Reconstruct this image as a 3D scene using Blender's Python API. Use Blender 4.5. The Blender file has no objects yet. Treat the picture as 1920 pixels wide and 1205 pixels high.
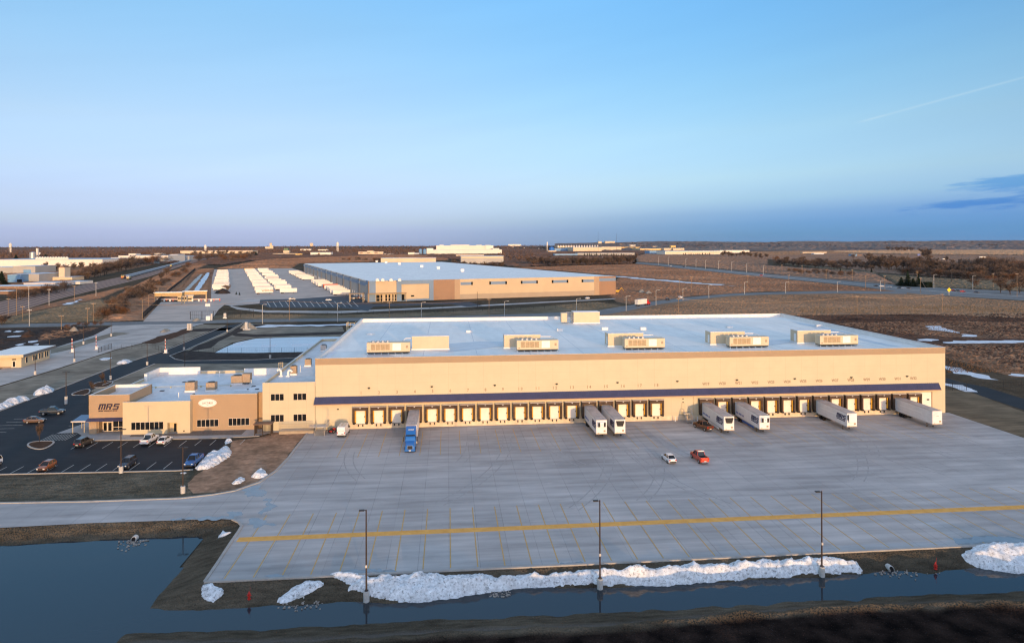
import bpy, math, random
import numpy as np
from mathutils import Vector, Matrix, noise
from mathutils.geometry import tessellate_polygon
R = math.radians
sc = bpy.context.scene
COL = sc.collection
rnd = random.Random(7)
# ---------------------------------------------------------------- camera model: a pixel of the 1920x1205 photograph and a height give a place in the world
CH = 46.5; CF = 1280.0; CY = 458.0; ROLL = 0.0026; TH = math.atan(120/1280)
FW = (math.sin(TH), math.cos(TH)); RT = (math.cos(TH), -math.sin(TH))
CR, SR = math.cos(ROLL), math.sin(ROLL)
def P(px, py, z=0.0):
    a = px-960; b = py-CY
    u = (a*CR-b*SR)/CF; v = (a*SR+b*CR)/CF
    D = (CH-z)/v
    return (D*(FW[0]+u*RT[0]), D*(FW[1]+u*RT[1]))
def PD(px, D):
    u = (px-960)/CF
    return (D*(FW[0]+u*RT[0]), D*(FW[1]+u*RT[1]))
def depth(x, y): return x*FW[0]+y*FW[1]
def ZH(px, py, x, y):
    a = px-960; b = py-CY
    return CH-(a*SR+b*CR)/CF*depth(x, y)
def PP(pts, z=0.0): return [P(a, b, z) for a, b in pts]

# ---------------------------------------------------------------- materials
MATS = {}
def mat(name, col, rough=0.7, var=0.12, scale=1.0, col2=None, bump=0.0, metal=0.0, spec=0.3, coat=0.0, space='Object', stretch=(1,1,1), detail=4.0, fine=None, relief=None):
    if name in MATS: return MATS[name]
    m = bpy.data.materials.new(name); m.use_nodes = True
    nt = m.node_tree; n = nt.nodes; l = nt.links
    b = n['Principled BSDF']
    b.inputs['Roughness'].default_value = rough; b.inputs['Metallic'].default_value = metal
    b.inputs['Specular IOR Level'].default_value = spec
    b.inputs['Coat Weight'].default_value = coat; b.inputs['Coat Roughness'].default_value = 0.08
    if space == 'World':
        tc = n.new('ShaderNodeNewGeometry'); out = tc.outputs['Position']
    else:
        tc = n.new('ShaderNodeTexCoord'); out = tc.outputs['Object']
    mp = n.new('ShaderNodeMapping'); mp.inputs['Scale'].default_value = stretch
    l.new(out, mp.inputs['Vector'])
    nz = n.new('ShaderNodeTexNoise'); nz.inputs['Scale'].default_value = scale; nz.inputs['Detail'].default_value = detail; nz.inputs['Roughness'].default_value = 0.62
    l.new(mp.outputs['Vector'], nz.inputs['Vector'])
    rp = n.new('ShaderNodeValToRGB')
    c2 = col2 if col2 else tuple(min(1, c*(1+var)) for c in col)
    c1 = tuple(c*(1-var) for c in col) if not col2 else col
    rp.color_ramp.elements[0].position = 0.33; rp.color_ramp.elements[1].position = 0.67
    rp.color_ramp.elements[0].color = (*c1, 1); rp.color_ramp.elements[1].color = (*c2, 1)
    l.new(nz.outputs['Fac'], rp.inputs['Fac'])
    last = rp.outputs['Color']
    if fine:
        n2 = n.new('ShaderNodeTexNoise'); n2.inputs['Scale'].default_value = fine[0]; n2.inputs['Detail'].default_value = 3
        m2 = n.new('ShaderNodeMapping'); m2.inputs['Scale'].default_value = fine[2] if len(fine) > 2 else (1,1,1)
        l.new(out, m2.inputs['Vector']); l.new(m2.outputs['Vector'], n2.inputs['Vector'])
        mr = n.new('ShaderNodeMapRange'); mr.inputs['From Min'].default_value = 0.3; mr.inputs['From Max'].default_value = 0.7
        mr.inputs['To Min'].default_value = 1-fine[1]; mr.inputs['To Max'].default_value = 1+fine[1]
        l.new(n2.outputs['Fac'], mr.inputs['Value'])
        mx = n.new('ShaderNodeVectorMath'); mx.operation = 'SCALE'
        l.new(last, mx.inputs[0]); l.new(mr.outputs['Result'], mx.inputs['Scale']); last = mx.outputs['Vector']
    l.new(last, b.inputs['Base Color'])
    if bump:
        bp = n.new('ShaderNodeBump'); bp.inputs['Strength'].default_value = bump; bp.inputs['Distance'].default_value = 0.1
        l.new(nz.outputs['Fac'], bp.inputs['Height']); l.new(bp.outputs['Normal'], b.inputs['Normal'])
    if relief:
        # standing stems and blades: the surface is made of small upright facets that catch a low sun
        n3 = n.new('ShaderNodeTexNoise'); n3.inputs['Scale'].default_value = relief[0]; n3.inputs['Detail'].default_value = 3
        l.new(out, n3.inputs['Vector']); s3 = n.new('ShaderNodeVectorMath'); s3.operation = 'SUBTRACT'; l.new(n3.outputs['Color'], s3.inputs[0]); s3.inputs[1].default_value = (.5,.5,.5)
        m3 = n.new('ShaderNodeVectorMath'); m3.operation = 'MULTIPLY'; l.new(s3.outputs['Vector'], m3.inputs[0]); m3.inputs[1].default_value = (relief[1]*10,relief[1]*10,0)
        a3 = n.new('ShaderNodeVectorMath'); a3.operation = 'ADD'; l.new(m3.outputs['Vector'], a3.inputs[0]); gg = n.new('ShaderNodeNewGeometry'); l.new(gg.outputs['Normal'], a3.inputs[1])
        nn = n.new('ShaderNodeVectorMath'); nn.operation = 'NORMALIZE'; l.new(a3.outputs['Vector'], nn.inputs[0]); l.new(nn.outputs['Vector'], b.inputs['Normal'])
        b.inputs['Specular IOR Level'].default_value = 0.0
    MATS[name] = m
    return m
def panel_lines(m, axis, period, width, dark, amount=0.75, second=None):
    """thin joints between wall panels, part of the wall's own colour"""
    nt = m.node_tree; n = nt.nodes; l = nt.links; b = n['Principled BSDF']
    src = b.inputs['Base Color'].links[0].from_socket
    tc = n.new('ShaderNodeTexCoord'); sp = n.new('ShaderNodeSeparateXYZ'); l.new(tc.outputs['Object'], sp.inputs[0])
    fac = None
    for ax, pe, wi in [(axis, period, width)]+([second] if second else []):
        d = n.new('ShaderNodeMath'); d.operation = 'DIVIDE'; d.inputs[1].default_value = pe; l.new(sp.outputs[ax], d.inputs[0])
        f = n.new('ShaderNodeMath'); f.operation = 'FRACT'; l.new(d.outputs[0], f.inputs[0])
        c = n.new('ShaderNodeMath'); c.operation = 'LESS_THAN'; c.inputs[1].default_value = wi/pe; l.new(f.outputs[0], c.inputs[0])
        if fac is None: fac = c.outputs[0]
        else:
            a = n.new('ShaderNodeMath'); a.operation = 'MAXIMUM'; l.new(fac, a.inputs[0]); l.new(c.outputs[0], a.inputs[1]); fac = a.outputs[0]
    mu = n.new('ShaderNodeMath'); mu.operation = 'MULTIPLY'; mu.inputs[1].default_value = amount; l.new(fac, mu.inputs[0])
    mx = n.new('ShaderNodeMix'); mx.data_type = 'RGBA'
    l.new(mu.outputs[0], mx.inputs[0]); l.new(src, mx.inputs[6]); mx.inputs[7].default_value = (*dark, 1)
    l.new(mx.outputs[2], b.inputs['Base Color'])
    return m

# ---------------------------------------------------------------- mesh builder and scene helpers
class MB:
    def __init__(s): s.v = []; s.f = []; s.m = []
    def add(s, vs, fs, mi=0):
        o = len(s.v); s.v += [tuple(v) for v in vs]
        for f in fs: s.f.append(tuple(i+o for i in f)); s.m.append(mi)
        return s
    def box(s, x0, y0, z0, x1, y1, z1, mi=0):
        return s.add([(x0,y0,z0),(x1,y0,z0),(x1,y1,z0),(x0,y1,z0),(x0,y0,z1),(x1,y0,z1),(x1,y1,z1),(x0,y1,z1)],
                     [(0,3,2,1),(4,5,6,7),(0,1,5,4),(1,2,6,5),(2,3,7,6),(3,0,4,7)], mi)
    def prism(s, poly, z0, z1, mi=0, top=None):
        a = sum(poly[i][0]*poly[(i+1) % len(poly)][1]-poly[(i+1) % len(poly)][0]*poly[i][1] for i in range(len(poly)))
        if a < 0: poly = poly[::-1]
        k = len(poly); o = len(s.v)
        s.add([(x,y,z0) for x,y in poly]+[(x,y,z1) for x,y in poly], [(i,(i+1) % k,(i+1) % k+k,i+k) for i in range(k)], mi)
        s.f.append(tuple(o+k+i for i in range(k))); s.m.append(mi if top is None else top)
        s.f.append(tuple(o+i for i in reversed(range(k)))); s.m.append(mi)
        return s
    def sheet(s, poly, z, mi=0):
        a = sum(poly[i][0]*poly[(i+1) % len(poly)][1]-poly[(i+1) % len(poly)][0]*poly[i][1] for i in range(len(poly)))
        if a < 0: poly = poly[::-1]
        tris = tessellate_polygon([[Vector((x,y,0)) for x,y in poly]])
        fs = []
        for t in tris:
            p = [poly[i] for i in t]
            ar = (p[1][0]-p[0][0])*(p[2][1]-p[0][1])-(p[2][0]-p[0][0])*(p[1][1]-p[0][1])
            fs.append(tuple(t) if ar > 0 else tuple(reversed(t)))
        return s.add([(x,y,z) for x,y in poly], fs, mi)
    def tube(s, p, q, r0, r1=None, n=6, mi=0, cap=True):
        r1 = r0 if r1 is None else r1
        p = Vector(p); q = Vector(q); d = (q-p).normalized()
        a = d.orthogonal().normalized(); b = d.cross(a); vs = []
        for c, r in ((p, r0), (q, r1)):
            for i in range(n):
                t = 2*math.pi*i/n; vs.append(c+a*(r*math.cos(t))+b*(r*math.sin(t)))
        fs = [(i,(i+1) % n,(i+1) % n+n,i+n) for i in range(n)]
        if cap: fs += [tuple(range(n-1,-1,-1)), tuple(range(n,2*n))]
        return s.add(vs, fs, mi)
    def path(s, pts, r, n=5, mi=0):
        for i in range(len(pts)-1): s.tube(pts[i], pts[i+1], r, r, n, mi)
        return s
    def loft(s, secs, mi=0, cap=True, mats=None):
        k = len(secs[0]); o = len(s.v)
        for sec in secs: s.v += [tuple(p) for p in sec]
        for j in range(len(secs)-1):
            for i in range(k):
                s.f.append((o+j*k+i, o+j*k+(i+1) % k, o+(j+1)*k+(i+1) % k, o+(j+1)*k+i)); s.m.append(mats[i] if mats else mi)
        if cap:
            s.f.append(tuple(o+i for i in reversed(range(k)))); s.m.append(mi)
            s.f.append(tuple(o+(len(secs)-1)*k+i for i in range(k))); s.m.append(mi)
        return s
    def build(s, name, mats, parent=None, loc=(0,0,0), rz=0.0, smooth=False, bevel=0.0):
        me = bpy.data.meshes.new(name); me.from_pydata(s.v, [], s.f); 
        if not isinstance(mats, (list, tuple)): mats = [mats]
        for m in mats: me.materials.append(m)
        if len(mats) > 1: me.polygons.foreach_set('material_index', s.m)
        if smooth: me.polygons.foreach_set('use_smooth', [True]*len(me.polygons))
        me.update()
        return link(name, me, parent, loc, rz, bevel)
def link(name, me, parent=None, loc=(0,0,0), rz=0.0, bevel=0.0):
    o = bpy.data.objects.new(name, me); COL.objects.link(o); o.location = loc; o.rotation_euler = (0,0,rz)
    if parent is not None: o.parent = parent
    if bevel:
        bv = o.modifiers.new('edges', 'BEVEL'); bv.width = bevel; bv.segments = 2; bv.limit_method = 'ANGLE'
    return o
def tag(o, label, cat, group=None):
    o['label'] = label; o['category'] = cat
    if group: o['group'] = group
    return o
def thing(name, label, cat, loc=(0,0,0), rz=0.0, group=None):
    o = bpy.data.objects.new(name, None); COL.objects.link(o); o.location = loc; o.rotation_euler = (0,0,rz); o.empty_display_size = 0.5
    return tag(o, label, cat, group)
def struct(o, kind='structure'):
    o['kind'] = kind; return o
def dup(root, loc, rz=None, label=None, group=None, scale=None):
    def cp(o, parent):
        c = o.copy(); COL.objects.link(c)
        if parent is not None: c.parent = parent
        for ch in list(o.children): cp(ch, c)
        return c
    r = cp(root, None); r.location = loc
    if rz is not None: r.rotation_euler = (0,0,rz)
    if label: r['label'] = label
    if group: r['group'] = group
    if scale: r.scale = scale
    return r
def text(name, body, size, m, parent, loc, rot, ext=0.03, shear=0.0, off=0.0, sx=1.0, align='CENTER'):
    cu = bpy.data.curves.new('t', 'FONT'); cu.body = body; cu.size = size; cu.shear = shear; cu.offset = off; cu.extrude = ext; cu.align_x = align; cu.align_y = 'CENTER'; cu.resolution_u = 2
    t = bpy.data.objects.new('t', cu); COL.objects.link(t)
    dg = bpy.context.evaluated_depsgraph_get(); dg.update()
    me = bpy.data.meshes.new_from_object(t.evaluated_get(dg)); bpy.data.objects.remove(t); bpy.data.curves.remove(cu)
    me.name = name; me.materials.clear(); me.materials.append(m)
    o = bpy.data.objects.new(name, me); COL.objects.link(o); o.location = loc; o.rotation_euler = rot; o.scale = (sx,1,1)
    if parent is not None: o.parent = parent
    return o
def smooth_poly(pts, it=2):
    for _ in range(it):
        o = []
        for i in range(len(pts)):
            a = pts[i]; b = pts[(i+1) % len(pts)]; o += [(a[0]*.75+b[0]*.25, a[1]*.75+b[1]*.25), (a[0]*.25+b[0]*.75, a[1]*.25+b[1]*.75)]
        pts = o
    return pts
def fbm(x, y, z=0.0, o=4): return noise.fractal(Vector((x,y,z)), 1.0, 2.1, o)

# ---------------------------------------------------------------- palette
cream = mat('cream_panel', (0.57,0.488,0.33), 0.55, 0.035, 0.25); panel_lines(cream, 0, 4.5, 0.07, (0.42,0.34,0.23), 0.5, (2, 1.9, 0.03))
cream2 = mat('cream_plain', (0.60,0.478,0.305), 0.55, 0.03, 0.3)
tan = mat('tan_panel', (0.39,0.27,0.165), 0.6, 0.03, 0.3); panel_lines(tan, 2, 0.62, 0.035, (0.36,0.23,0.14), 0.45)
tanband = mat('tan_band', (0.355,0.255,0.16), 0.6, 0.04, 0.2); panel_lines(tanband, 0, 3.05, 0.05, (0.38,0.25,0.15), 0.5)
roofm = mat('white_membrane', (0.88,0.84,0.765), 0.6, 0.05, 0.06, fine=(0.5,0.05,(1,0.2,1)), spec=0.25)
roofl = mat('weathered_membrane', (0.70,0.69,0.675), 0.6, 0.13, 0.12, fine=(0.9,0.08))
parw = mat('parapet_white', (0.80,0.76,0.72), 0.6, 0.06, 0.5)
flash = mat('edge_flashing', (0.62,0.56,0.50), 0.4, 0.06, 0.8)
navy = mat('navy_metal', (0.04,0.044,0.10), 0.42, 0.12, 0.6, spec=0.4)
glass = mat('dark_glass', (0.012,0.014,0.016), 0.06, 0.5, 0.5, spec=0.45)
alum = mat('window_frame', (0.72,0.60,0.46), 0.4, 0.05)
darkfoam = mat('dock_foam', (0.075,0.048,0.033), 0.85, 0.35, 1.5)
shelter_in = mat('dock_black', (0.02,0.017,0.016), 0.85, 0.3, 1.0)
yellowp = mat('yellow_paint', (0.70,0.36,0.03), 0.5, 0.15, 2.0)
doorw = mat('dock_door_white', (0.80,0.73,0.62), 0.5, 0.04, 1.0)
rubber = mat('rubber', (0.022,0.02,0.02), 0.85, 0.3, 3.0)
whitep = mat('white_paint', (0.78,0.76,0.73), 0.4, 0.05, 0.4, spec=0.4)
trailerw = mat('trailer_white', (0.72,0.70,0.68), 0.42, 0.08, 0.35, fine=(1.2,0.05,(1,0.3,2)), spec=0.4)
trailertop = mat('trailer_roof', (0.46,0.40,0.37), 0.5, 0.18, 0.5, fine=(1.0,0.12,(3,0.3,1)))
steel = mat('galvanised_steel', (0.42,0.42,0.42), 0.45, 0.15, 1.5, metal=0.6)
darkmet = mat('dark_metal', (0.028,0.024,0.022), 0.5, 0.2, 1.0)
bronze = mat('bronze_pole', (0.05,0.032,0.024), 0.5, 0.15, 1.0)
concb = mat('concrete_base', (0.52,0.49,0.45), 0.85, 0.12, 1.5)
chrome = mat('chrome', (0.75,0.75,0.76), 0.12, 0.03, 1, metal=1.0)
wood = mat('weathered_wood', (0.30,0.20,0.12), 0.85, 0.2, 1.0, stretch=(1,1,0.2))
greypole = mat('grey_pole', (0.50,0.47,0.43), 0.6, 0.1)
redp = mat('red_paint', (0.55,0.03,0.02), 0.45, 0.12, 2)
orangep = mat('orange_paint', (0.72,0.13,0.02), 0.45, 0.12, 2)
unitc = mat('unit_cream', (0.60,0.48,0.32), 0.5, 0.05, 0.6)
coil = mat('coil_grille', (0.42,0.31,0.18), 0.6, 0.2, 2.0); panel_lines(coil, 0, 0.25, 0.08, (0.25,0.17,0.09), 0.7)
coilp = mat('coil_panel_pale', (0.78,0.74,0.66), 0.5, 0.05, 1.0)
brickt = mat('roof_unit_tan', (0.40,0.29,0.19), 0.6, 0.15, 2.0); panel_lines(brickt, 2, 0.22, 0.06, (0.22,0.15,0.10), 0.6)
# ================================================================ THE GROUND
WZ = -1.5
YW = 175.5
YARD = [(-33.6,98.0),(136.8,98.0),(136.8,YW),(-33.4,YW)]+PP([(577,812),(556,838),(541,858),(518,882),(486,904),(440,920),(400,927),(340,934),(170,940),(0,943),(-120,946)])+PP([(-120,995),(0,989),(170,980),(330,975),(410,972),(436,974),(450,980),(453,988)])
WATER = [(-60,1019),(0,1022),(90,1017),(180,1012),(260,1008),(330,1005),(383,1004),(372,1028),(352,1050),(338,1072),(318,1095),(300,1115),(277,1141),(330,1143),(400,1141),(455,1143),(510,1132),(560,1136),(640,1126),(690,1130),(760,1129),(830,1118),(900,1111),(1000,1098),(1060,1101),(1150,1101),(1250,1096),(1320,1090),(1400,1087),(1480,1083),(1560,1081),(1640,1071),(1700,1069),(1735,1074),(1790,1071),(1840,1064),(1920,1061),(2050,1054),
         (2050,1098),(1920,1107),(1760,1114),(1600,1122),(1460,1130),(1320,1138),(1200,1145),(1100,1150),(880,1159),(700,1168),(480,1180),(300,1185),(235,1188),(212,1207)]
wpoly = PP(WATER, WZ)+[(-50,74.5),(-140,74.5),(-140,107)]
def sdist(X, Y, poly):
    """signed distance to a polygon, positive outside"""
    d = np.full(X.shape, 1e9); ins = np.zeros(X.shape, bool); k = len(poly)
    for i in range(k):
        ax, ay = poly[i]; bx, by = poly[(i+1) % k]; ex, ey = bx-ax, by-ay
        t = np.clip(((X-ax)*ex+(Y-ay)*ey)/(ex*ex+ey*ey+1e-9), 0, 1)
        d = np.minimum(d, np.hypot(X-ax-t*ex, Y-ay-t*ey))
        c = (ay > Y) != (by > Y)
        with np.errstate(divide='ignore', invalid='ignore'):
            ins ^= c & (X < ex*(Y-ay)/(ey if abs(ey) > 1e-9 else 1e-9)+ax)
    return np.where(ins, -d, d)
def vnoise(X, Y, s, seed=0, o=3):
    f = np.frompyfunc(lambda a, b: noise.fractal(Vector((a/s, b/s, seed)), 1.0, 2.0, o), 2, 1)
    return f(X, Y).astype(float)
def ground_z(X, Y):
    X = np.asarray(X, float); Y = np.asarray(Y, float)
    Z = np.zeros(X.shape)
    near = (Y > 20) & (Y < 125) & (X > -170) & (X < 260)
    if near.any():
        x, y = X[near], Y[near]
        nz = vnoise(x, y, 4.0, 3.1); n2 = vnoise(x, y, 16.0, 8.4)
        sd = sdist(x, y, wpoly)+nz*0.45
        dy = np.maximum(0, sdist(x, y, YARD)-0.4)
        z = np.where(sd > 0, np.minimum(0.0, np.maximum(WZ+sd*0.215, WZ*dy/(dy+np.maximum(sd,0.01)))), np.maximum(WZ-0.7, WZ+sd*0.3))
        bank = (z < -0.02)
        z = z+np.where(bank & (sd > 0), nz*0.06, 0)
        # the low ridge of the gravel berm south of the channel and an unseen earth ridge added further south to shade the bank
        crest = np.interp(x, CREST_X, CREST_Y)
        z = z+np.interp(x,[-40,5,30,60],[.35,.42,.75,.9])*np.exp(-((y-crest)/0.9)**2)*np.clip((x+48)/20, 0, 1)*np.where(sd > 3.5, 1, 0)*(1+0.5*nz)
        soil = y < crest-0.6
        z = z+np.where(soil, nz*0.12, 0)
        z = z+(2.6+0.9*n2+0.25*nz)*np.interp(x,[-20,8,42,90],[1,1,.62,.5])*np.exp(-((y-60)/6.0)**2)
        z = z+np.where((sd > 6) & (y > crest+1) & (y < 98), nz*0.04, 0)
        Z[near] = z
    return Z
crest_w = PP([(215,1207),(577,1204),(880,1184),(1180,1175),(1215,1170),(1320,1156),(1500,1143),(1700,1134),(1830,1128),(1950,1130)], 0.2)
CREST_X = [p[0] for p in crest_w]; CREST_Y = [p[1] for p in crest_w]
def gz(x, y): return float(ground_z(np.array([x]), np.array([y]))[0])
xs = np.concatenate([[-30000,-14000,-6000,-3000,-1500,-800,-450,-280,-200,-160], np.arange(-140,-60,1.2), np.arange(-60,112,0.6), np.arange(112,190,1.2), [200,230,300,450,800,1500,3000,6000,14000,30000]])
ys = np.concatenate([[-9000,-2000,-400,-100,0,20,30], np.arange(40,74,1.5), np.arange(74,104,0.45), np.arange(104,126,1.5), [130,150,200,300,450,700,1100,1800,3000,5000,8000,13000,20000]])
GX, GY = np.meshgrid(xs, ys)
GZ = ground_z(GX, GY)
nx, ny = len(xs), len(ys)
verts = np.stack([GX.ravel(), GY.ravel(), GZ.ravel()], 1)
ii = np.arange(nx*ny).reshape(ny, nx)
quads = np.stack([ii[:-1,:-1].ravel(), ii[:-1,1:].ravel(), ii[1:,1:].ravel(), ii[1:,:-1].ravel()], 1)
me = bpy.data.meshes.new('ground'); me.from_pydata(verts.tolist(), [], quads.tolist())
def ground_mat():
    """dry late-winter turf with olive, straw and bare patches; dark topsoil south of the berm"""
    m = mat('dry_turf', (0.075,0.060,0.042), 0.95, 0.1, 0.035, col2=(0.14,0.108,0.075), space='World', relief=(5.0,0.5), fine=(0.9,0.3,(0.35,1.3,1)), bump=0.0, spec=0.1)
    nt = m.node_tree; n = nt.nodes; l = nt.links; b = n['Principled BSDF']
    src = b.inputs['Base Color'].links[0].from_socket
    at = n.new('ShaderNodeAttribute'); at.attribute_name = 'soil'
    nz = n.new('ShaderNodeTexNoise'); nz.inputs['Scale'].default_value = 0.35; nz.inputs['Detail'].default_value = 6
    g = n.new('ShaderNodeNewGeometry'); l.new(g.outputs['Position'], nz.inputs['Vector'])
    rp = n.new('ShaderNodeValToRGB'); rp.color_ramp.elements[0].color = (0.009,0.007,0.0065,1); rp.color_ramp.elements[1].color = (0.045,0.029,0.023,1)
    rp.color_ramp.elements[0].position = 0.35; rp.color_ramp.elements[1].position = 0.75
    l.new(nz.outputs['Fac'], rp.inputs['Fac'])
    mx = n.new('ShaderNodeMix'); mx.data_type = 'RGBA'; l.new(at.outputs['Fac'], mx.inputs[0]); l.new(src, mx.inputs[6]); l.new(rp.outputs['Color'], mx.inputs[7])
    # gravel strip on the berm
    a2 = n.new('ShaderNodeAttribute'); a2.attribute_name = 'gravel'
    m2 = n.new('ShaderNodeMix'); m2.data_type = 'RGBA'; l.new(a2.outputs['Fac'], m2.inputs[0]); l.new(mx.outputs[2], m2.inputs[6]); m2.inputs[7].default_value = (0.155,0.13,0.11,1)
    l.new(m2.outputs[2], b.inputs['Base Color'])
    return m
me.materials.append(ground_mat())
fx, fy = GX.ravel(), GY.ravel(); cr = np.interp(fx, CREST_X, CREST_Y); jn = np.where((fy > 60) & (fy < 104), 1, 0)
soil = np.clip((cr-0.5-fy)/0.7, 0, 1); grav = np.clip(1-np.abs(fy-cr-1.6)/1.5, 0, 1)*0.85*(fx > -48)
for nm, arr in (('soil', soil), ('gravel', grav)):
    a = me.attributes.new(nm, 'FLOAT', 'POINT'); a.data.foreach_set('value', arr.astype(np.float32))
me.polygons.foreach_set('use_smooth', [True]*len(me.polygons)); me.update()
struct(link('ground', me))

# water
def water_mat():
    m = bpy.data.materials.new('pond_water'); m.use_nodes = True; n = m.node_tree.nodes; l = m.node_tree.links; b = n['Principled BSDF']
    b.inputs['Base Color'].default_value = (0.024,0.030,0.036,1); b.inputs['Roughness'].default_value = 0.03; b.inputs['IOR'].default_value = 1.33
    nz = n.new('ShaderNodeTexNoise'); nz.inputs['Scale'].default_value = 0.5; nz.inputs['Detail'].default_value = 5
    g = n.new('ShaderNodeNewGeometry'); mp = n.new('ShaderNodeMapping'); mp.inputs['Scale'].default_value = (0.5,2.0,1); l.new(g.outputs['Position'], mp.inputs['Vector']); l.new(mp.outputs['Vector'], nz.inputs['Vector'])
    bp = n.new('ShaderNodeBump'); bp.inputs['Strength'].default_value = 0.05; bp.inputs['Distance'].default_value = 0.1
    wn = n.new('ShaderNodeTexNoise'); wn.inputs['Scale'].default_value = 0.07; wn.inputs['Detail'].default_value = 5; l.new(mp.outputs['Vector'], wn.inputs['Vector']); wr = n.new('ShaderNodeMapRange'); wr.inputs['From Min'].default_value = .4; wr.inputs['From Max'].default_value = .75; wr.inputs['To Min'].default_value = .02; wr.inputs['To Max'].default_value = .16; l.new(wn.outputs['Fac'], wr.inputs['Value']); l.new(wr.outputs['Result'], b.inputs['Roughness'])
    l.new(nz.outputs['Fac'], bp.inputs['Height']); l.new(bp.outputs['Normal'], b.inputs['Normal'])
    return m
struct(MB().sheet([(-150,70.5),(200,70.5),(200,106),(-40,106),(-40,122),(-150,122)], WZ).build('water', water_mat()))

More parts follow.
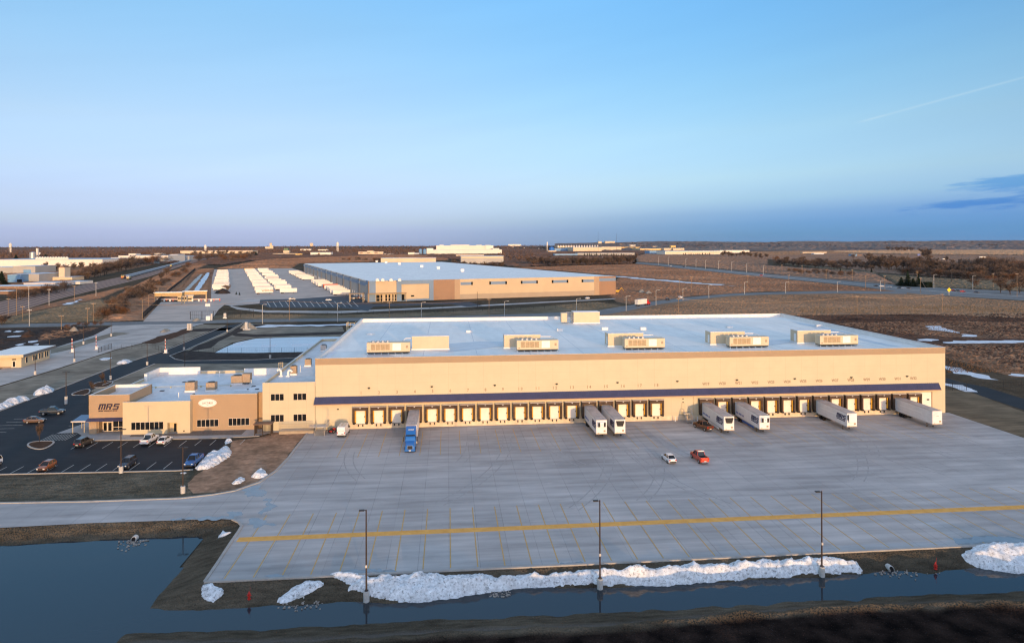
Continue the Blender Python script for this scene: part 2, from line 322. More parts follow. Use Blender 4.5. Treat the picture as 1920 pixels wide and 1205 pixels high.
# concrete of the truck yard: slabs with saw joints, tyre streaks, stains
def concrete_mat(name, base, joints=True, streak=0.18, tint=(1,1,1)):
    m = mat(name, tuple(c*0.86 for c in base), 0.82, 0, 0.045, col2=tuple(c*1.12 for c in base), space='World', detail=7, fine=(0.5,streak,(0.12,1.1,1)), spec=0.25)
    nt = m.node_tree; n = nt.nodes; l = nt.links; b = n['Principled BSDF']
    src = b.inputs['Base Color'].links[0].from_socket
    g = n.new('ShaderNodeNewGeometry')
    # dark scuffs
    nz = n.new('ShaderNodeTexNoise'); nz.inputs['Scale'].default_value = 0.16; nz.inputs['Detail'].default_value = 8; nz.inputs['Roughness'].default_value = 0.7
    mp = n.new('ShaderNodeMapping'); mp.inputs['Scale'].default_value = (0.35,1.0,1); mp.inputs['Rotation'].default_value = (0,0,0.25); l.new(g.outputs['Position'], mp.inputs['Vector']); l.new(mp.outputs['Vector'], nz.inputs['Vector'])
    mr = n.new('ShaderNodeMapRange'); mr.inputs['From Min'].default_value = 0.55; mr.inputs['From Max'].default_value = 0.78; mr.inputs['To Max'].default_value = 0.42
    l.new(nz.outputs['Fac'], mr.inputs['Value'])
    mx = n.new('ShaderNodeMix'); mx.data_type = 'RGBA'; l.new(mr.outputs['Result'], mx.inputs[0]); l.new(src, mx.inputs[6]); mx.inputs[7].default_value = (0.10,0.085,0.075,1)
    last = mx.outputs[2]
    if joints:
        sp = n.new('ShaderNodeSeparateXYZ'); l.new(g.outputs['Position'], sp.inputs[0]); tot = None
        wv = n.new('ShaderNodeTexNoise'); wv.inputs['Scale'].default_value = 0.07; wv.inputs['Detail'].default_value = 5; l.new(g.outputs['Position'], wv.inputs['Vector'])
        for ax, pe, wi, am in ((0,4.5,0.08,0.42),(1,6.1,0.07,0.18)):
            q = n.new('ShaderNodeMath'); q.operation = 'DIVIDE'; q.inputs[1].default_value = pe; l.new(sp.outputs[ax], q.inputs[0])
            fr = n.new('ShaderNodeMath'); fr.operation = 'FRACT'; l.new(q.outputs[0], fr.inputs[0])
            c = n.new('ShaderNodeMath'); c.operation = 'LESS_THAN'; c.inputs[1].default_value = wi/pe; l.new(fr.outputs[0], c.inputs[0])
            k = n.new('ShaderNodeMath'); k.operation = 'MULTIPLY'; k.inputs[1].default_value = am; l.new(c.outputs[0], k.inputs[0])
            if tot is None: tot = k.outputs[0]
            else:
                mxx = n.new('ShaderNodeMath'); mxx.operation = 'MAXIMUM'; l.new(tot, mxx.inputs[0]); l.new(k.outputs[0], mxx.inputs[1]); tot = mxx.outputs[0]
        wr = n.new('ShaderNodeMapRange'); wr.inputs['From Min'].default_value = 0.35; wr.inputs['From Max'].default_value = 0.65; wr.inputs['To Min'].default_value = 0.25; wr.inputs['To Max'].default_value = 1.1; l.new(wv.outputs['Fac'], wr.inputs['Value'])
        tm = n.new('ShaderNodeMath'); tm.operation = 'MULTIPLY'; tm.use_clamp = True; l.new(tot, tm.inputs[0]); l.new(wr.outputs['Result'], tm.inputs[1])
        mu = n.new('ShaderNodeMix'); mu.data_type = 'RGBA'; l.new(tm.outputs[0], mu.inputs[0]); l.new(last, mu.inputs[6]); mu.inputs[7].default_value = (0.055,0.05,0.048,1); last = mu.outputs[2]
        # slabs poured on different days
        cl = n.new('ShaderNodeTexBrick'); cl.offset = 0.0; cl.inputs['Scale'].default_value = 1; cl.inputs['Mortar Size'].default_value = 0; cl.inputs['Brick Width'].default_value = 4.5; cl.inputs['Row Height'].default_value = 24.4
        cl.inputs['Color1'].default_value = (0.955,0.955,0.96,1); cl.inputs['Color2'].default_value = (1.04,1.035,1.03,1); l.new(g.outputs['Position'], cl.inputs['Vector'])
        m2 = n.new('ShaderNodeMix'); m2.data_type = 'RGBA'; m2.blend_type = 'MULTIPLY'; m2.inputs[0].default_value = 1; l.new(last, m2.inputs[6]); l.new(cl.outputs['Color'], m2.inputs[7]); last = m2.outputs[2]
        # rubber and oil in front of the docks
        dk = n.new('ShaderNodeMapRange'); dk.inputs['From Min'].default_value = 128; dk.inputs['From Max'].default_value = 172; dk.inputs['To Max'].default_value = 1.0; l.new(sp.outputs[1], dk.inputs['Value'])
        on = n.new('ShaderNodeTexNoise'); on.inputs['Scale'].default_value = 0.10; on.inputs['Detail'].default_value = 9; on.inputs['Roughness'].default_value = 0.68; om = n.new('ShaderNodeMapping'); om.inputs['Scale'].default_value = (0.55,1.0,1); om.inputs['Rotation'].default_value = (0,0,-0.3); l.new(g.outputs['Position'], om.inputs['Vector']); l.new(om.outputs['Vector'], on.inputs['Vector'])
        orr = n.new('ShaderNodeMapRange'); orr.inputs['From Min'].default_value = 0.42; orr.inputs['From Max'].default_value = 0.72; orr.inputs['To Max'].default_value = 0.55; l.new(on.outputs['Fac'], orr.inputs['Value'])
        ok = n.new('ShaderNodeMath'); ok.operation = 'MULTIPLY'; l.new(dk.outputs['Result'], ok.inputs[0]); l.new(orr.outputs['Result'], ok.inputs[1])
        m4 = n.new('ShaderNodeMix'); m4.data_type = 'RGBA'; l.new(ok.outputs[0], m4.inputs[0]); l.new(last, m4.inputs[6]); m4.inputs[7].default_value = (0.15,0.12,0.10,1); last = m4.outputs[2]
    l.new(last, b.inputs['Base Color'])
    return m
yardc = concrete_mat('yard_concrete', (0.43,0.40,0.375))
roadc = concrete_mat('road_concrete', (0.53,0.46,0.40), joints=True, streak=0.14)
asphalt = mat('fresh_asphalt', (0.0115,0.0115,0.013), 0.8, 0, 0.12, col2=(0.021,0.021,0.023), space='World', fine=(0.8,0.18,(0.25,1,1)), spec=0.3)
oldasph = mat('old_asphalt', (0.155,0.148,0.14), 0.85, 0, 0.05, col2=(0.215,0.205,0.19), space='World', fine=(0.6,0.15))
lawn = mat('dormant_lawn', (0.085,0.073,0.052), 0.95, 0, 0.09, col2=(0.16,0.135,0.098), space='World', relief=(4.0,0.35), fine=(0.8,0.3,(0.35,1.2,1)), spec=0.1)
lawn_pale = mat('pale_lawn', (0.19,0.155,0.115), 0.95, 0, 0.07, col2=(0.33,0.275,0.205), space='World', fine=(0.6,0.28,(0.3,1.2,1)), spec=0.05)
soilm = mat('dark_topsoil', (0.03,0.022,0.018), 0.95, 0, 0.3, col2=(0.075,0.054,0.043), space='World', detail=8, spec=0.1)
mulch = mat('brown_mulch', (0.065,0.034,0.02), 0.95, 0, 0.6, col2=(0.12,0.065,0.04), space='World', detail=8, spec=0.05)
bareearth = mat('bare_earth', (0.21,0.125,0.075), 0.95, 0, 0.18, col2=(0.44,0.255,0.155), space='World', fine=(0.8,0.25), spec=0.1)
snowm = mat('old_snow', (0.62,0.64,0.67), 0.7, 0, 0.5, col2=(0.82,0.82,0.82), space='World', detail=8, fine=(3.0,0.12), bump=0.4, spec=0.3)
icem = mat('pond_ice', (0.36,0.44,0.50), 0.25, 0, 0.07, col2=(0.50,0.57,0.62), space='World', stretch=(0.35,1.6,1), detail=6, spec=0.5)
yline = mat('yellow_marking', (0.42,0.29,0.15), 0.8, 0, 1.2, col2=(0.66,0.38,0.10), space='World', detail=6)
yband = mat('yellow_band', (0.70,0.33,0.065), 0.75, 0, 0.7, col2=(0.84,0.43,0.10), space='World', detail=7)
wline = mat('white_marking', (0.42,0.40,0.36), 0.8, 0, 1.0, col2=(0.62,0.58,0.5), space='World')
EXCL = []
def sheet(name, poly, z, m, kind='structure'):
    if name in ('east_west_road','highway','entry_drive','gravel_drive','truck_road','truck_lot','visitor_car_park','snow','pond_ice','car_park'): EXCL.append((poly, 0.5 if name in ('snow','pond_ice') else 1.5))
    return struct(MB().sheet(poly, z).build(name, m), kind)
def edged(poly, amp, step, seed):
    """the outline of a natural patch, roughened"""
    out = []
    for i in range(len(poly)):
        a = Vector(poly[i]); b = Vector(poly[(i+1) % len(poly)]); k = max(1, int((b-a).length/step))
        for j in range(k):
            p = a.lerp(b, j/k); d = (b-a).normalized(); w = fbm(p.x/(step*3), p.y/(step*3), seed, 3)*amp
            out.append((p.x-d.y*w, p.y+d.x*w))
    return out
sheet('yard_pavement', YARD, 0.012, yardc)
# island between car park and truck road: bare slope of earth beside the yard
sheet('bare_earth', edged(PP([(575,812),(553,838),(538,858),(515,881),(486,902),(440,918),(404,923),(360,925),(352,905),(372,886),(420,862),(436,826),(494,818),(540,801),(578,803)]), 0.5, 1.5, 2.2), 0.006, bareearth)
# puddles with a dark wet rim
wet = mat('wet_concrete', (0.20,0.195,0.19), 0.35, 0.15, 0.6, space='World', spec=0.5)
pud = mat('puddle_water', (0.27,0.275,0.28), 0.22, 0.1, 0.5, space='World', spec=0.5)
for i, pts in enumerate(([(452,917),(462,912),(476,910),(490,914),(503,921),(497,929),(488,933),(478,928),(466,931),(458,926)], [(497,934),(508,937),(512,946),(506,954),(498,961),(489,966),(492,955),(499,945)], [(461,975),(474,970),(486,974),(504,981),(520,985),(503,986),(480,988),(466,983)], [(1788,1011),(1850,1004),(1935,1012),(1930,1022),(1800,1021)], [(640,1072),(690,1067),(745,1070),(725,1076),(672,1078)], [(1046,1060),(1082,1054),(1098,1057),(1070,1062)], [(500,1082),(512,1077),(532,1078),(530,1083)], [(318,974),(360,969),(428,967),(440,970),(400,973)], [(420,960),(440,955),(452,962),(436,967)])):
    pw = [(x, max(98.3, y)) for x, y in PP(pts)]
    if i in (3,4,5,6): sheet('wet_rim', edged(pw, 1.0, 0.9, i+.3), 0.016, wet)
    sheet('puddle', edged(pw, 1.1, 0.5, i+.7), 0.020, pud)
# painted markings of the yard
mk = MB(); mk.box(-33.2, 110.6, 0.016, 136.6, 112.25, 0.0205)
struct(mk.build('yellow_band_marking', yband))
mk = MB()
x = -31.2
while x < 135:
    mk.box(x-0.09, 98.6, 0.015, x+0.09, 110.7, 0.018); mk.box(x-0.09, 112.2, 0.015, x+0.09, 121.0, 0.018); x += 3.93
DOCKS = [-22.1+4.5*k for k in range(18)]+[67.9+4.5*k for k in range(14)]
for c in DOCKS: mk.box(c-2.30, 152.0, 0.015, c-2.16, 171.5, 0.018)
struct(mk.build('stall_markings', yline))
# tyre marks swinging out from the docks
tm = mat('tyre_mark', (0.30,0.275,0.26), 0.85, 0, 1.1, col2=(0.415,0.39,0.365), space='World', detail=5); mk = MB(); rt_ = random.Random(12)
for i in range(13):
    cx = rt_.choice(DOCKS)+rt_.uniform(-.6,.6); rad = rt_.uniform(34,70); sgn = rt_.choice((-1,1)); y0 = rt_.uniform(150,166); a1 = rt_.uniform(.35,.75)
    for off in (-.95,.95):
        pts = []
        for j in range(15):
            a = a1*j/14; pts.append((cx+off*math.cos(a)+sgn*rad*(1-math.cos(a)), y0-rad*math.sin(a)+sgn*off*math.sin(a)))
        for j in range(14):
            (xa,ya),(xb,yb) = pts[j],pts[j+1]; d = math.hypot(xb-xa,yb-ya); nx_, ny_ = -(yb-ya)/d*.13, (xb-xa)/d*.13
            if 100 < min(ya,yb): mk.add([(xa-nx_,ya-ny_,.0142+.00002*i),(xa+nx_,ya+ny_,.0142+.00002*i),(xb+nx_,yb+ny_,.0142+.00002*i),(xb-nx_,yb-ny_,.0142+.00002*i)], [(0,3,2,1)])
struct(mk.build('tyre_marks', tm))
# kerbs
kerbm = mat('kerb_concrete', (0.40,0.36,0.32), 0.85, 0.1, 0.8, space='World')
def kerb(pts, w=0.22, h=0.15, name='kerb', m=None):
    b = MB(); out = []
    k = len(pts)
    for i in range(k):
        a = Vector(pts[max(0,i-1)]); c = Vector(pts[min(k-1,i+1)]); d = (c-a).normalized(); nrm = Vector((-d.y, d.x)); p = Vector(pts[i])
        out.append([(p.x+nrm.x*w, p.y+nrm.y*w, -0.05), (p.x+nrm.x*w, p.y+nrm.y*w, h), (p.x-nrm.x*w, p.y-nrm.y*w, h), (p.x-nrm.x*w, p.y-nrm.y*w, -0.05)])
    b.loft(out)
    return struct(b.build(name, m or kerbm))
kerb([(136.8,97.8),(60,97.8),(0,97.8),(-33.6,97.8)]); kerb(PP([(384,1090),(410,1052),(432,1018),(448,995),(453,986),(448,979),(436,974)]))
kerb(PP([(577,812),(556,838),(541,858),(518,882),(486,904),(440,920),(400,927),(340,934),(170,940),(0,943),(-100,946)]), 0.25)
# car park and drive
ASPH = [(422,611),(305,660),(220,686),(135,720),(60,748),(0,771),(-60,797),(-70,893),(0,889.5),(330,882.5),(366,880),(398,851),(432,823),(165,829),(165,735),(190,722),(212,714),(290,681.5),(480,681.5),(600,677),(600,668),(480,674),(340,676),(316,668),(350,655),(425,622),(457,605)]
sheet('car_park', PP(ASPH), 0.014, asphalt)
kerb(PP([(422,611),(305,659),(220,685),(135,719),(60,747),(0,770),(-40,787)])); kerb(PP([(290,682),(212,714.5),(192,722)])); kerb(PP([(457,605),(425,622),(350,655),(318,667),(328,673),(345,676.5),(480,674.5),(600,668.5)]), 0.2)
kerb(PP([(-60,893),(0,889.5),(330,882.5),(362,880.5)]), 0.18)
sidew = mat('sidewalk', (0.36,0.34,0.32), 0.85, 0.1, 0.3, space='World', fine=(1.0,0.08))
gravb = mat('gravel_bed', (0.17,0.14,0.115), 0.95, 0.3, 3.0, space='World', detail=8)
sheet('footpath', [(-96.5,178.5),(-91.6,178.5),(-89.3,176),(-88.5,171.6),(-56,170.4),(-46,171.2),(-43.4,173.5),(-33.6,175.2),(-33.6,177),(-88,178.8),(-88.0,206),(-91,206)], 0.12, sidew)
struct(MB().prism([(-88.2,171.3),(-55.8,170.2),(-45.8,171.0),(-45.8,171.25),(-55.8,170.5),(-88.2,171.6)], -0.02, 0.135).build('kerb', kerbm))
sheet('gravel_bed', [(-77.5,175.4),(-77.0,173.4),(-50.5,172.6),(-50.5,177.0),(-64,177.2),(-64,175.4)], 0.128, gravb)
mk = MB()
for i in range(12):
    xx = -85.9+3.4*i; mk.box(xx-0.07, 164.7, 0.017, xx+0.07, 169.9-0.1*i, 0.020)
    xx = -92.5+3.34*i-3.34; mk.box(xx-0.07, 148.2, 0.017, xx+0.07, 152.9-0.3*0, 0.020)
for i in range(7):
    xx = -118+3.4*i*0+0; yy = 175+3.3*i
    mk.box(-116, yy-0.07, 0.017, -110, yy+0.07, 0.020)
for i in range(10):
    yy = 186+3.2*i; mk.box(-97.5, yy-0.07, 0.017, -92, yy+0.07, 0.020)
for i in range(9): mk.box(-97.0+0.7*i, 172.4, 0.017, -96.85+0.7*i, 178.0, 0.020)
struct(mk.build('parking_markings', wline))
mk = MB()
for i in range(3): mk.box(-60.6+3.4*i, 164.2, 0.017, -58.8+3.4*i, 164.45, 0.12)
# small planting islands
def island(pts, name='planting_island'):
    pts = smooth_poly(pts); sheet('mulch', pts, 0.10, mulch); q = pts+[pts[0]]
    kerb(q, 0.2, 0.14)
island(PP([(50,836),(56,829),(78,827),(106,827),(88,840),(70,843)])); island(PP([(172,723),(180,717),(206,714),(214,717),(200,726),(176,727)])); island(PP([(128,741),(150,732),(170,728),(166,741)]))
# roads, plaza and lots further north
sheet('truck_road', PP([(-60,742),(0,723),(110,690),(215,655.5),(312,632),(340,618),(385,606),(420,603),(392,599.5),(275,602),(212,610),(175,629),(92,655),(0,692),(-60,715)]), 0.010, roadc)
sheet('lawn', edged(PP([(94,663),(130,655.5),(205,632.5),(246,624.5),(215,622.5),(165,636),(95,654.5)]), 0.3, 4, 3.3), 0.015, lawn_pale)
sheet('lawn', edged(PP([(-60,800),(0,771),(135,718),(300,659),(400,618),(425,609),(380,608),(340,620),(312,633),(215,657),(110,692),(0,725),(-60,744)]), 0.2, 6, 4.1), 0.006, lawn_pale)
sheet('lawn', edged(PP([(165,733),(212,714),(290,682),(480,682),(600,678),(600,690),(480,705),(300,720),(200,742)]), 0.2, 6, 5.1), 0.006, lawn_pale)
sheet('lawn', edged(PP([(330,655),(425,622),(458,606),(520,607),(640,608),(650,634),(480,633),(436,642),(400,661),(350,664)]), 0.2, 6, 5.7), 0.006, lawn_pale)
sheet('lawn', edged(PP([(-120,900),(330,884),(370,882),(352,905),(404,925),(340,933),(0,942),(-120,945)]), 0.2, 3, 6.1), 0.004, lawn)
sheet('topsoil', edged(PP([(312,672),(340,657),(404,660),(480,662),(640,656),(640,668),(480,675),(340,677)]), 0.4, 3, 1.2), 0.010, soilm)
sheet('topsoil', edged(PP([(395,652),(352,659),(372,647),(425,627),(455,608),(700,606),(700,612),(520,613),(470,616),(440,625),(410,640)]), 0.5, 4, 1.7), 0.010, soilm)
sheet('topsoil', edged(PP([(420,622),(480,627),(660,621),(660,626),(480,632),(440,630)]), 0.4, 4, 2.7), 0.012, soilm)
sheet('mulch', edged(PP([(265,643),(300,630),(350,617),(358,622),(330,632),(290,644)]), 1.0, 3, 1.1), 0.018, mulch)
sheet('topsoil', edged(PP([(350,617),(440,614),(425,619),(360,622)]), 0.6, 3, 1.4), 0.014, soilm)
sheet('pond_ice', edged(PP([(403,661),(420,652),(444,642),(480,634.5),(560,632),(650,631),(650,655),(600,659),(480,661.5)]), 0.4, 4, 0.4), 0.016, icem)
for a in ([(437,644),(460,640),(452,647),(436,649)], [(545,645),(590,643),(600,647),(550,650)], [(490,648),(520,645),(515,650),(495,651)]):
    sheet('snow', edged(PP(a), 0.8, 2, a[0][0]), 0.020, snowm)
sheet('east_west_road', PP([(-60,616),(0,614.5),(200,610),(330,607.5),(480,604),(640,602),(800,600),(1060,594.5),(1140,589),(1190,580),(1240,569.5),(1300,561.5),(1370,554.5),(1440,552),(1560,550),(1700,551),(1700,546),(1560,545.5),(1440,547.5),(1370,550.5),(1300,556),(1235,563.5),(1175,573),(1120,582),(1000,588),(800,594),(640,596.5),(480,598.5),(330,601.5),(200,604),(0,608),(-60,609)]), 0.020, oldasph)
sheet('highway', PP([(1195,491.5),(1240,494.5),(1280,498.5),(1440,513.5),(1600,527.5),(1720,537.5),(1930,547),(2300,563),(2300,594),(1930,564),(1720,551),(1600,535.5),(1440,520),(1280,503.5),(1230,497.5),(1190,494)]), 0.030, oldasph)
mk = sheet('highway_lines', PP([(1280,501.2),(1440,517),(1600,531.7),(1720,544),(1930,556.3),(1930,555.8),(1720,543.6),(1600,531.3),(1440,516.6),(1280,500.9)]), 0.05, wline)
lotc = concrete_mat('lot_concrete', (0.52,0.41,0.33), joints=False)
sheet('truck_lot', PP([(268,603),(276,594),(302,566),(330,566),(396,562),(396,542),(398,520),(402,505),(470,503.5),(548,503),(566,508),(620,535),(660,549),(692,553),(692,560),(560,566),(470,562),(470,566),(420,572),(410,580),(398,597),(392,602)]), 0.022, lotc)
sheet('entry_drive', PP([(418,571),(470,560),(520,566),(430,574),(445,580),(500,586),(640,587),(830,578),(1000,569),(1150,561),(1156,559),(1000,566.5),(820,575.5),(640,583),(500,582),(455,577)]), 0.030, roadc)
sheet('visitor_car_park', PP([(488,562),(560,560),(660,553),(700,570),(840,566),(880,566),(905,573),(875,575),(845,570),(700,575),(690,583),(668,580),(640,577),(505,577),(486,570)]), 0.034, mat('blue_grey_asphalt', (0.055,0.06,0.068), 0.8, 0.2, 0.05, space='World'))
mk = MB()
for i in range(15):
    a = P(500+11.5*i, 565); b = P(506+11.8*i, 575); mk.sheet([a, (a[0]+0.5, a[1]), (b[0]+0.5, b[1]), b], 0.045)
struct(mk.build('parking_markings', wline))
# snow and ice left in the wet field
for i, a in enumerate([[(1738,612),(1760,611),(1782,618),(1800,624),(1776,622),(1742,617)], [(1800,626),(1830,628),(1834,632),(1808,631)], [(1716,635),(1752,636),(1748,640),(1720,639)], [(1770,640),(1840,638),(1940,637),(1940,643),(1850,643),(1780,644)], [(1771,686),(1800,690),(1840,702),(1872,712),(1838,710),(1800,700),(1771,692)], [(1896,700),(1940,704),(1940,707),(1898,704)],
                       [(1771,718),(1800,722),(1834,735),(1815,734),(1790,728),(1771,722)], [(1140,516),(1200,521),(1290,528.5),(1350,533),(1385,537),(1300,531.5),(1200,523.5),(1145,517.5)], [(15,619),(25,620),(22,622),(14,621.5)], [(30,620),(40,621),(38,622.5),(31,622)], [(14,630.5),(36,629),(34,631.5),(15,632)], [(55,640),(68,638),(62,642),(56,642)], [(30,647),(44,643),(40,646),(33,648)], [(62,646),(72,644),(70,647)], [(184,673),(208,670),(205,674),(190,675)], [(120,570),(152,561),(148,565),(128,571)], [(470,614),(500,609),(580,609),(700,606),(700,608.5),(580,611.5),(500,613)]]):
    sheet('snow', edged(PP(a), 0.25+0.008*depth(*P(*a[0])), 0.8+0.004*depth(*P(*a[0])), 20+i), 0.045, snowm, 'stuff')
sheet('gravel_drive', PP([(1760,704),(1800,716),(1850,726),(1940,754),(1940,775),(1900,762),(1840,742),(1790,722),(1760,714)]), 0.03, asphalt)
# retention ditches by the trailer lot
sheet('pond_ice', edged(PP([(342,548),(352,545),(374,523),(380,514),(376,514),(364,525)]), 1.0, 10, 12), 0.05, mat('grey_ice', (0.40,0.38,0.33), 0.5, 0.2, 0.1, space='World'))
sheet('pond_ice', edged(PP([(361,548),(372,547),(390,520),(393,511),(388,511),(377,524)]), 1.0, 10, 13), 0.05, mat('blue_ice', (0.22,0.33,0.45), 0.2, 0.3, 0.12, space='World'))
RAILPX = [(-80,598),(0,578),(60,562),(130,546.5),(200,531),(250,519.5),(300,505.5),(335,495.5),(370,487),(420,481)]
rail_c = PP(RAILPX)
EXCL.append(([(x-20, y) for x, y in rail_c]+[(x+20, y) for x, y in rail_c[::-1]], 2))
# fields
def fieldm(name, a, b, sc_=0.02, st=(1,1,1), fine=(0.25,0.25,(0.3,1.2,1)), rel=None): return mat(name, a, 0.95, 0, sc_, col2=b, space='World', stretch=st, detail=8, fine=fine, spec=0.05, relief=rel)
f_red = fieldm('russet_field', (0.20,0.105,0.06), (0.37,0.205,0.118), 0.008)
f_tan = fieldm('straw_field', (0.21,0.13,0.077), (0.37,0.225,0.13), 0.010)
f_dark = fieldm('wet_dark_field', (0.06,0.032,0.021), (0.14,0.076,0.047), 0.03, fine=(0.3,0.45,(0.25,1.0,1)))
f_brn = fieldm('stubble_field', (0.16,0.083,0.047), (0.36,0.20,0.112), 0.06, fine=(0.5,0.4,(0.4,1,1)))
f_plo = fieldm('ploughed_field', (0.15,0.11,0.09), (0.21,0.155,0.125), 0.006)
f_gold = fieldm('golden_field', (0.42,0.25,0.14), (0.54,0.33,0.185), 0.004)
f_wood = fieldm('woodland_floor', (0.10,0.058,0.04), (0.19,0.112,0.076), 0.004)
f_olv = fieldm('olive_grass', (0.14,0.112,0.072), (0.22,0.17,0.11), 0.03)
f_pur = fieldm('dull_field', (0.21,0.135,0.092), (0.29,0.185,0.125), 0.006)
def field(pts, z, m, amp=1.5, step=12, seed=0.5, rough=0.62):
    """standing dry vegetation: a rough surface of small tussocks, finer where it is nearer"""
    poly = edged(PP(pts), amp, step, seed); A = np.array(poly); D = depth(A[:,0].mean(), A[:,1].mean()); s = max(0.95, D/560)
    rr = np.random.RandomState(int(seed*100)); x = np.arange(A[:,0].min(), A[:,0].max()+s, s); y = np.arange(A[:,1].min(), A[:,1].max()+s, s)
    X, Y = np.meshgrid(x, y); sd = sdist(X, Y, poly); keep = sd < 0
    X = X+rr.uniform(-.35,.35,X.shape)*s; Y = Y+rr.uniform(-.35,.35,X.shape)*s
    damp = np.clip(-sd/(2*s),0,1)
    for ep, mg in EXCL:
        ea = np.array(ep); bx = (X > ea[:,0].min()-16) & (X < ea[:,0].max()+16) & (Y > ea[:,1].min()-16) & (Y < ea[:,1].max()+16) & keep
        if bx.any():
            ed = sdist(X[bx], Y[bx], ep); keep[bx] &= ed > mg; damp[bx] = np.minimum(damp[bx], np.clip((ed-mg)/12, 0.06, 1))
    H = z+rough*s*rr.uniform(0,1,X.shape)*damp
    idx = np.arange(X.size).reshape(X.shape); kq = keep[:-1,:-1] & keep[1:,:-1] & keep[:-1,1:] & keep[1:,1:]
    a, b, c, d = idx[:-1,:-1][kq], idx[:-1,1:][kq], idx[1:,1:][kq], idx[1:,:-1][kq]
    tri = np.concatenate([np.stack([a,b,c],1), np.stack([a,c,d],1)]); used_, inv = np.unique(tri, return_inverse=True)
    V = np.stack([X.ravel()[used_], Y.ravel()[used_], H.ravel()[used_]], 1); me = bpy.data.meshes.new('field'); me.from_pydata(V.tolist(), [], inv.reshape(-1,3).tolist()); me.materials.append(m); me.update()
    struct(link('field', me)); sheet('field', poly, z-.004, m)
field([(1120,583),(1175,574),(1235,564),(1300,556.5),(1370,551),(1440,548),(1560,546),(1700,546.5),(1720,551),(1930,566),(2300,596),(2300,602),(1940,598),(1700,589),(1470,592),(1300,592),(1100,596)], 0.008, f_tan, 0.8, 10, .7)
field([(1460,592),(1700,589),(2300,588),(2300,740),(1980,705),(1900,690),(1771,652),(1600,620)], 0.012, f_dark, 2.0, 8, .9)
field([(1560,606),(1700,603),(2300,604),(2300,642),(1960,636),(1790,634),(1640,622)], 0.016, f_brn, 2.5, 5, 1.9)
field([(1740,646),(1960,640),(2300,648),(2300,735),(1980,712),(1900,706),(1771,672)], 0.018, f_brn, 2.0, 5, 2.3)
field([(1130,548),(1160,520),(1300,508),(1440,521),(1600,537),(1690,546),(1440,546),(1300,555),(1180,570),(1156,566)], 0.010, f_red, 1.5, 14, 3.1)
field([(960,502),(1190,495),(1300,506),(1440,520),(1300,530),(1156,517),(1050,508)], 0.012, f_red, 2.0, 20, 3.5)
field([(1195,491),(1240,494),(1440,513),(1640,531),(1680,533),(1640,512),(1440,498),(1440,487),(1300,480),(1190,481)], 0.014, f_pur, 2, 25, 4.1)
field([(1430,490),(1640,510),(1690,536),(1930,546),(2300,562),(2300,540),(1960,530),(1760,522),(1600,510)], 0.012, f_olv, 2, 20, 4.6)
field([(424,500),(480,489),(600,478.5),(760,477),(850,479),(840,488),(560,494),(548,503),(470,503.5),(402,504)], 0.03, f_red, 3, 40, 5.2)
field([(1560,470.2),(1760,468.4),(1960,469.5),(1960,478.5),(1760,477),(1560,474)], 0.05, f_gold, 4, 60, 5.9)
field([(1700,464.5),(1800,462.0),(1960,461.5),(1960,468),(1760,468)], 0.08, f_plo, 4, 80, 6.4)
field([(1380,473),(1560,470),(1600,474),(1500,478),(1400,480)], 0.06, f_tan, 4, 60, 7.4)
field([(380,592),(470,589),(560,590),(640,591),(820,585),(1000,576),(1120,566),(1175,574),(1120,583),(1000,589),(640,597),(480,599),(400,601)], 0.014, f_olv, 0.6, 8, 7.9)
field([(396,562),(300,564),(306,560),(340,540),(366,505),(402,503),(398,520),(396,545)], 0.010, f_red, 0.8, 12, 8.3)
field([(196,602),(272,599),(298,566),(345,538),(368,505),(420,483),(402,481),(336,503),(290,518),(240,540),(205,566),(190,590)], 0.012, f_red, 1.0, 10, 12.3)
field([(-60,562),(0,549),(130,529),(250,504),(335,487),(330,481),(180,486),(-60,500)], 0.010, f_brn, 3, 20, 12.9, .5)
field([(60,584),(190,559),(235,540),(250,534),(130,560),(0,590),(-60,600),(0,597)], 0.011, f_red, 1.0, 10, 14.3, .5)
field([(-60,700),(0,692),(95,654),(180,627),(205,612),(0,616),(-60,618)], 0.008, soilm, 0.8, 6, 8.8)
field([(66,632),(90,622),(150,617),(195,612),(180,618),(130,632),(70,640)], 0.014, f_brn, 1.2, 4, 9.3)
field([(-60,612),(0,607),(190,603),(215,585),(190,560),(60,585),(0,598),(-60,606)], 0.008, f_olv, 1.0, 10, 9.9)
field([(185,604),(272,600),(300,566),(340,540),(300,535),(240,558),(200,580)], 0.009, f_red, 1.2, 10, 10.4)
sheet('lawn', edged(PP([(1771,728),(1830,738),(1900,765),(1960,785),(1960,850),(1880,812),(1771,776)]), 0.3, 3, 11.2), 0.007, mat('tan_lawn', (0.13,0.098,0.06), 0.95, 0, 0.12, col2=(0.22,0.16,0.098), space='World', fine=(0.5,0.25,(0.25,1.5,1)), spec=0.1))
# railway: ballast bed and six tracks
RAILPX = [(-80,598),(0,578),(60,562),(130,546.5),(200,531),(250,519.5),(300,505.5),(335,495.5),(370,487),(420,481)]
def ribbon(c, off0, off1, z, name, m):
    L = []; Rr = []
    for i in range(len(c)):
        a = Vector(c[max(0,i-1)]); b = Vector(c[min(len(c)-1,i+1)]); d = (b-a).normalized(); n_ = Vector((-d.y,d.x)); p = Vector(c[i])
        L.append(tuple(p+n_*off0)); Rr.append(tuple(p+n_*off1))
    b = MB(); k = len(L)
    b.add([(x,y,z) for x,y in L]+[(x,y,z) for x,y in Rr], [(i,i+k,i+k+1,i+1) if off1 < off0 else (i,i+1,i+k+1,i+k) for i in range(k-1)])
    return struct(b.build(name, m))
rail_c = PP(RAILPX)
ballast = mat('rail_ballast', (0.40,0.24,0.165), 0.95, 0.2, 0.3, space='World', detail=8)
ties = mat('track_sleepers', (0.17,0.10,0.075), 0.9, 0.3, 0.6, space='World')
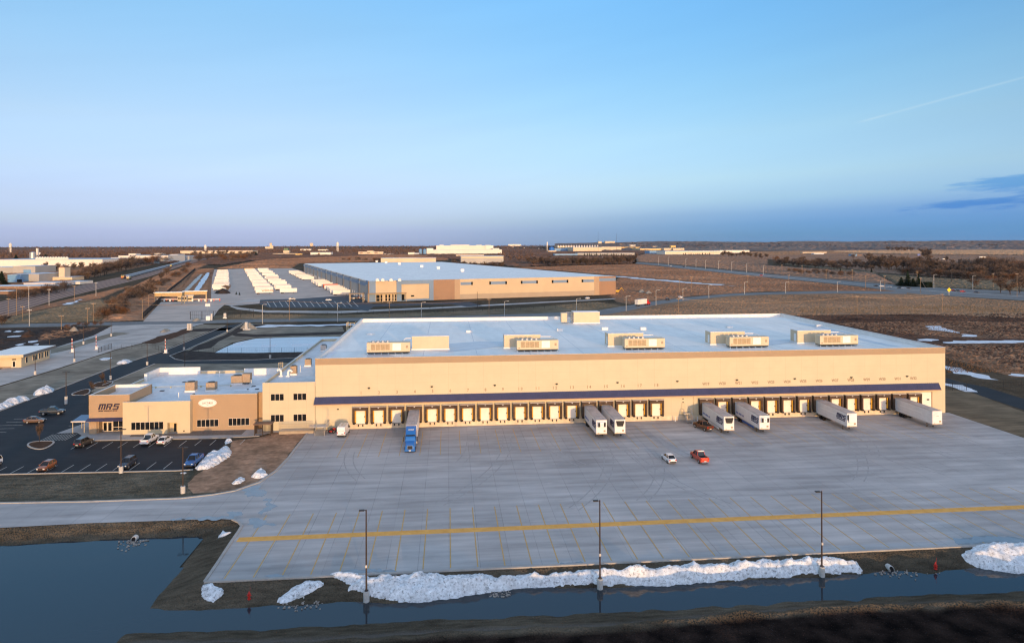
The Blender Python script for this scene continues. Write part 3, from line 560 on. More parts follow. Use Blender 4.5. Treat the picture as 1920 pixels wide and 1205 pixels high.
ribbon(rail_c, 19, -19, 0.04, 'ballast', ballast)
for o in (-15,-9,-3,3,9,15): ribbon(rail_c, o+1.5, o-1.5, 0.08, 'railway_track', ties)
# hills along the horizon to the east
HILL = [(1040,457.5),(1100,456.6),(1150,455.5),(1200,454.4),(1250,453.6),(1300,453.4),(1350,454),(1400,454.6),(1450,454.8),(1500,453.2),(1550,453.6),(1600,454.2),(1650,453.2),(1700,452.8),(1750,452.8),(1800,452.2),(1860,452),(1920,452),(2000,452.4),(2150,453),(2300,455)]
field([(-200,505),(0,500),(200,492),(424,497),(480,488),(760,477),(960,500),(1190,494),(1190,480),(1230,471.5),(960,466),(480,466),(-200,468)], 0.004, f_wood, 8, 200, 13.7, .5)
field([(1190,480),(1440,486),(1640,511),(1930,530),(2300,540),(2300,481),(1960,479.5),(1760,478),(1560,475),(1230,471.5)], 0.004, f_pur, 6, 120, 14.9, .5)
hb = MB(); k = len(HILL)*10-9; rows = []
HD = [4300+i*110 for i in range(48)]+[9800,11500,15000]
for Dd in HD:
    fr = float(np.interp(Dd, [4300,5600,7200,9000,11500,15000], [0,.35,.8,1,.9,.5]))
    row = []
    for j in range(k):
        a, b = HILL[j//10], HILL[min(len(HILL)-1, j//10+1)]; t = (j % 10)/10; px = a[0]+(b[0]-a[0])*t; py = a[1]+(b[1]-a[1])*t
        x, y = PD(px, Dd); top = CH-((px-960)*SR+(py+0.5-CY)*CR)/CF*9000
        row.append((x, y, max(0.0, top)*fr*(1+0.12*fbm(px/60, Dd/900, 5))+(0.3+rnd.uniform(0,14)*min(1,(Dd-4300)/600) if fr else -1)))
    rows.append(row)
for r in rows: hb.v += r
for i in range(len(rows)-1):
    for j in range(k-1): hb.f.append((i*k+j, i*k+j+1, (i+1)*k+j+1, (i+1)*k+j)); hb.m.append(0)
hillm = mat('hill_fields', (0.08,0.055,0.05), 0.95, 0, 0.0016, col2=(0.22,0.155,0.115), space='World', stretch=(1,1,1), detail=3, fine=(0.01,0.25))
struct(hb.build('hills', hillm))
# ================================================================ THE COLD STORE
B0, B1, BY1, BH = -33.3, 135.8, 267.6, 17.9
RZ = 16.75
store = thing('cold_store', 'huge low cold store with cream panel walls, blue canopy and white roof', 'warehouse', (0,0,0))
w = MB()
w.box(B0, YW, 0, B1, YW+0.4, 16.3); w.box(B0, BY1-0.4, 0, B1, BY1, 16.3)
w.box(B0, YW+0.4, 0, B0+0.4, BY1-0.4, 16.3); w.box(B1-0.4, YW+0.4, 0, B1, BY1-0.4, 16.3)
w.build('wall', cream, store)
w = MB(); e = 0.03
w.box(B0-e, YW-e, 16.3, B1+e, YW+0.4, BH); w.box(B0-e, YW+0.4, 16.3, B0+0.4, BY1, BH); w.box(B1-0.4, YW+0.4, 16.3, B1+e, BY1, BH)
w.build('fascia_band', tanband, store)
w = MB()
w.box(B0+0.4, YW+0.4, RZ, B0+0.62, BY1-0.4, BH-0.05); w.box(B0+0.62, YW+0.4, RZ, B1-0.4, YW+0.6, BH-0.1)
w.box(B0+0.4, BY1-0.4, 16.3, B1-0.4, BY1, BH); w.box(B1-0.62, YW+0.6, RZ, B1-0.4, BY1-0.4, BH-0.05)
w.build('parapet', parw, store)
w = MB(); w.box(B0-0.1, YW-0.1, BH, B0+0.72, BY1+0.1, BH+0.09); w.box(B1-0.72, YW-0.1, BH, B1+0.1, BY1+0.1, BH+0.09)
w.box(B0+0.72, YW-0.1, BH, B1-0.72, YW+0.55, BH+0.07); w.box(B0+0.72, BY1-0.45, BH, B1-0.72, BY1+0.1, BH+0.09)
w.build('coping', flash, store)
w = MB(); w.box(B0+0.4, YW+0.4, RZ-0.3, B1-0.4, BY1-0.4, RZ); rf = w.build('roof', roofm, store)
# roof seams, walkway pads and wet stains lying on the membrane
w = MB()
for i in range(11): w.box(B0+12+14.5*i, YW+4, RZ+0.004, B0+12.12+14.5*i, BY1-4, RZ+0.02)
for j in range(5): w.box(B0+4, YW+18+18*j, RZ+0.004, B1-4, YW+18.1+18*j, RZ+0.018)
w.build('roof_seam', mat('seam_grey', (0.56,0.56,0.56), 0.6, 0.1), rf)
stain = mat('roof_stain', (0.60,0.61,0.62), 0.4, 0.08, 0.3, space='World', spec=0.35); frost = mat('roof_frost', (0.80,0.80,0.80), 0.7, 0.08, 0.4, space='World')
for pts, mm, nm, sd in (([(1520,612),(1560,620),(1640,640),(1690,650),(1660,648),(1560,626)], stain, 'roof_stain', 1), ([(1480,602),(1530,610),(1600,626),(1560,620),(1500,608)], stain, 'roof_stain', 2), ([(760,650),(900,640),(1000,640),(940,650),(840,660)], stain, 'roof_stain', 3),
                        ([(1350,640),(1480,636),(1500,642),(1400,650)], stain, 'roof_stain', 4), ([(603,671),(625,657),(632,662),(618,672)], frost, 'roof_frost', 5), ([(620,655),(634,646),(640,651),(628,657)], frost, 'roof_frost', 6), ([(690,655),(740,668),(690,669)], stain, 'roof_stain', 7)):
    MB().sheet(edged(PP(pts, RZ), 0.8, 2.2, sd), RZ+0.026+0.002*sd).build(nm, mm, rf)
# canopy over the docks
w = MB(); cx0, cx1 = B0-0.1, 133.9
w.add([(cx0,YW-0.02,8.25),(cx1,YW-0.02,8.25),(cx1+0.05,YW-1.0,6.55),(cx0-0.15,YW-1.0,6.55),(cx0,YW-0.02,6.45),(cx1,YW-0.02,6.45),(cx1+0.05,YW-1.0,6.45),(cx0-0.15,YW-1.0,6.45)],
      [(0,3,2,1),(0,4,7,3),(1,2,6,5),(4,5,6,7)])
cp = w.build('canopy', navy, store)
w = MB(); x = cx0+0.3
while x < cx1:
    w.add([(x-.03,YW-.03,8.25),(x+.03,YW-.03,8.25),(x+.03,YW-.98,6.6),(x-.03,YW-.98,6.6),(x-.03,YW-.03,8.33),(x+.03,YW-.03,8.33),(x+.03,YW-.98,6.68),(x-.03,YW-.98,6.68)], [(4,7,6,5),(0,3,7,4),(1,5,6,2)]); x += 0.62
w.build('standing_seam', navy, cp)
MB().box(cx0-0.15, YW-1.06, 6.38, cx1+0.05, YW-1.002, 6.60).build('gutter', mat('gutter_tan', (0.40,0.24,0.15), 0.5, 0.1), cp)
# dock doors: shelter > door, guide strips, bumpers, lamp
def dock(cx):
    s = MB(); y0 = YW-1.0
    s.box(cx-1.92, y0, 4.75, cx+1.92, YW, 5.62, 0)
    for q in (-1, 1):
        a, b = sorted((cx+q*1.92, cx+q*1.42)); s.box(a, y0, 1.75, b, YW, 4.75, 0)
        a, b = sorted((cx+q*1.84, cx+q*1.30)); s.box(a, y0-0.08, 1.35, b, YW, 1.75, 1)
    s.box(cx-1.95, y0-0.03, 5.62, cx+1.95, YW, 5.70, 2)
    sh = s.build('dock_shelter', [darkfoam, shelter_in, flash], store)
    MB().box(cx-1.42, YW-0.06, 1.25, cx+1.42, YW-0.003, 4.75).build('dock_recess', shelter_in, sh)
    MB().box(cx-1.12, YW-0.16, 1.32, cx+1.12, YW-0.062, 4.6).build('dock_door', doorw, sh)
    for q in (-1, 1):
        MB().box(cx+q*1.27-0.12, YW-0.55, 1.75, cx+q*1.27+0.12, YW-0.17, 4.7).build('guide_strip', yellowp, sh)
        MB().box(cx+q*0.55-0.13, YW-0.28, 0.62, cx+q*0.55+0.13, YW-0.003, 1.12).build('bumper', rubber, sh)
    MB().box(cx-1.2, YW-0.12, 1.16, cx+1.2, YW-0.064, 1.245).build('dock_plate', steel, sh)
    MB().box(cx+0.95, YW-0.32, 2.95, cx+1.16, YW-0.17, 3.25).build('lock_box', rubber, sh)
    MB().box(cx-0.13, y0-0.05, 5.30, cx+0.13, y0-0.003, 5.46).build('dock_lamp', whitep, sh)
for c in DOCKS: dock(c)
numm = mat('number_brown', (0.29,0.20,0.125), 0.6, 0.1)
for i, c in enumerate(DOCKS):
    s_ = str(i+1) if i < 18 else 'W%d' % (i+1)
    text('dock_number', ' '.join(s_) if i > 8 and i < 18 else s_, 1.05, numm, store, (c+0.1, YW-0.02, 9.0+0.02*i), (R(90),0,0), 0.015, 0, 0.02, 0.9)
for x in (-20.0,-4.2,11.9,28.0,44.1,60.2,76.5,92.6,108.6,124.6):
    b = MB(); b.box(x-0.28, YW-0.35, 10.2, x+0.28, YW-0.003, 10.42); b.box(x-0.18, YW-0.2, 10.05, x+0.18, YW-0.003, 10.2); b.build('wall_light', darkmet, store)
b = MB(); b.box(-27.9, YW-0.3, 5.0, -27.5, YW-0.003, 5.25); b.build('wall_light', darkmet, store)
# roller door and man doors
MB().box(127.0, YW-0.12, 0.9, 131.6, YW-0.003, 5.75).build('roller_door', doorw, store); 
dd = MB().box(131.65, YW-0.16, 0.9, 131.95, YW-0.003, 5.85).build('door_track', mat('track_tan', (0.4,0.27,0.17), 0.6), store)
MB().box(130.3, YW-0.2, 3.6, 131.0, YW-0.125, 3.95).build('lock_box', rubber, store)
MB().box(61.3, YW-0.1, 2.2, 62.4, YW-0.003, 4.5).build('side_door', cream2, store)
for z in (4.6,5.5): MB().box(61.6, YW-0.2, z, 61.9, YW-0.003, z+0.22).build('wall_light', darkmet, store)
for x in (-24.6+4.5*3, 10.0, 28, 46, 64.6): MB().tube((x,YW-0.08,0.1),(x,YW-0.08,6.4),0.05).build('conduit', cream2, store)
# concrete plinth below the docks
MB().box(-24.6, YW-0.045, 0, 126.6, YW-0.003, 1.15).build('plinth', mat('plinth_cream', (0.70,0.55,0.38), 0.7, 0.12, 0.5, fine=(1.5,0.08)), store)

# ================================================================ OFFICE WING
def window(parent, x0, x1, z0, z1, y, n, fr=None):
    fr = fr or alum; b = MB(); t = 0.09
    b.box(x0, y-0.08, z0, x1, y-0.002, z0+t); b.box(x0, y-0.08, z1-t, x1, y-0.002, z1)
    wd = (x1-x0)/n
    for i in range(n+1):
        xx = x0+wd*i; a = max(x0, xx-t/2); c = min(x1, xx+t/2); b.box(a, y-0.08, z0+t, c, y-0.002, z1-t)
    f = b.build('window', fr, parent)
    MB().box(x0+0.02, y-0.035, z0+0.02, x1-0.02, y-0.003, z1-0.02).build('pane', glass, f)
    return f
link_b = thing('link_block', 'two storey cream block with four triple windows between office and cold store', 'office block', (-40,YW,0))
LX0, LX1, LY1, LH, LRZ = -46.2, -33.4, 255.0, 12.05, 11.3
def rel(o, base): return o
def boxes(parent, base, name, m, lst):
    b = MB()
    for q in lst: b.box(q[0]-base[0], q[1]-base[1], q[2], q[3]-base[0], q[4]-base[1], q[5])
    return b.build(name, m, parent)
lb = (-40, YW)
boxes(link_b, lb, 'wall', cream, [(LX0,YW,0,LX1,YW+.3,LH),(LX0,YW+.3,0,LX0+.3,LY1,LH),(LX0+.3,LY1-.3,0,LX1,LY1,LH)])
boxes(link_b, lb, 'roof', roofl, [(LX0+.3,YW+.3,LRZ-.3,LX1,LY1-.3,LRZ)])
boxes(link_b, lb, 'coping', flash, [(LX0-.05,YW-.05,LH,LX0+.4,LY1+.05,LH+.08),(LX0+.4,YW-.05,LH,LX1,YW+.35,LH+.06),(LX0+.4,LY1-.35,LH,LX1,LY1+.05,LH+.08)])
for (x0, x1) in ((-44.2,-41.0),(-38.7,-35.5)):
    for (z0, z1) in ((7.55,9.35),(2.3,4.15)): window(link_b, x0-lb[0], x1-lb[0], z0, z1, 0, 3)
office = thing('office', 'single storey office of tan and cream panels with flat white roof', 'office', (-68,177,0))
ob = (-68,177)
OX0, OX1, OY1, ORZ = -88.0, -47.0, 217.5, 7.15
boxes(office, ob, 'rear_wall', cream2, [(OX0,190,0,OX0+.3,OY1,7.9),(OX0+.3,OY1-.3,0,OX1+.6,OY1,7.9)])
boxes(office, ob, 'roof', roofl, [(OX0+.3,179.6,ORZ-.3,OX1+.6,OY1-.3,ORZ)])
# cream centre section with window band and recessed door
cr = boxes(office, ob, 'cream_wall', cream2, [(-79.5,175.5,0,-69.0,175.9,8.0),(-69.0,175.5,2.75,-66.6,175.9,8.0),(-66.6,175.5,0,-63.6,175.9,8.0),(-79.5,175.9,0,-79.2,179.5,8.0),(-63.9,175.9,0,-63.6,178.0,8.0),(-69.2,175.9,0,-69.0,177.2,2.75),(-66.6,175.9,0,-66.4,177.2,2.75),(-69.0,177.0,0,-66.6,177.2,2.75)])
boxes(office, ob, 'roof_apron', roofl, [(-79.2,175.9,ORZ-.3,-63.9,179.6,ORZ)])
boxes(office, ob, 'soffit', cream2, [(-69.0,175.9,2.75,-66.6,177.0,2.85)])
d_ = boxes(office, ob, 'entrance_door', mat('door_frame_yellow', (0.66,0.50,0.28), 0.5, 0.05), [(-68.3,176.9,0,-66.7,176.997,2.5)])
boxes(d_, ob, 'pane', glass, [(-67.95,176.86,0.25,-67.35,176.898,2.25),(-67.05,176.86,0.25,-66.8,176.898,2.25)])
window(office, -77.5+68, -69.9+68, 1.15, 3.15, 175.5-177, 7)
boxes(office, ob, 'hose_box', darkmet, [(-65.2,175.35,0.5,-64.9,175.497,0.8)])
boxes(office, ob, 'coping', flash, [(-79.55,175.45,8.0,-63.55,175.95,8.07),(-88.05,190.3,7.9,-87.65,206.8,7.97),(-75.6,217.15,7.9,-61.5,217.55,7.97)])
# tan right section
boxes(office, ob, 'tan_wall', tan, [(-64.2,177.3,0,-48.0,177.7,9.05),(-48.4,177.7,0,-48.0,179.5,9.05),(-48.0,179.0,0,-46.4,179.4,9.05),(-64.2,177.7,ORZ,-63.8,179.5,9.05)])
boxes(office, ob, 'coping', flash, [(-64.25,177.25,9.05,-47.95,177.75,9.12)])
window(office, -62.6+68, -57.4+68, 1.05, 2.95, 0.3, 5); window(office, -55.0+68, -49.9+68, 1.15, 3.1, 0.3, 5)
sg = MB(); k = 36
ell = [(math.cos(2*math.pi*i/k), math.sin(2*math.pi*i/k)) for i in range(k)]
sg.add([(2.2*c, 0, 1.0*s) for c, s in ell]+[(2.2*c, -0.16, 1.0*s) for c, s in ell], [(i,(i+1) % k,(i+1) % k+k,i+k) for i in range(k)]+[tuple(range(k,2*k))])
so = sg.build('oval_sign', mat('sign_white', (0.82,0.76,0.70), 0.45, 0.03), office, (-60.0+68, 0.298, 7.05))
text('sign_lettering', 'LACTALIS', 0.66, mat('sign_grey', (0.20,0.17,0.17), 0.5), so, (0,-0.175,-0.02), (R(90),0,0), 0.012, 0, 0.006, 0.92)
r_ = MB().box(0.52,-0.185,-0.24,0.60,-0.164,0.26).build('sign_accent', redp, so)
text('sign_small_lettering', 'USA', 0.22, MATS['sign_grey'], so, (0,-0.175,-0.48), (R(90),0,0), 0.012, 0, 0.0, 1.2)
g_ = MB()
for s in (-1,1):
    for i in range(8):
        a0 = R(118+i*15.0); a1 = R(118+(i+1)*15.0)
        p = (s*2.0*abs(math.cos(a0))*(-1 if math.cos(a0) < 0 else 1), -0.165, 0.84*math.sin(a0)); q = (s*2.0*abs(math.cos(a1))*(-1 if math.cos(a1) < 0 else 1), -0.165, 0.84*math.sin(a1)); g_.tube(p, q, 0.012, n=4)
g_.build('sign_border', MATS['sign_grey'], so)
# tan portal with the company letters
boxes(office, ob, 'portal_wall', tan, [(-88.1,177.0,3.95,-78.55,177.4,9.6),(-88.1,177.0,0,-86.3,177.4,3.95),(-88.1,177.4,0,-87.7,190.0,9.6),(-86.3,177.4,0,-86.0,179.6,3.95),(-86.0,179.4,0,-79.5,179.6,3.95),(-78.95,177.4,7.1,-78.55,190.0,9.6)])
boxes(office, ob, 'portal_roof', roofl, [(-87.7,177.4,7.6,-78.95,189.7,7.9)])
boxes(office, ob, 'portal_parapet', parw, [(-87.7,189.7,7.1,-78.55,190.0,9.6)])
boxes(office, ob, 'coping', flash, [(-88.15,176.95,9.6,-78.5,177.45,9.67),(-88.15,177.45,9.6,-87.65,190.05,9.67),(-87.65,189.65,9.6,-78.5,190.05,9.67),(-79.0,177.45,9.6,-78.5,189.65,9.67)])
boxes(office, ob, 'portal_soffit', cream2, [(-86.3,177.4,3.9,-79.5,179.4,3.98)])
MB().add([(-88.3+68,177.0-177,4.05),(-79.45+68,0,4.05),(-79.45+68,-1.3,3.55),(-88.3+68,-1.3,3.55),(-88.3+68,0,3.9),(-79.45+68,0,3.9),(-79.45+68,-1.3,3.42),(-88.3+68,-1.3,3.42)], [(0,3,2,1),(3,7,6,2),(0,4,7,3),(1,2,6,5),(4,5,6,7)]).build('entrance_canopy', navy, office)
dr = boxes(office, ob, 'entrance_door', alum, [(-86.0,179.3,0,-83.6,179.397,2.95)])
boxes(dr, ob, 'pane', glass, [(-85.75,179.26,0.2,-85.0,179.298,2.25),(-84.65,179.26,0.2,-83.85,179.298,2.25),(-85.75,179.26,2.5,-83.85,179.298,2.85)])
window(office, -83.5+68, -79.55+68, 0.15, 3.0, 2.35, 3)
boxes(office, ob, 'window_rail', alum, [(-83.5,179.25,1.05,-79.55,179.349,1.17)])
lm = mat('letter_dark', (0.03,0.025,0.05), 0.5, 0.1)
def mrs_logo(parent, loc, rot, h, m, name='logo', sub=True, bits=True):
    """three slanted block letters drawn as bars, with a word line below"""
    b = MB(); t = 0.10*h/2
    def bar(x0, z0, x1, z1):
        p = [(x0+0.28*z0, z0), (x1+0.28*z0, z0), (x1+0.28*z1, z1), (x0+0.28*z1, z1)]
        b.add([(x*h, z*h, 0.0) for x, z in p]+[(x*h, z*h, t) for x, z in p], [(0,3,2,1),(4,5,6,7),(0,1,5,4),(1,2,6,5),(2,3,7,6),(3,0,4,7)])
    bar(0,0,.27,1); bar(.45,0,.67,.8); bar(.85,0,1.1,1); bar(.27,.78,.85,1)
    bar(1.25,0,1.5,1); bar(1.5,.78,2.15,1); bar(1.95,.45,2.2,.78); bar(1.5,.4,1.95,.58); bar(1.8,0,2.08,.4)
    bar(2.45,.78,3.35,1); bar(2.42,.42,2.68,.78); bar(2.68,.42,3.3,.6); bar(3.08,.2,3.33,.42); bar(2.38,0,3.3,.2)
    o = b.build(name, m, parent, loc); o.rotation_euler = rot
    if sub: text('logo_lettering', 'MIDWEST  REFRIGERATED  SERVICES', 0.26*h, m, o, (1.62*h,-0.22*h,t*0.5), (0,0,0), t*0.5, 0.2, 0.008*h, 0.73)
    return o
mrs_logo(office, (-85.95+68, -0.003, 6.05), (R(90),0,0), 1.42, lm)
# raised parapets at the back
boxes(office, ob, 'rear_parapet', parw, [(-87.7,206.8,ORZ,-87.4,217.2,9.2),(-87.4,216.9,ORZ,-75.6,217.2,9.2),(-61.5,213.2,ORZ,-46.4,213.5,9.1),(-87.4,206.8,ORZ,-86.9,207.1,9.2)])
boxes(office, ob, 'coping', flash, [(-87.75,206.75,9.2,-87.35,217.25,9.27),(-87.35,216.85,9.2,-75.55,217.25,9.27),(-61.55,213.15,9.1,-46.35,213.55,9.17)])
for x, y in ((-79,183),(-74,200)): pass
b = MB()
for i in range(7): b.box(-84.5+4*i+68, 196.5-177, ORZ, -84.2+4*i+68, 196.8-177, ORZ+0.3)
b.tube((-84.4+68,196.65-177,ORZ+0.33),(-60+68,196.65-177,ORZ+0.33),0.06); b.build('gas_pipe', mat('pipe_yellow', (0.5,0.42,0.2), 0.5), office)
b = MB()
for x, y in ((-75.5,204),(-77,192.5),(-52,192),(-54,196),(-57,200)): b.box(x-0.5+68, y-0.5-177, ORZ, x+0.5+68, y+0.5-177, ORZ+0.12)
b.build('roof_drain', darkmet, office)
fz = MB()
for s, pts in enumerate(([(440,716),(460,706),(490,703),(470,712)], [(462,728),(490,722),(493,733),(470,735)], [(430,731),(470,728),(460,733)])):
    fz.sheet(edged([(x+68, y-177) for x, y in PP(pts, ORZ)], 0.6, 1.2, s), ORZ+0.02)
fz.build('roof_frost', frost, office)
def vent_pipe(x, y, z, h=0.9, r=0.1): return tag(MB().tube((0,0,0),(0,0,h),r,n=8).tube((0,0,h),(0,0,h+0.12),r*1.5,n=8).build('vent_pipe', whitep, None, (x,y,z)), '', 'vent')
for (x, y, z, h, lab) in ((*P(335,748,ORZ),ORZ,1.6,'white vent pipe near the front edge of the cream office roof'), (*P(412,706,ORZ),ORZ,1.5,'white vent pipe at the middle back of the office roof'), (*P(471,722,ORZ),ORZ,1.4,'galvanised vent pipe at the right end of the office roof'), (*P(563,697,LRZ),LRZ,1.7,'white vent pipe on the link block roof beside the tan unit')):
    vent_pipe(x, y, z, h)['label'] = lab
# ================================================================ ROOFTOP MACHINES
def hvac(name, label, x, y, z, sx, sy, h, m=brickt, curb=True):
    t = thing(name, label, 'rooftop unit', (x,y,z))
    if curb: MB().box(-sx/2-.12,-sy/2-.12,0,sx/2+.12,sy/2+.12,0.4).build('curb', parw, t)
    b = MB().box(-sx/2,-sy/2,0.4,sx/2,sy/2,0.4+h); b.build('casing', m, t, bevel=0.03)
    f = MB().tube((0,0,0.4+h),(0,0,0.55+h),min(sx,sy)*0.38,n=12); f.build('fan', darkmet, t)
    return t
for px, py, s, lab in ((359,733,(2.4,2.4,2.2),'tan square rooftop unit, leftmost of three on the office roof'), (397,732,(2.3,2.3,1.9),'tan square rooftop unit, middle one of three on the office roof'), (446,719,(3.0,2.6,2.0),'wide tan rooftop unit, rightmost of three on the office roof')):
    x, y = P(px, py, ORZ); t = hvac('rooftop_unit', lab, x, y, ORZ, *s)
    if px == 446: MB().box(1.5,-1.0,0.4,3.6,1.2,2.9).build('side_casing', brickt, t, bevel=0.03)
x, y = P(551,702,LRZ); hvac('rooftop_unit', 'small tan rooftop unit at the front of the link block roof', x, y, LRZ, 1.6, 1.6, 2.0)
x, y = P(578,686,LRZ); hvac('rooftop_unit', 'small tan rooftop unit in the middle of the link block roof', x, y, LRZ, 1.7, 1.7, 1.7)
x, y = P(607,658,LRZ); hvac('rooftop_unit', 'small grey rooftop unit at the far end of the link block roof', x, y, LRZ, 1.8, 1.8, 1.7, steel)
for px, py, lab in ((527,706,'curved white duct cowl beside the parapet of the link block'), (540,706,'curved white duct cowl next to the small tan unit')):
    x, y = P(px, py, LRZ); b = MB(); b.box(-.5,-.5,0,.5,.5,.35)
    pts = [(0,0,0.35),(0,0,1.1),(0.15,0,1.55),(0.5,0,1.75),(0.9,0,1.6),(1.05,0,1.25)] if px == 540 else [(0,0,0.35),(0,0,1.4),(-0.2,0,1.8),(-0.6,0,1.95),(-1.0,0,1.7)]
    b.path(pts, 0.3, 8); tag(b.build('duct_cowl', whitep, None, (x,y,LRZ)), lab, 'duct cowl')
def ladder(name, label, x, y, z0, z1):
    t = thing(name, label, 'roof ladder', (x,y,0)); b = MB()
    for s in (-.35,.35): b.tube((s,0,z0),(s,0,z1),0.05,n=5)
    zz = z0+.3
    while zz < z1: b.tube((-.35,0,zz),(.35,0,zz),0.03,n=4); zz += 0.4
    b.build('rungs', cream2, t)
    c = MB()
    for zz in (z1-1.6, z1-0.9, z1-0.2):
        c.path([(-.6,0,zz),(-.6,-.8,zz),(.6,-.8,zz),(.6,0,zz)], 0.06, 4)
    for s in (-.6,.6): c.tube((s,-.8,z1-1.7),(s,-.8,z1),0.06,n=4)
    c.build('cage', cream2, t); return t
ladder('roof_ladder', 'caged cream ladder rising past the edge of the link block roof', LX0-0.5, 197.0, 7.2, 13.6)
pf = thing('access_platform', 'railed cream access platform at the back left corner of the big white roof', 'platform', (B0-1.6, 252.0, 0))
MB().box(-1.5,-2.2,15.6,1.5,2.2,15.8).build('deck', cream2, pf)
b = MB()
for s in ((-1.5,-2.2),(1.4,-2.2),(-1.5,2.2),(-1.5,0),(0,-2.2)): b.tube((s[0],s[1],15.8),(s[0],s[1],18.4),0.09,n=5)
for z in (16.7,17.5,18.4): b.tube((-1.5,-2.2,z),(1.4,-2.2,z),0.07,n=4); b.tube((-1.5,-2.2,z),(-1.5,2.2,z),0.07,n=4); b.tube((1.4,-2.2,z),(1.4,2.2,z),0.07,n=4)
b.build('railing', cream2, pf); MB().box(-1.2,-1.9,11.2,-0.9,-1.6,15.6).box(0.9,-1.9,11.2,1.2,-1.6,15.6).build('support', cream2, pf)
def condenser(label, x, y):
    """long cream condenser: casing on a dark raised skid, coil grilles, pale access doors, fan cowls on top"""
    t = thing('condenser_unit', label, 'condenser', (x,y,RZ)); L = 11.6
    b = MB().box(0.1,0.1,0.35,L-0.1,2.7,0.62); sk = b.build('skid', darkmet, t)
    for i in range(7): MB().box(0.1+i*1.86,0.0,0,0.3+i*1.86,0.2,0.35).box(0.1+i*1.86,2.5,0,0.3+i*1.86,2.7,0.35).build('foot', whitep, sk)
    MB().box(0,0,0.62,L,2.8,3.15).build('casing', unitc, t, bevel=0.03)
    for i in range(4): MB().box(1.1+i*1.3,-0.04,1.15,2.25+i*1.3,-0.002,2.8).build('coil_grille', coil, t)
    MB().box(6.9,-0.05,1.0,9.2,-0.002,2.95).build('access_door', coilp, t)
    MB().box(10.5,-0.04,1.6,11.1,-0.002,2.3).build('control_panel', brickt, t)
    MB().box(0.4,-0.05,0.95,0.8,-0.002,1.25).build('junction_box', brickt, t)
    for i in range(4):
        f = MB(); f.tube((1.6+i*1.3,1.4,3.15),(1.6+i*1.3,1.4,3.5),0.58,0.5,12); f.tube((1.6+i*1.3,1.4,3.5),(1.6+i*1.3,1.4,3.56),0.5,0.12,12); f.build('fan_cowl', steel, t)
    return t
def penthouse(label, x, y, L=10.4, d=4.2, h=3.4, left_door=True):
    t = thing('rooftop_penthouse', label, 'rooftop unit', (x,y,RZ))
    MB().box(-0.15,-0.15,0,L+0.15,d+0.15,0.4).build('curb', parw, t)
    MB().box(0,0,0.4,L,d,0.4+h).build('casing', unitc, t, bevel=0.03)
    MB().box(-0.06,-0.06,0.4+h,L+0.06,d+0.06,0.5+h).build('cap', parw, t)
    b = MB(); b.box(-0.05,0.8,0.6,-0.002,2.0,2.9); b.build('side_door', whitep, t)
    b = MB(); b.path([(L-2.5,d+.1,h*0.9),(L-2.5,d+1.2,h*0.9)], 0.15); b.build('pipe', steel, t)
    return t
cl = ['the leftmost long condenser on the white roof, left of its cream penthouse', 'long cream condenser, second from left in the row on the white roof', 'long cream condenser, middle of the five in the row on the white roof', 'long cream condenser, fourth from left in the row on the white roof', 'rightmost of the five long cream condensers on the white roof']
pl = ['cream windowless penthouse standing right of the leftmost condenser', 'cream penthouse half hidden behind the second condenser from left', 'cream penthouse half hidden behind the middle condenser', 'cream penthouse half hidden behind the fourth condenser', 'cream penthouse half hidden behind the rightmost condenser']
for i, x in enumerate((-22.0,18.9,49.3,79.8,106.8)):
    condenser(cl[i], x, 187.8)['group'] = 'condensers along the front of the white roof'
for i, x in enumerate((-10.2,15.9,46.1,76.7,103.4)):
    t = penthouse(pl[i], x, 194.2); t['group'] = 'penthouses behind the condensers'
    b = MB()
    if i == 0: b.path([(0,1.5,3.2),(-1.8,1.2,3.2),(-2.6,0.2,2.6)], 0.14)
    else: b.path([(10.4,1.5,3.1),(13.6,1.2,3.1),(14.6,-1.2,2.7)], 0.14)
    b.build('pipe', whitep, t)
penthouse('cream penthouse by itself at the far back parapet of the white roof', 46.8, 252.5, 9.9, 5.0, 3.8)
t = thing('pipe_rack', 'small cream machine and steel pipe rack left of the far back penthouse', 'rooftop unit', (42.3,253.5,RZ))
MB().box(0,0,0.5,2.2,2.6,3.9).build('casing', unitc, t, bevel=0.03)
b = MB()
for x in (2.5,4.0): 
    for y in (0.2,2.4): b.tube((x,y,0),(x,y,4.0),0.08,n=5)
for z in (1.2,2.2,3.2,4.0): b.tube((2.2,0.2,z),(4.4,0.2,z),0.09,n=5); b.tube((2.2,2.4,z),(4.4,2.4,z),0.09,n=5)
b.tube((2.5,0.2,0.3),(4.0,0.2,2.2),0.08,n=5); b.build('rack', steel, t)
def hatch(label, px, py, sx, h, m=parw):
    x, y = P(px, py, RZ); t = thing('roof_hatch', label, 'roof hatch', (x,y,RZ), 0, 'hatches and vents on the white roof')
    MB().box(-sx/2,-.7,0,sx/2,.7,h).build('curb', m, t, bevel=0.03); MB().box(-sx/2-.1,-.8,h,sx/2+.1,.8,h+.16).build('lid', parw, t, bevel=0.03)
hatch('low pale roof hatch left of centre behind the first penthouse', 695, 627, 2.3, 0.35); hatch('low pale roof hatch behind the second condenser, left of the far penthouse', 880, 623, 2.0, 0.6)
hatch('pale roof hatch just in front of the far back penthouse', 1049.5, 620, 2.0, 0.7); hatch('white square vent standing right in front of the far penthouse', 1133.5, 618, 2.2, 0.8); hatch('white square vent above the middle condenser', 1206, 618, 2.2, 0.8); hatch('low pale roof hatch behind the fourth penthouse', 1367, 614, 2.1, 0.4); hatch('low pale roof hatch behind the rightmost penthouse', 1535, 612, 2.3, 0.5)
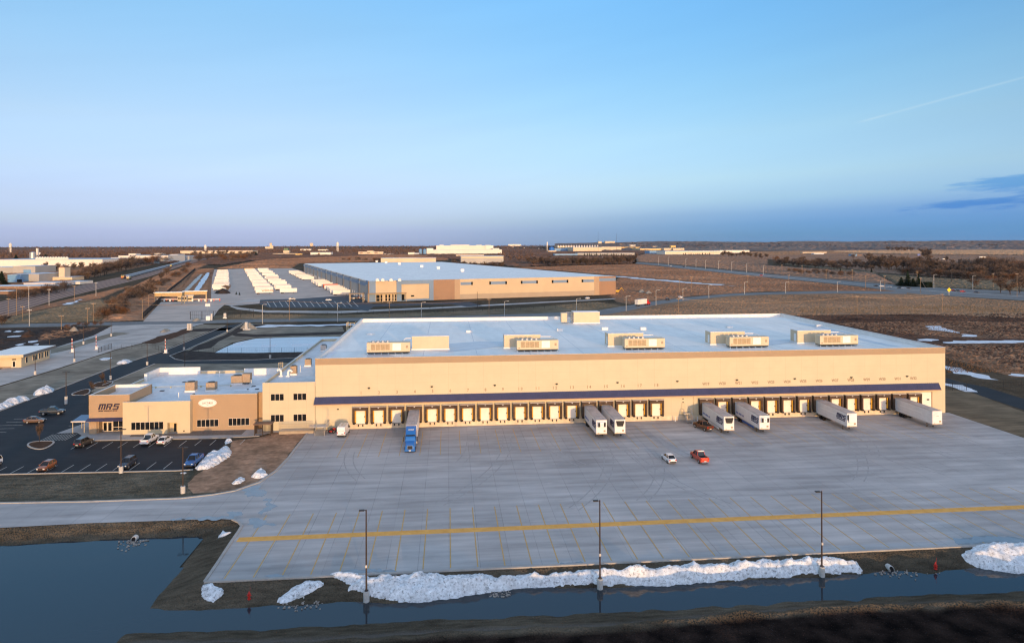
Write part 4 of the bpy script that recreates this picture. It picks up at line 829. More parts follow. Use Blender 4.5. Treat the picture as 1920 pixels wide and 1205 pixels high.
# ================================================================ VEHICLES
tailred = mat('tail_lamp_red', (0.45,0.02,0.015), 0.3, 0.05); lampw = mat('head_lamp', (0.75,0.72,0.66), 0.12, 0.05, spec=0.6)
rimm = mat('wheel_rim', (0.45,0.44,0.43), 0.35, 0.1, metal=0.7); plate = mat('plate', (0.7,0.68,0.62), 0.5, 0.05); trim = mat('black_trim', (0.02,0.02,0.022), 0.6, 0.2)
def paint(name, col, metal=0.0): return mat(name, col, 0.35, 0.03, 0.8, metal=metal, spec=0.45, coat=0.5)
def wheel(t, x, y, r, wd=0.24):
    s = 1 if y > 0 else -1
    w_ = MB().tube((0,-wd/2,0),(0,wd/2,0),r,n=16).build('wheel', rubber, t, (x,y,r))
    MB().tube((0,s*wd/2,0),(0,s*(wd/2+0.02),0),r*0.62,r*0.5,10).build('rim', rimm, w_)
    return w_
def sec(x, zb, zt, hb, hm, ht, crown=0.02):
    zm = zb+(zt-zb)*0.55
    return [(x,-hb,zb),(x,hb,zb),(x,hm,zm),(x,ht,zt),(x,0,zt+crown),(x,-ht,zt),(x,-hm,zm)]
KIND = {  # body stations (x, bottom, top, half widths low/mid/top); cabin (rear base, front base, rear roof, front roof, base z, roof z, half width base, half width roof); wheel x, radius
 'sedan': ([(-2.42,.42,.95,.70,.78,.66),(-2.28,.30,1.08,.84,.90,.78),(-1.5,.24,1.12,.88,.93,.82),(0,.24,1.10,.88,.93,.83),(1.05,.24,1.06,.88,.93,.82),(1.8,.26,.96,.86,.91,.76),(2.28,.32,.82,.80,.86,.66),(2.42,.42,.70,.66,.72,.56)], (-2.0,1.15,-1.15,0.25,1.06,1.62,.82,.62), 1.42, .35),
 'suv': ([(-2.32,.5,1.05,.74,.82,.74),(-2.22,.36,1.25,.88,.94,.84),(-1.2,.3,1.28,.9,.96,.86),(0.9,.3,1.24,.9,.96,.86),(1.7,.32,1.15,.88,.94,.78),(2.2,.38,1.0,.82,.88,.68),(2.34,.5,.85,.7,.76,.58)], (-2.22,1.2,-1.9,0.35,1.22,1.92,.84,.68), 1.42, .38),
 'hatch': ([(-2.1,.45,1.0,.72,.8,.7),(-2.0,.32,1.16,.84,.9,.8),(-1.0,.26,1.16,.86,.92,.82),(0.8,.26,1.12,.86,.92,.82),(1.6,.28,1.0,.84,.9,.74),(2.05,.34,.86,.78,.84,.64),(2.18,.45,.74,.66,.72,.56)], (-2.0,1.1,-1.5,0.2,1.1,1.68,.82,.64), 1.3, .34),
 'pickup': ([(-2.9,.6,1.2,.86,.94,.9),(-2.84,.55,1.3,.92,.98,.92),(-0.8,.5,1.3,.92,.98,.92),(0.9,.5,1.3,.92,.98,.92),(1.2,.5,1.34,.92,.98,.88),(2.5,.52,1.28,.9,.96,.82),(2.86,.58,1.1,.86,.9,.76),(2.95,.66,.95,.78,.82,.7)], (-0.95,1.5,-0.7,0.65,1.3,2.12,.86,.70), 1.85, .44)}
def car(kind, name, label, cat, px, py, ang, col, group=None, at=None):
    x, y = at if at else P(px, py)
    t = thing(name, label, cat, (x, y, 0.02), R(ang), group)
    body, cab, wx, wr = KIND[kind]; pm = col
    b = MB(); b.loft([sec(*s) for s in body]); bo = b.build('body', pm, t, smooth=False, bevel=0.05)
    rb, fb, rr, fr, z0, z1, w0, w1 = cab
    b = MB(); b.add([(rb,-w0,z0),(fb,-w0,z0),(fb,w0,z0),(rb,w0,z0),(rr,-w1,z1),(fr,-w1,z1),(fr,w1,z1),(rr,w1,z1)], [(4,5,6,7),(0,1,5,4),(1,2,6,5),(2,3,7,6),(3,0,4,7)])
    b.build('windows', glass, t)
    b = MB(); k = 0.06
    b.add([(rr-k,-w1-.01,z1-.02),(fr+k,-w1-.01,z1-.02),(fr+k,w1+.01,z1-.02),(rr-k,w1+.01,z1-.02),(rr+.1,-w1+.08,z1+.06),(fr-.1,-w1+.08,z1+.06),(fr-.1,w1-.08,z1+.06),(rr+.1,w1-.08,z1+.06)], [(4,5,6,7),(0,1,5,4),(1,2,6,5),(2,3,7,6),(3,0,4,7),(0,3,2,1)])
    for s in (-1,1):
        for (xa, xb_) in ((rb,rr),(fb,fr),((rb+fb)/2-.1,(rr+fr)/2-.05)):
            b.tube((xa,s*(w0+.005),z0),(xb_,s*(w1+.005),z1),0.05,n=5)
    b.build('roof', pm, t)
    for s in (-1,1):
        wheel(t, wx, s*(body[2][4]-.1), wr); wheel(t, -wx, s*(body[2][4]-.1), wr)
        L = body[-1][0]; hm = body[-1][4]
        zf = body[-2][2]-0.12
        MB().box(L-.16, s*(hm-.08)-.17, zf-.12, L+.01, s*(hm-.08)+.17, zf+.05).build('headlight', lampw, t)
        r0 = body[0][0]; zr = body[0][2]-.02
        MB().box(r0-.03, s*(body[0][4]-.12)-.14, zr-.16, r0+.1, s*(body[0][4]-.12)+.14, zr+.08).build('tail_light', tailred, t)
        MB().box(fb-.35, s*(w0+.14)-.1, z0+.02, fb-.17, s*(w0+.14)+.1, z0+.2).build('mirror', pm, t)
    r0 = body[0][0]; L = body[-1][0]
    MB().box(r0-.08,-.72,.42,r0+.06,.72,.62).build('rear_bumper', trim if kind != 'pickup' else chrome, t)
    MB().box(L-.1,-.7,.42,L+.05,.7,.60).build('front_bumper', trim, t)
    MB().box(L-.06,-.45,.64,L+.03,.45,.80).build('grille', trim, t)
    MB().box(r0-.1,-.26,.66,r0-.03,.26,.80).build('number_plate', plate, t)
    if kind == 'pickup':
        b = MB(); b.box(-2.72,-.78,1.315,-1.0,.78,1.335); b.build('bed_floor', trim, t)
        b = MB(); b.box(-2.86,-.95,1.3,-2.72,.95,1.46); b.box(-2.72,-.95,1.3,-1.0,-.78,1.46); b.box(-2.72,.78,1.3,-1.0,.95,1.46); b.build('bed_sides', pm, t, bevel=0.03)
    return t
white = paint('car_white', (0.74,0.73,0.72)); black = paint('car_black', (0.035,0.03,0.03)); grey = paint('car_dark_grey', (0.045,0.047,0.052), 0.2); silver = paint('car_silver', (0.42,0.42,0.43), 0.5)
orange_c = paint('car_copper', (0.30,0.10,0.035), 0.3); blue_c = paint('car_blue', (0.025,0.10,0.30), 0.2); dblue = paint('car_dark_blue', (0.025,0.035,0.055), 0.2); red_c = paint('car_red', (0.55,0.05,0.015)); brown_c = paint('car_brown', (0.12,0.045,0.02), 0.2); bronze_c = paint('car_bronze', (0.17,0.10,0.06), 0.3)
car('pickup','pickup_truck','dark grey lifted pickup standing in the car park left of the office','pickup',0,0,6,grey,at=(-108.6,199.0))
car('sedan','sedan','bronze grey sedan parked beside the dark grey pickup','car',0,0,4,bronze_c,at=(-108.2,190.3))
car('suv','hatchback','black hatchback parked by the planting island near the office entrance','car',0,0,82,black,at=(-84.5,167.4))
car('pickup','pickup_truck','white pickup parked nose in to the office beside the white sedan','pickup',0,0,88,white,at=(-70.1,168.0))
car('sedan','sedan','white sedan parked nose in beside the white pickup','car',0,0,88,white,at=(-66.5,167.6))
car('hatch','hatchback','copper orange hatchback facing out in the front parking row','car',0,0,-92,orange_c,at=(-83.2,150.4))
car('suv','suv','dark blue estate car parked behind the light pole in the front row','car',0,0,-92,dblue,at=(-67.2,150.4))
car('pickup','pickup_truck','bright blue pickup parked beside the dirty snow heap','pickup',0,0,-92,blue_c,at=(-53.8,150.6))
car('suv','suv','white car cut off by the photo edge in the front parking row','car',0,0,-90,white,at=(-95.6,153.0))
car('sedan','sedan','white sedan driving alone across the open truck yard','car',0,0,93,white,at=(47.0,142.6))
t = car('pickup','pickup_truck','red pickup with white roof light bar on the open truck yard','pickup',0,0,93,red_c,at=(53.6,142.2))
MB().box(-0.95,-.66,2.20,-0.65,.66,2.36).build('light_bar', whitep, t)
car('pickup','pickup_truck','dark brown pickup parked beside a docked trailer','pickup',0,0,108,brown_c,at=(63.6,166.3))
# panel van with ladder rack
def van(label, x, y, ang):
    t = thing('panel_van', label, 'van', (x,y,0.02), R(ang)); W = 1.0
    prof = [(-2.9,.45),(2.75,.45),(2.95,.75),(2.9,1.15),(2.1,1.45),(1.45,2.35),(1.1,2.55),(-2.8,2.55),(-2.95,2.2),(-2.98,.7)]
    b = MB(); k = len(prof)
    b.loft([[(px_, -W*(0.94 if z > 1.6 else 1.0), z) for px_, z in prof], [(px_, W*(0.94 if z > 1.6 else 1.0), z) for px_, z in prof]])
    b.build('body', white, t, bevel=0.05)
    MB().add([(1.52,-.85,2.27),(2.08,-.9,1.52),(2.08,.9,1.52),(1.52,.85,2.27)], [(0,1,2,3)]).build('windscreen', glass, t).location = (0.03,0,0.02)
    for s in (-1,1):
        MB().box(0.6,s*1.0-.012,1.45,1.6,s*1.0+.012,2.1).build('side_window', glass, t)
        wheel(t, 1.9, s*.92, .38); wheel(t, -1.9, s*.92, .38)
        MB().box(-3.02,s*.86-.08,.95,-2.93,s*.86+.08,1.4).build('tail_light', tailred, t)
        MB().box(-3.0,s*.42-.3,1.65,-2.975,s*.42+.3,1.67).build('rear_window', trim, t)
        MB().box(1.5,s*1.12-.1,1.35,1.62,s*1.12+.1,1.7).build('mirror', trim, t)
        MB().box(2.85,s*.7-.18,.95,2.99,s*.7+.18,1.2).build('headlight', lampw, t)
    MB().box(-3.1,-.95,.42,-2.95,.95,.62).build('rear_bumper', trim, t); MB().box(-3.02,-.6,.82,-2.985,-.1,.92).build('number_plate', trim, t)
    b = MB()
    for x_ in (-2.3,-0.9,0.5): b.path([(x_,-.85,2.55),(x_,-.85,2.8),(x_,.85,2.8),(x_,.85,2.55)], 0.04, 4)
    for y_ in (-.85,-.2,.1,.85): b.tube((-2.5,y_,2.84),(0.9,y_,2.84),0.04,n=4)
    x_ = -2.4
    while x_ < 0.9: b.tube((x_,-.2,2.86),(x_,.1,2.86),0.03,n=4); x_ += .33
    b.build('ladder_rack', steel, t); return t
van('white panel van with ladder rack parked by the dock stairs', -25.6, 170.6, 86)
# small red yard machine
t = thing('lawn_tractor', 'small red lawn tractor parked between stairs and white van', 'mower', (-28.6,172.6,0.02), R(70))
MB().box(0.1,-.35,.45,1.1,.35,.95).build('bonnet', redp, t, bevel=0.05); MB().box(-.9,-.5,.4,.1,.5,.6).build('deck', redp, t, bevel=0.04); MB().box(-.7,-.3,.6,-.3,.3,1.15).build('seat', rubber, t, bevel=0.04)
for a, s, r in ((.75,-1,.26),(.75,1,.26),(-.55,-1,.42),(-.55,1,.42)): wheel(t, a, s*.55, r, .25)
MB().tube((0.0,0,.9),(-.25,0,1.2),0.04).tube((-.25,-.2,1.2),(-.25,.2,1.2),0.03).build('steering', trim, t)
# semi trailers
TL = 14.3
bluel = mat('letter_blue', (0.10,0.14,0.36), 0.5, 0.1); navyl = mat('logo_navy', (0.02,0.02,0.075), 0.5, 0.1); greybar = mat('side_line_grey', (0.55,0.55,0.56), 0.5, 0.05)
def axle(t, y, r=0.56):
    for s in (-1,1):
        w_ = MB().tube((-.32,0,0),(.32,0,0),r,n=14).build('wheel', rubber, t, (s*0.95,y,r)); MB().tube((s*.32,0,0),(s*.30,0,0),r*.58,r*.5,10).build('rim', whitep, w_)
    MB().tube((-.9,y,r),(.9,y,r),0.1,n=6).build('axle', darkmet, t)
def trailer_shell(t, z0=1.25, z1=4.6, m=None):
    MB().box(-1.3,-TL,z0,1.3,0,z1).build('box_body', m or trailerw, t, bevel=0.05)
    MB().box(-1.32,-TL-.02,z1-.02,1.32,.02,z1+.06).build('roof', trailertop, t)
    b = MB(); b.box(-1.33,-TL,z0-.08,-1.25,0,z0+.12); b.box(1.25,-TL,z0-.08,1.33,0,z0+.12); b.build('side_rail', mat('rail_alu', (0.5,0.47,0.44), 0.4, 0.1, metal=0.3), t)
    MB().box(-.5,-TL+1.0,z0-.35,.5,-.4,z0-.08).build('chassis', darkmet, t)
def semi_trailer(label, x, front='dark', logo=True, skirt=None, stripe=True, legs=True, name='semi_trailer', cat='trailer', y=174.6):
    t = thing(name, label, cat, (x,y,0.012)); z0, z1 = 1.22, 4.5
    trailer_shell(t, z0, z1); axle(t, -2.0); axle(t, -3.3)
    if front == 'dark':
        b = MB(); b.add([(-.95,-TL-.42,4.15),(.95,-TL-.42,4.15),(.62,-TL-.42,3.0),(-.62,-TL-.42,3.0),(-1.0,-TL,4.2),(1.0,-TL,4.2),(.68,-TL,2.95),(-.68,-TL,2.95)], [(0,3,2,1),(0,1,5,4),(1,2,6,5),(2,3,7,6),(3,0,4,7)])
        b.build('reefer_unit', trim, t)
    elif front == 'white':
        u = MB().loft([[(-1.05,-TL,z) for z in (2.9,4.15)]+[(-.9,-TL-.45,4.1),(-.9,-TL-.45,2.95)], [(1.05,-TL,z) for z in (2.9,4.15)]+[(.9,-TL-.45,4.1),(.9,-TL-.45,2.95)]]).build('reefer_unit', whitep, t, bevel=0.04)
        for s in (-1,1): MB().box(s*.68-.24,-TL-.49,2.98,s*.68+.24,-TL-.453,4.02).build('side_vent', trim, u)
        MB().box(-.1,-TL-.5,3.4,.1,-TL-.453,3.65).build('badge', steel, u)
    elif front == 'nosed':
        MB().box(-1.0,-TL-.42,2.3,1.0,-TL,4.25).build('reefer_unit', whitep, t, bevel=0.1); MB().box(-1.2,-TL-.36,2.9,-1.003,-TL-.05,4.1).build('side_vent', trim, t)
    else:
        MB().box(-.55,-TL-.06,2.9,.55,-TL-.003,3.6).build('front_panel', whitep, t); text('front_lettering', '1120', .3, darkmet, t, (0,-TL-.07,3.3), (R(90),0,0), .01)
    b = MB(); b.box(-.9,-TL-.05,1.3,-.6,-TL-.003,1.5); b.box(.5,-TL-.07,1.7,.95,-TL-.003,2.1); b.build('coupling_box', brickt, t)
    MB().box(-1.28,-TL-.06,1.2,1.28,-TL-.003,1.4).build('front_sill', mat('sill_cream', (0.62,0.5,0.36), 0.5), t)
    if legs:
        for s in (-1,1):
            b = MB(); b.tube((s*.85,-TL+2.6,0.12),(s*.85,-TL+2.6,z0),0.08,n=6); b.box(s*.85-.16,-TL+2.44,0,s*.85+.16,-TL+2.76,.12); b.build('landing_leg', darkmet, t)
        MB().tube((-.85,-TL+2.6,.8),(.85,-TL+2.6,.8),0.04,n=4).tube((-.85,-TL+2.6,.3),(.85,-TL+2.6,1.1),0.035,n=4).build('leg_brace', darkmet, t)
    if logo: mrs_logo(t, (-1.304,-TL+4.6,2.62), (R(90),0,R(-90)), 1.15, navyl)
    if stripe:
        b = MB(); yy = -.7
        for L_ in (.16,.12,.16,.1,.14,.12,.16,.3,.14,.1,.16,.12,.12,.14,.16,.1,.14,.12,.3,.14,.12,.16,.1,.14):
            b.box(-1.312,yy-L_,1.95,-1.302,yy,2.38) if L_ < .2 else None; yy -= L_+.05
        b.build('side_lettering', bluel, t)
    else: MB().box(-1.31,-10.5,3.0,-1.302,-2.0,3.3).build('side_line', whitep, t)
    if skirt:
        for s in (-1,1): MB().box(s*1.26-.02,-TL+3.2,.55,s*1.26+.02,-4.2,z0-.09).build('side_skirt', skirt, t)
    MB().box(-1.2,-.15,.55,1.2,-.05,.7).build('rear_guard', darkmet, t)
    return t
semi_trailer('white reefer trailer with white cooling unit, left one of the middle docked pair', DOCKS[13], 'white')['group'] = 'trailers backed up to the docks'
semi_trailer('white reefer trailer with dark cooling unit, right one of the middle docked pair', DOCKS[14], 'dark')
semi_trailer('white reefer trailer docked next to the dark brown pickup, grey skirts', DOCKS[18], 'dark', skirt=trailerw)
semi_trailer('white reefer trailer with bright blue side skirts at the docks', DOCKS[20], 'white', skirt=mat('skirt_blue', (0.03,0.10,0.32), 0.5, 0.1))
semi_trailer('white reefer trailer with big dark letters standing on its landing legs, second from right', DOCKS[25], 'nosed', stripe=False)
semi_trailer('plain grey white trailer without letters, rightmost at the docks', DOCKS[30], 'plain', logo=False, stripe=False)
semi_trailer('white trailer coupled to the blue truck at the fourth dock', DOCKS[3], 'plain', logo=False, legs=False)
# blue truck tractor
def tractor(name, label, x, y, rz, pm, logo=True):
    """origin at the front bumper, truck runs towards +y"""
    t = thing(name, label, 'truck', (x,y,0.012), rz)
    b = MB(); W = 1.22
    def s_(y_, zb, zt, hb, ht): return [(-hb,y_,zb),(hb,y_,zb),(hb*1.0,y_,zb+(zt-zb)*.6),(ht,y_,zt),(-ht,y_,zt),(-hb*1.0,y_,zb+(zt-zb)*.6)]
    b.loft([s_(0.05,.55,1.25,.95,.72), s_(0.25,.5,1.65,1.12,.85), s_(1.1,.5,1.95,1.15,.95), s_(1.9,.6,2.12,1.15,1.02)])
    b.build('hood', pm, t, bevel=0.06)
    b = MB(); b.loft([s_(1.9,.7,2.15,1.22,1.12), s_(2.15,.7,2.7,1.25,1.1), s_(2.75,.7,3.35,1.26,1.08), s_(3.3,.7,3.75,1.26,1.1), s_(5.2,.7,4.45,1.26,1.18), s_(5.75,.75,4.5,1.26,1.18)])
    cabo = b.build('cab', pm, t, bevel=0.06)
    MB().add([(-1.04,2.02,2.28),(1.04,2.02,2.28),(1.0,2.66,3.27),(-1.0,2.66,3.27)], [(0,1,2,3)]).build('windscreen', glass, t).location = (0,-.04,.03)
    b = MB(); b.box(-.62,-.02,.72,.62,.06,1.62); g = b.build('grille_surround', chrome, t, bevel=0.04); MB().box(-.5,-.035,.8,.5,-.022,1.5).build('grille', trim, g)
    MB().box(-1.18,-.1,.32,1.18,.25,.68).build('bumper', pm, t, bevel=0.06); MB().box(-.22,-.13,.42,.22,-.103,.6).build('number_plate', plate, t)
    for s in (-1,1):
        MB().add([(s*.72,.04,.85),(s*1.05,.2,.85),(s*1.08,.3,1.25),(s*.74,.08,1.15)], [(0,1,2,3) if s > 0 else (3,2,1,0)]).build('headlight', lampw, t)
        MB().box(s*1.25-.012,2.5,2.2,s*1.25+.012,3.25,3.0).build('side_window', glass, t).location = (s*.02,0,0)
        MB().box(s*1.52-.1,1.95,2.0,s*1.52+.1,2.1,2.95).build('mirror', trim, t)
        MB().tube((s*1.15,3.6,.75),(s*1.15,5.2,.75),.32,n=12).build('fuel_tank', chrome, t)
        for yy in (1.0,6.4,7.7):
            w_ = MB().tube((-.2 if yy < 2 else -.35,0,0),(.2 if yy < 2 else .35,0,0),.53,n=14).build('wheel', rubber, t, (s*(1.02 if yy < 2 else .9),yy,.53)); MB().tube((s*(.2 if yy < 2 else .35),0,0),(s*(.19 if yy < 2 else .33),0,0),.32,.28,10).build('rim', rimm, w_)
    MB().box(-.45,2.0,.7,.45,8.4,1.0).build('chassis', darkmet, t); MB().box(-1.1,5.76,1.2,1.1,5.9,4.1).build('cab_rear', trim, t)
    if logo:
        p = mrs_logo(t, (-.62,3.62,3.95), (R(20.2),0,0), .38, whitep, sub=False); p.location = (-.62,3.9,4.0)
    return t
tractor('truck_tractor', 'bright blue truck tractor with chrome grille backed up at the docks', DOCKS[3], 154.1, 0, paint('truck_blue', (0.012,0.13,0.42)))
# ================================================================ YARD FURNITURE
t = thing('dock_stairs', 'grey metal stairs with landing and railings at the left end of the docks', 'stairs', (-33.0,YW,0))
MB().box(-1.4,-3.0,1.35,3.2,-0.3,1.5).build('landing', concb, t)
st = MB()
for i in range(8): st.box(0.6,-3.0-.32*(i+1),1.33-.17*(i+1),2.9,-3.0-.32*i,1.38-.17*(i+1))
st.build('steps', steel, t)
b = MB()
for x_ in (0.6,2.9):
    b.tube((x_,-3.0,2.6),(x_,-5.6,1.15),0.06,n=5); b.tube((x_,-3.0,1.4),(x_,-3.0,2.6),0.06,n=5); b.tube((x_,-5.6,0),(x_,-5.6,1.15),0.06,n=5); b.tube((x_,-3.0,2.0),(x_,-5.6,.6),0.04,n=5)
for i in range(12): b.tube((3.2,-.3-.24*i,1.4),(3.2,-.3-.24*i,2.6),0.03,n=4)
b.tube((3.2,-.3,2.6),(3.2,-3,2.6),0.06,n=5); b.build('railing', mat('rail_grey', (0.40,0.35,0.29), 0.5, 0.1), t)
t = thing('ramp_railing', 'long tan mesh railing along the ramp below the link block windows', 'railing', (-41.5,YW-3.0,0))
b = MB()
for i in range(56): b.tube((i*.15,0,.6),(i*.15,0,2.5),0.022,n=4)
for z in (.7,1.9,2.5): b.tube((0,0,z),(8.3,0,z),0.045,n=5)
b.build('rail_panel', mat('rail_tan', (0.42,0.33,0.22), 0.6), t); MB().box(0,-.12,0,8.3,.12,0.6).build('ramp_wall', mat('ramp_tan', (0.40,0.31,0.21), 0.8, .1), t)
MB().box(0,.2,0,8.3,2.9,0.58).build('ramp_slab', sidew, t)
t = thing('smoking_shelter', 'dark timber shelter with slatted sides beside the tan office end', 'shelter', (-47.0,171.4,0))
MB().box(-.3,-.3,2.75,4.1,2.3,2.95).build('roof', mat('shelter_roof', (0.16,0.10,0.07), 0.7, 0.15), t)
for x_, y_ in ((0,0),(3.8,0),(0,2.0),(3.8,2.0),(1.9,0)): MB().box(x_-.08,y_-.08,0,x_+.08,y_+.08,2.75).build('post', bronze, t)
b = MB()
for i in range(12): b.box(.25+i*.3,1.96,.3,.33+i*.3,2.02,2.7)
for i in range(6): b.box(-.03,.25+i*.3,.3,.03,.33+i*.3,2.7); b.box(3.77,.25+i*.3,.3,3.83,.33+i*.3,2.7)
for x_ in (0.1,2.0): b.box(x_,-.04,.75,x_+1.7,.04,.85); b.box(x_,-.04,.1,x_+1.7,.04,.2)
b.build('slat_side', bronze, t)
t = thing('metal_stair', 'short grey metal stair leading up to the side door between the dock groups', 'stairs', (61.6,YW,0))
MB().box(-.2,-1.6,1.95,1.8,-.12,2.1).build('landing', steel, t); st = MB()
for i in range(8): st.box(-.1+.0,-1.6-.3*(i+1),1.9-.24*(i+1),1.7,-1.6-.3*i,1.95-.24*(i+1))
st.build('steps', steel, t); b = MB()
for x_ in (-.2,1.8): b.tube((x_,-.2,3.1),(x_,-1.6,3.1),.05,n=5); b.tube((x_,-1.6,3.1),(x_,-4.0,1.0),.05,n=5); b.tube((x_,-1.6,2),(x_,-1.6,3.1),.05,n=5); b.tube((x_,-4.0,0),(x_,-4.0,1.0),.05,n=5); b.tube((x_,-1.6,2.5),(x_,-4,.5),.04,n=5)
b.build('railing', steel, t)
for i, (x_, y_, lab) in enumerate(((65.2,174.2,'white bollard at the wall beside the metal stair'),(59.2,174.2,'white bollard at the wall left of the metal stair'))):
    tag(MB().tube((0,0,0),(0,0,1.1),.11,n=10).tube((0,0,1.1),(0,0,1.18),.11,.03,n=10).build('bollard', whitep, None, (x_,y_,0.012)), lab, 'bollard')
# entrance side canopy and bin enclosure left of the office
t = thing('side_canopy', 'blue sloping canopy on posts at the left flank of the office', 'canopy', (-91.2,180,0))
MB().add([(-1.7,-1.6,3.0),(3.0,-1.6,3.0),(3.0,3.0,3.5),(-1.7,3.0,3.5),(-1.7,-1.6,2.8),(3.0,-1.6,2.8),(3.0,3.0,3.3),(-1.7,3.0,3.3)], [(0,1,2,3),(7,6,5,4),(0,4,5,1),(1,5,6,2),(2,6,7,3),(3,7,4,0)]).build('roof', paint('canopy_blue', (0.04,0.06,0.14)), t)
MB().box(-1.8,-1.72,2.76,3.0,-1.6,3.06).build('fascia', flash, t)
for x_, y_ in ((-1.5,-1.4),(1.2,-1.4),(-1.5,2.8)): MB().tube((x_,y_,0),(x_,y_,2.85),.08,n=8).build('post', cream2, t)
t = thing('bin_enclosure', 'dark fenced enclosure behind the blue side canopy of the office', 'enclosure', (-93.5,190,0))
for x_ in (0,1.3,2.6,3.9,5.2): MB().box(x_-.06,-.06,0,x_+.06,.06,2.6).build('post', trim, t)
b = MB(); b.box(0,-.02,.1,5.2,.02,2.5); b.box(-.02,0,.1,.02,5,2.5); b.build('panel', mat('screen_dark', (0.05,0.05,0.055), 0.7, 0.15, 1.0), t); MB().box(-.1,-.1,2.5,5.3,.1,2.62).build('top_rail', flash, t)
# light poles
def light_pole(name, label, x, y, z, H, base=1.35, heads=1, ang=180, group=None, m=bronze):
    t = thing(name, label, 'light pole', (x,y,z), 0, group)
    MB().tube((0,0,-.8),(0,0,base),.42,.42,14).build('concrete_base', concb, t)
    MB().tube((0,0,base),(0,0,H),.12,.085,8).build('pole', m, t)
    for k in range(heads):
        a = R(ang+180*k); d = (math.cos(a), math.sin(a))
        b = MB(); b.tube((0,0,H-.12),(d[0]*.3,d[1]*.3,H-.06),.05,n=5); ux, uy = -d[1], d[0]
        b.add([(d[0]*r_+ux*s*.2, d[1]*r_+uy*s*.2, H+zz) for zz in (-.13,.0) for r_, s in ((.25,-1),(.25,1),(.95,1),(.95,-1))], [(3,2,1,0),(4,5,6,7),(0,1,5,4),(1,2,6,5),(2,3,7,6),(3,0,4,7)]); b.build('lamp_head', darkmet, t)
    return t
for i, (px, py, lab) in enumerate(((687,1112,'leftmost of the three tall bronze light poles on round concrete bases in the snow'),(1125,1090,'middle one of the three tall bronze light poles at the snow bank'),(1541,1067,'rightmost of the three tall bronze light poles at the snow bank'))):
    py = (1127,1103,1080)[i]; x, y = P(px, py, WZ); top = ZH(px, (955,937,920)[i], x, y)
    t = light_pole('light_pole', lab, x, y, WZ, top-WZ, 1.45, 1, 180, 'light poles along the channel')
    MB().tube((0,0,1.45),(0,0,1.6),.28,.2,10).build('pole_foot', bronze, t); MB().box(-.12,-.2,4.6,.12,-.1,4.95).build('control_box', concb, t)
NEARP = [(227,886,804,2,0,'dark light pole in front of the cream office section at the car park edge'),(343,924,838,2,0,'dark light pole standing on the slope below the blue pickup'),(124,757,697,2,0,'light pole on a tall concrete base behind the dark grey pickup'),(207,711,661,1,180,'dark light pole at the drive beside the small planting island'),(276,684,644,1,180,'dark light pole on the drive opposite the small snow heap'),
         (66,702,667,1,180,'light pole on the truck road verge in front of the guard house'),(139.5,678,647,1,180,'light pole on the truck road verge beside a raised barrier'),(156.5,645,612,1,0,'light pole in the grass median of the truck road'),(208.5,630,602,1,0,'light pole at the tip of the truck road median'),(345,656,625,1,0,'light pole on the drive near the dark topsoil corner'),(346.5,694,662,1,0,'light pole behind the raised rear parapet of the office'),(426,622,590,1,0,'light pole where the drive meets the cross road'),(506.5,671,633,1,0,'light pole in front of the frozen pond'),(93,665,630,1,0,'light pole behind the guard house by the truck road')]
for px, py, pt, hd, an, lab in NEARP:
    x, y = P(px, py); H = ZH(px, pt, x, y); light_pole('light_pole', lab, x, y, 0, H, 1.3 if px != 124 else 2.2, hd, an)
# hydrants
def hydrant(label, px, py):
    x, y = P(px, py); z = gz(x, y); t = thing('fire_hydrant', label, 'hydrant', (x,y,z))
    MB().tube((0,0,-.3),(0,0,.75),.16,.15,10).tube((0,0,0.02),(0,0,.1),.25,.25,10).tube((0,0,.68),(0,0,.76),.21,.21,10).tube((0,0,.76),(0,0,1.0),.19,.07,10).build('barrel', redp, t)
    for s in (-1,1): MB().tube((0,0,.52),(s*.28,0,.52),.08,n=8).build('side_outlet', redp, t)
    MB().tube((0,0,.42),(0,-.3,.42),.1,n=8).build('pump_outlet', redp, t); MB().tube((0,0,1.0),(0,0,1.1),.05,n=6).build('cap_nut', redp, t); MB().tube((.12,0,1.0),(.14,.02,1.7),.015,n=4).build('marker_rod', redp, t)
hydrant('red fire hydrant on the bank left of the long snow patch', 467, 1108); hydrant('red fire hydrant on the bank beside the big snow heap', 1754, 1050)
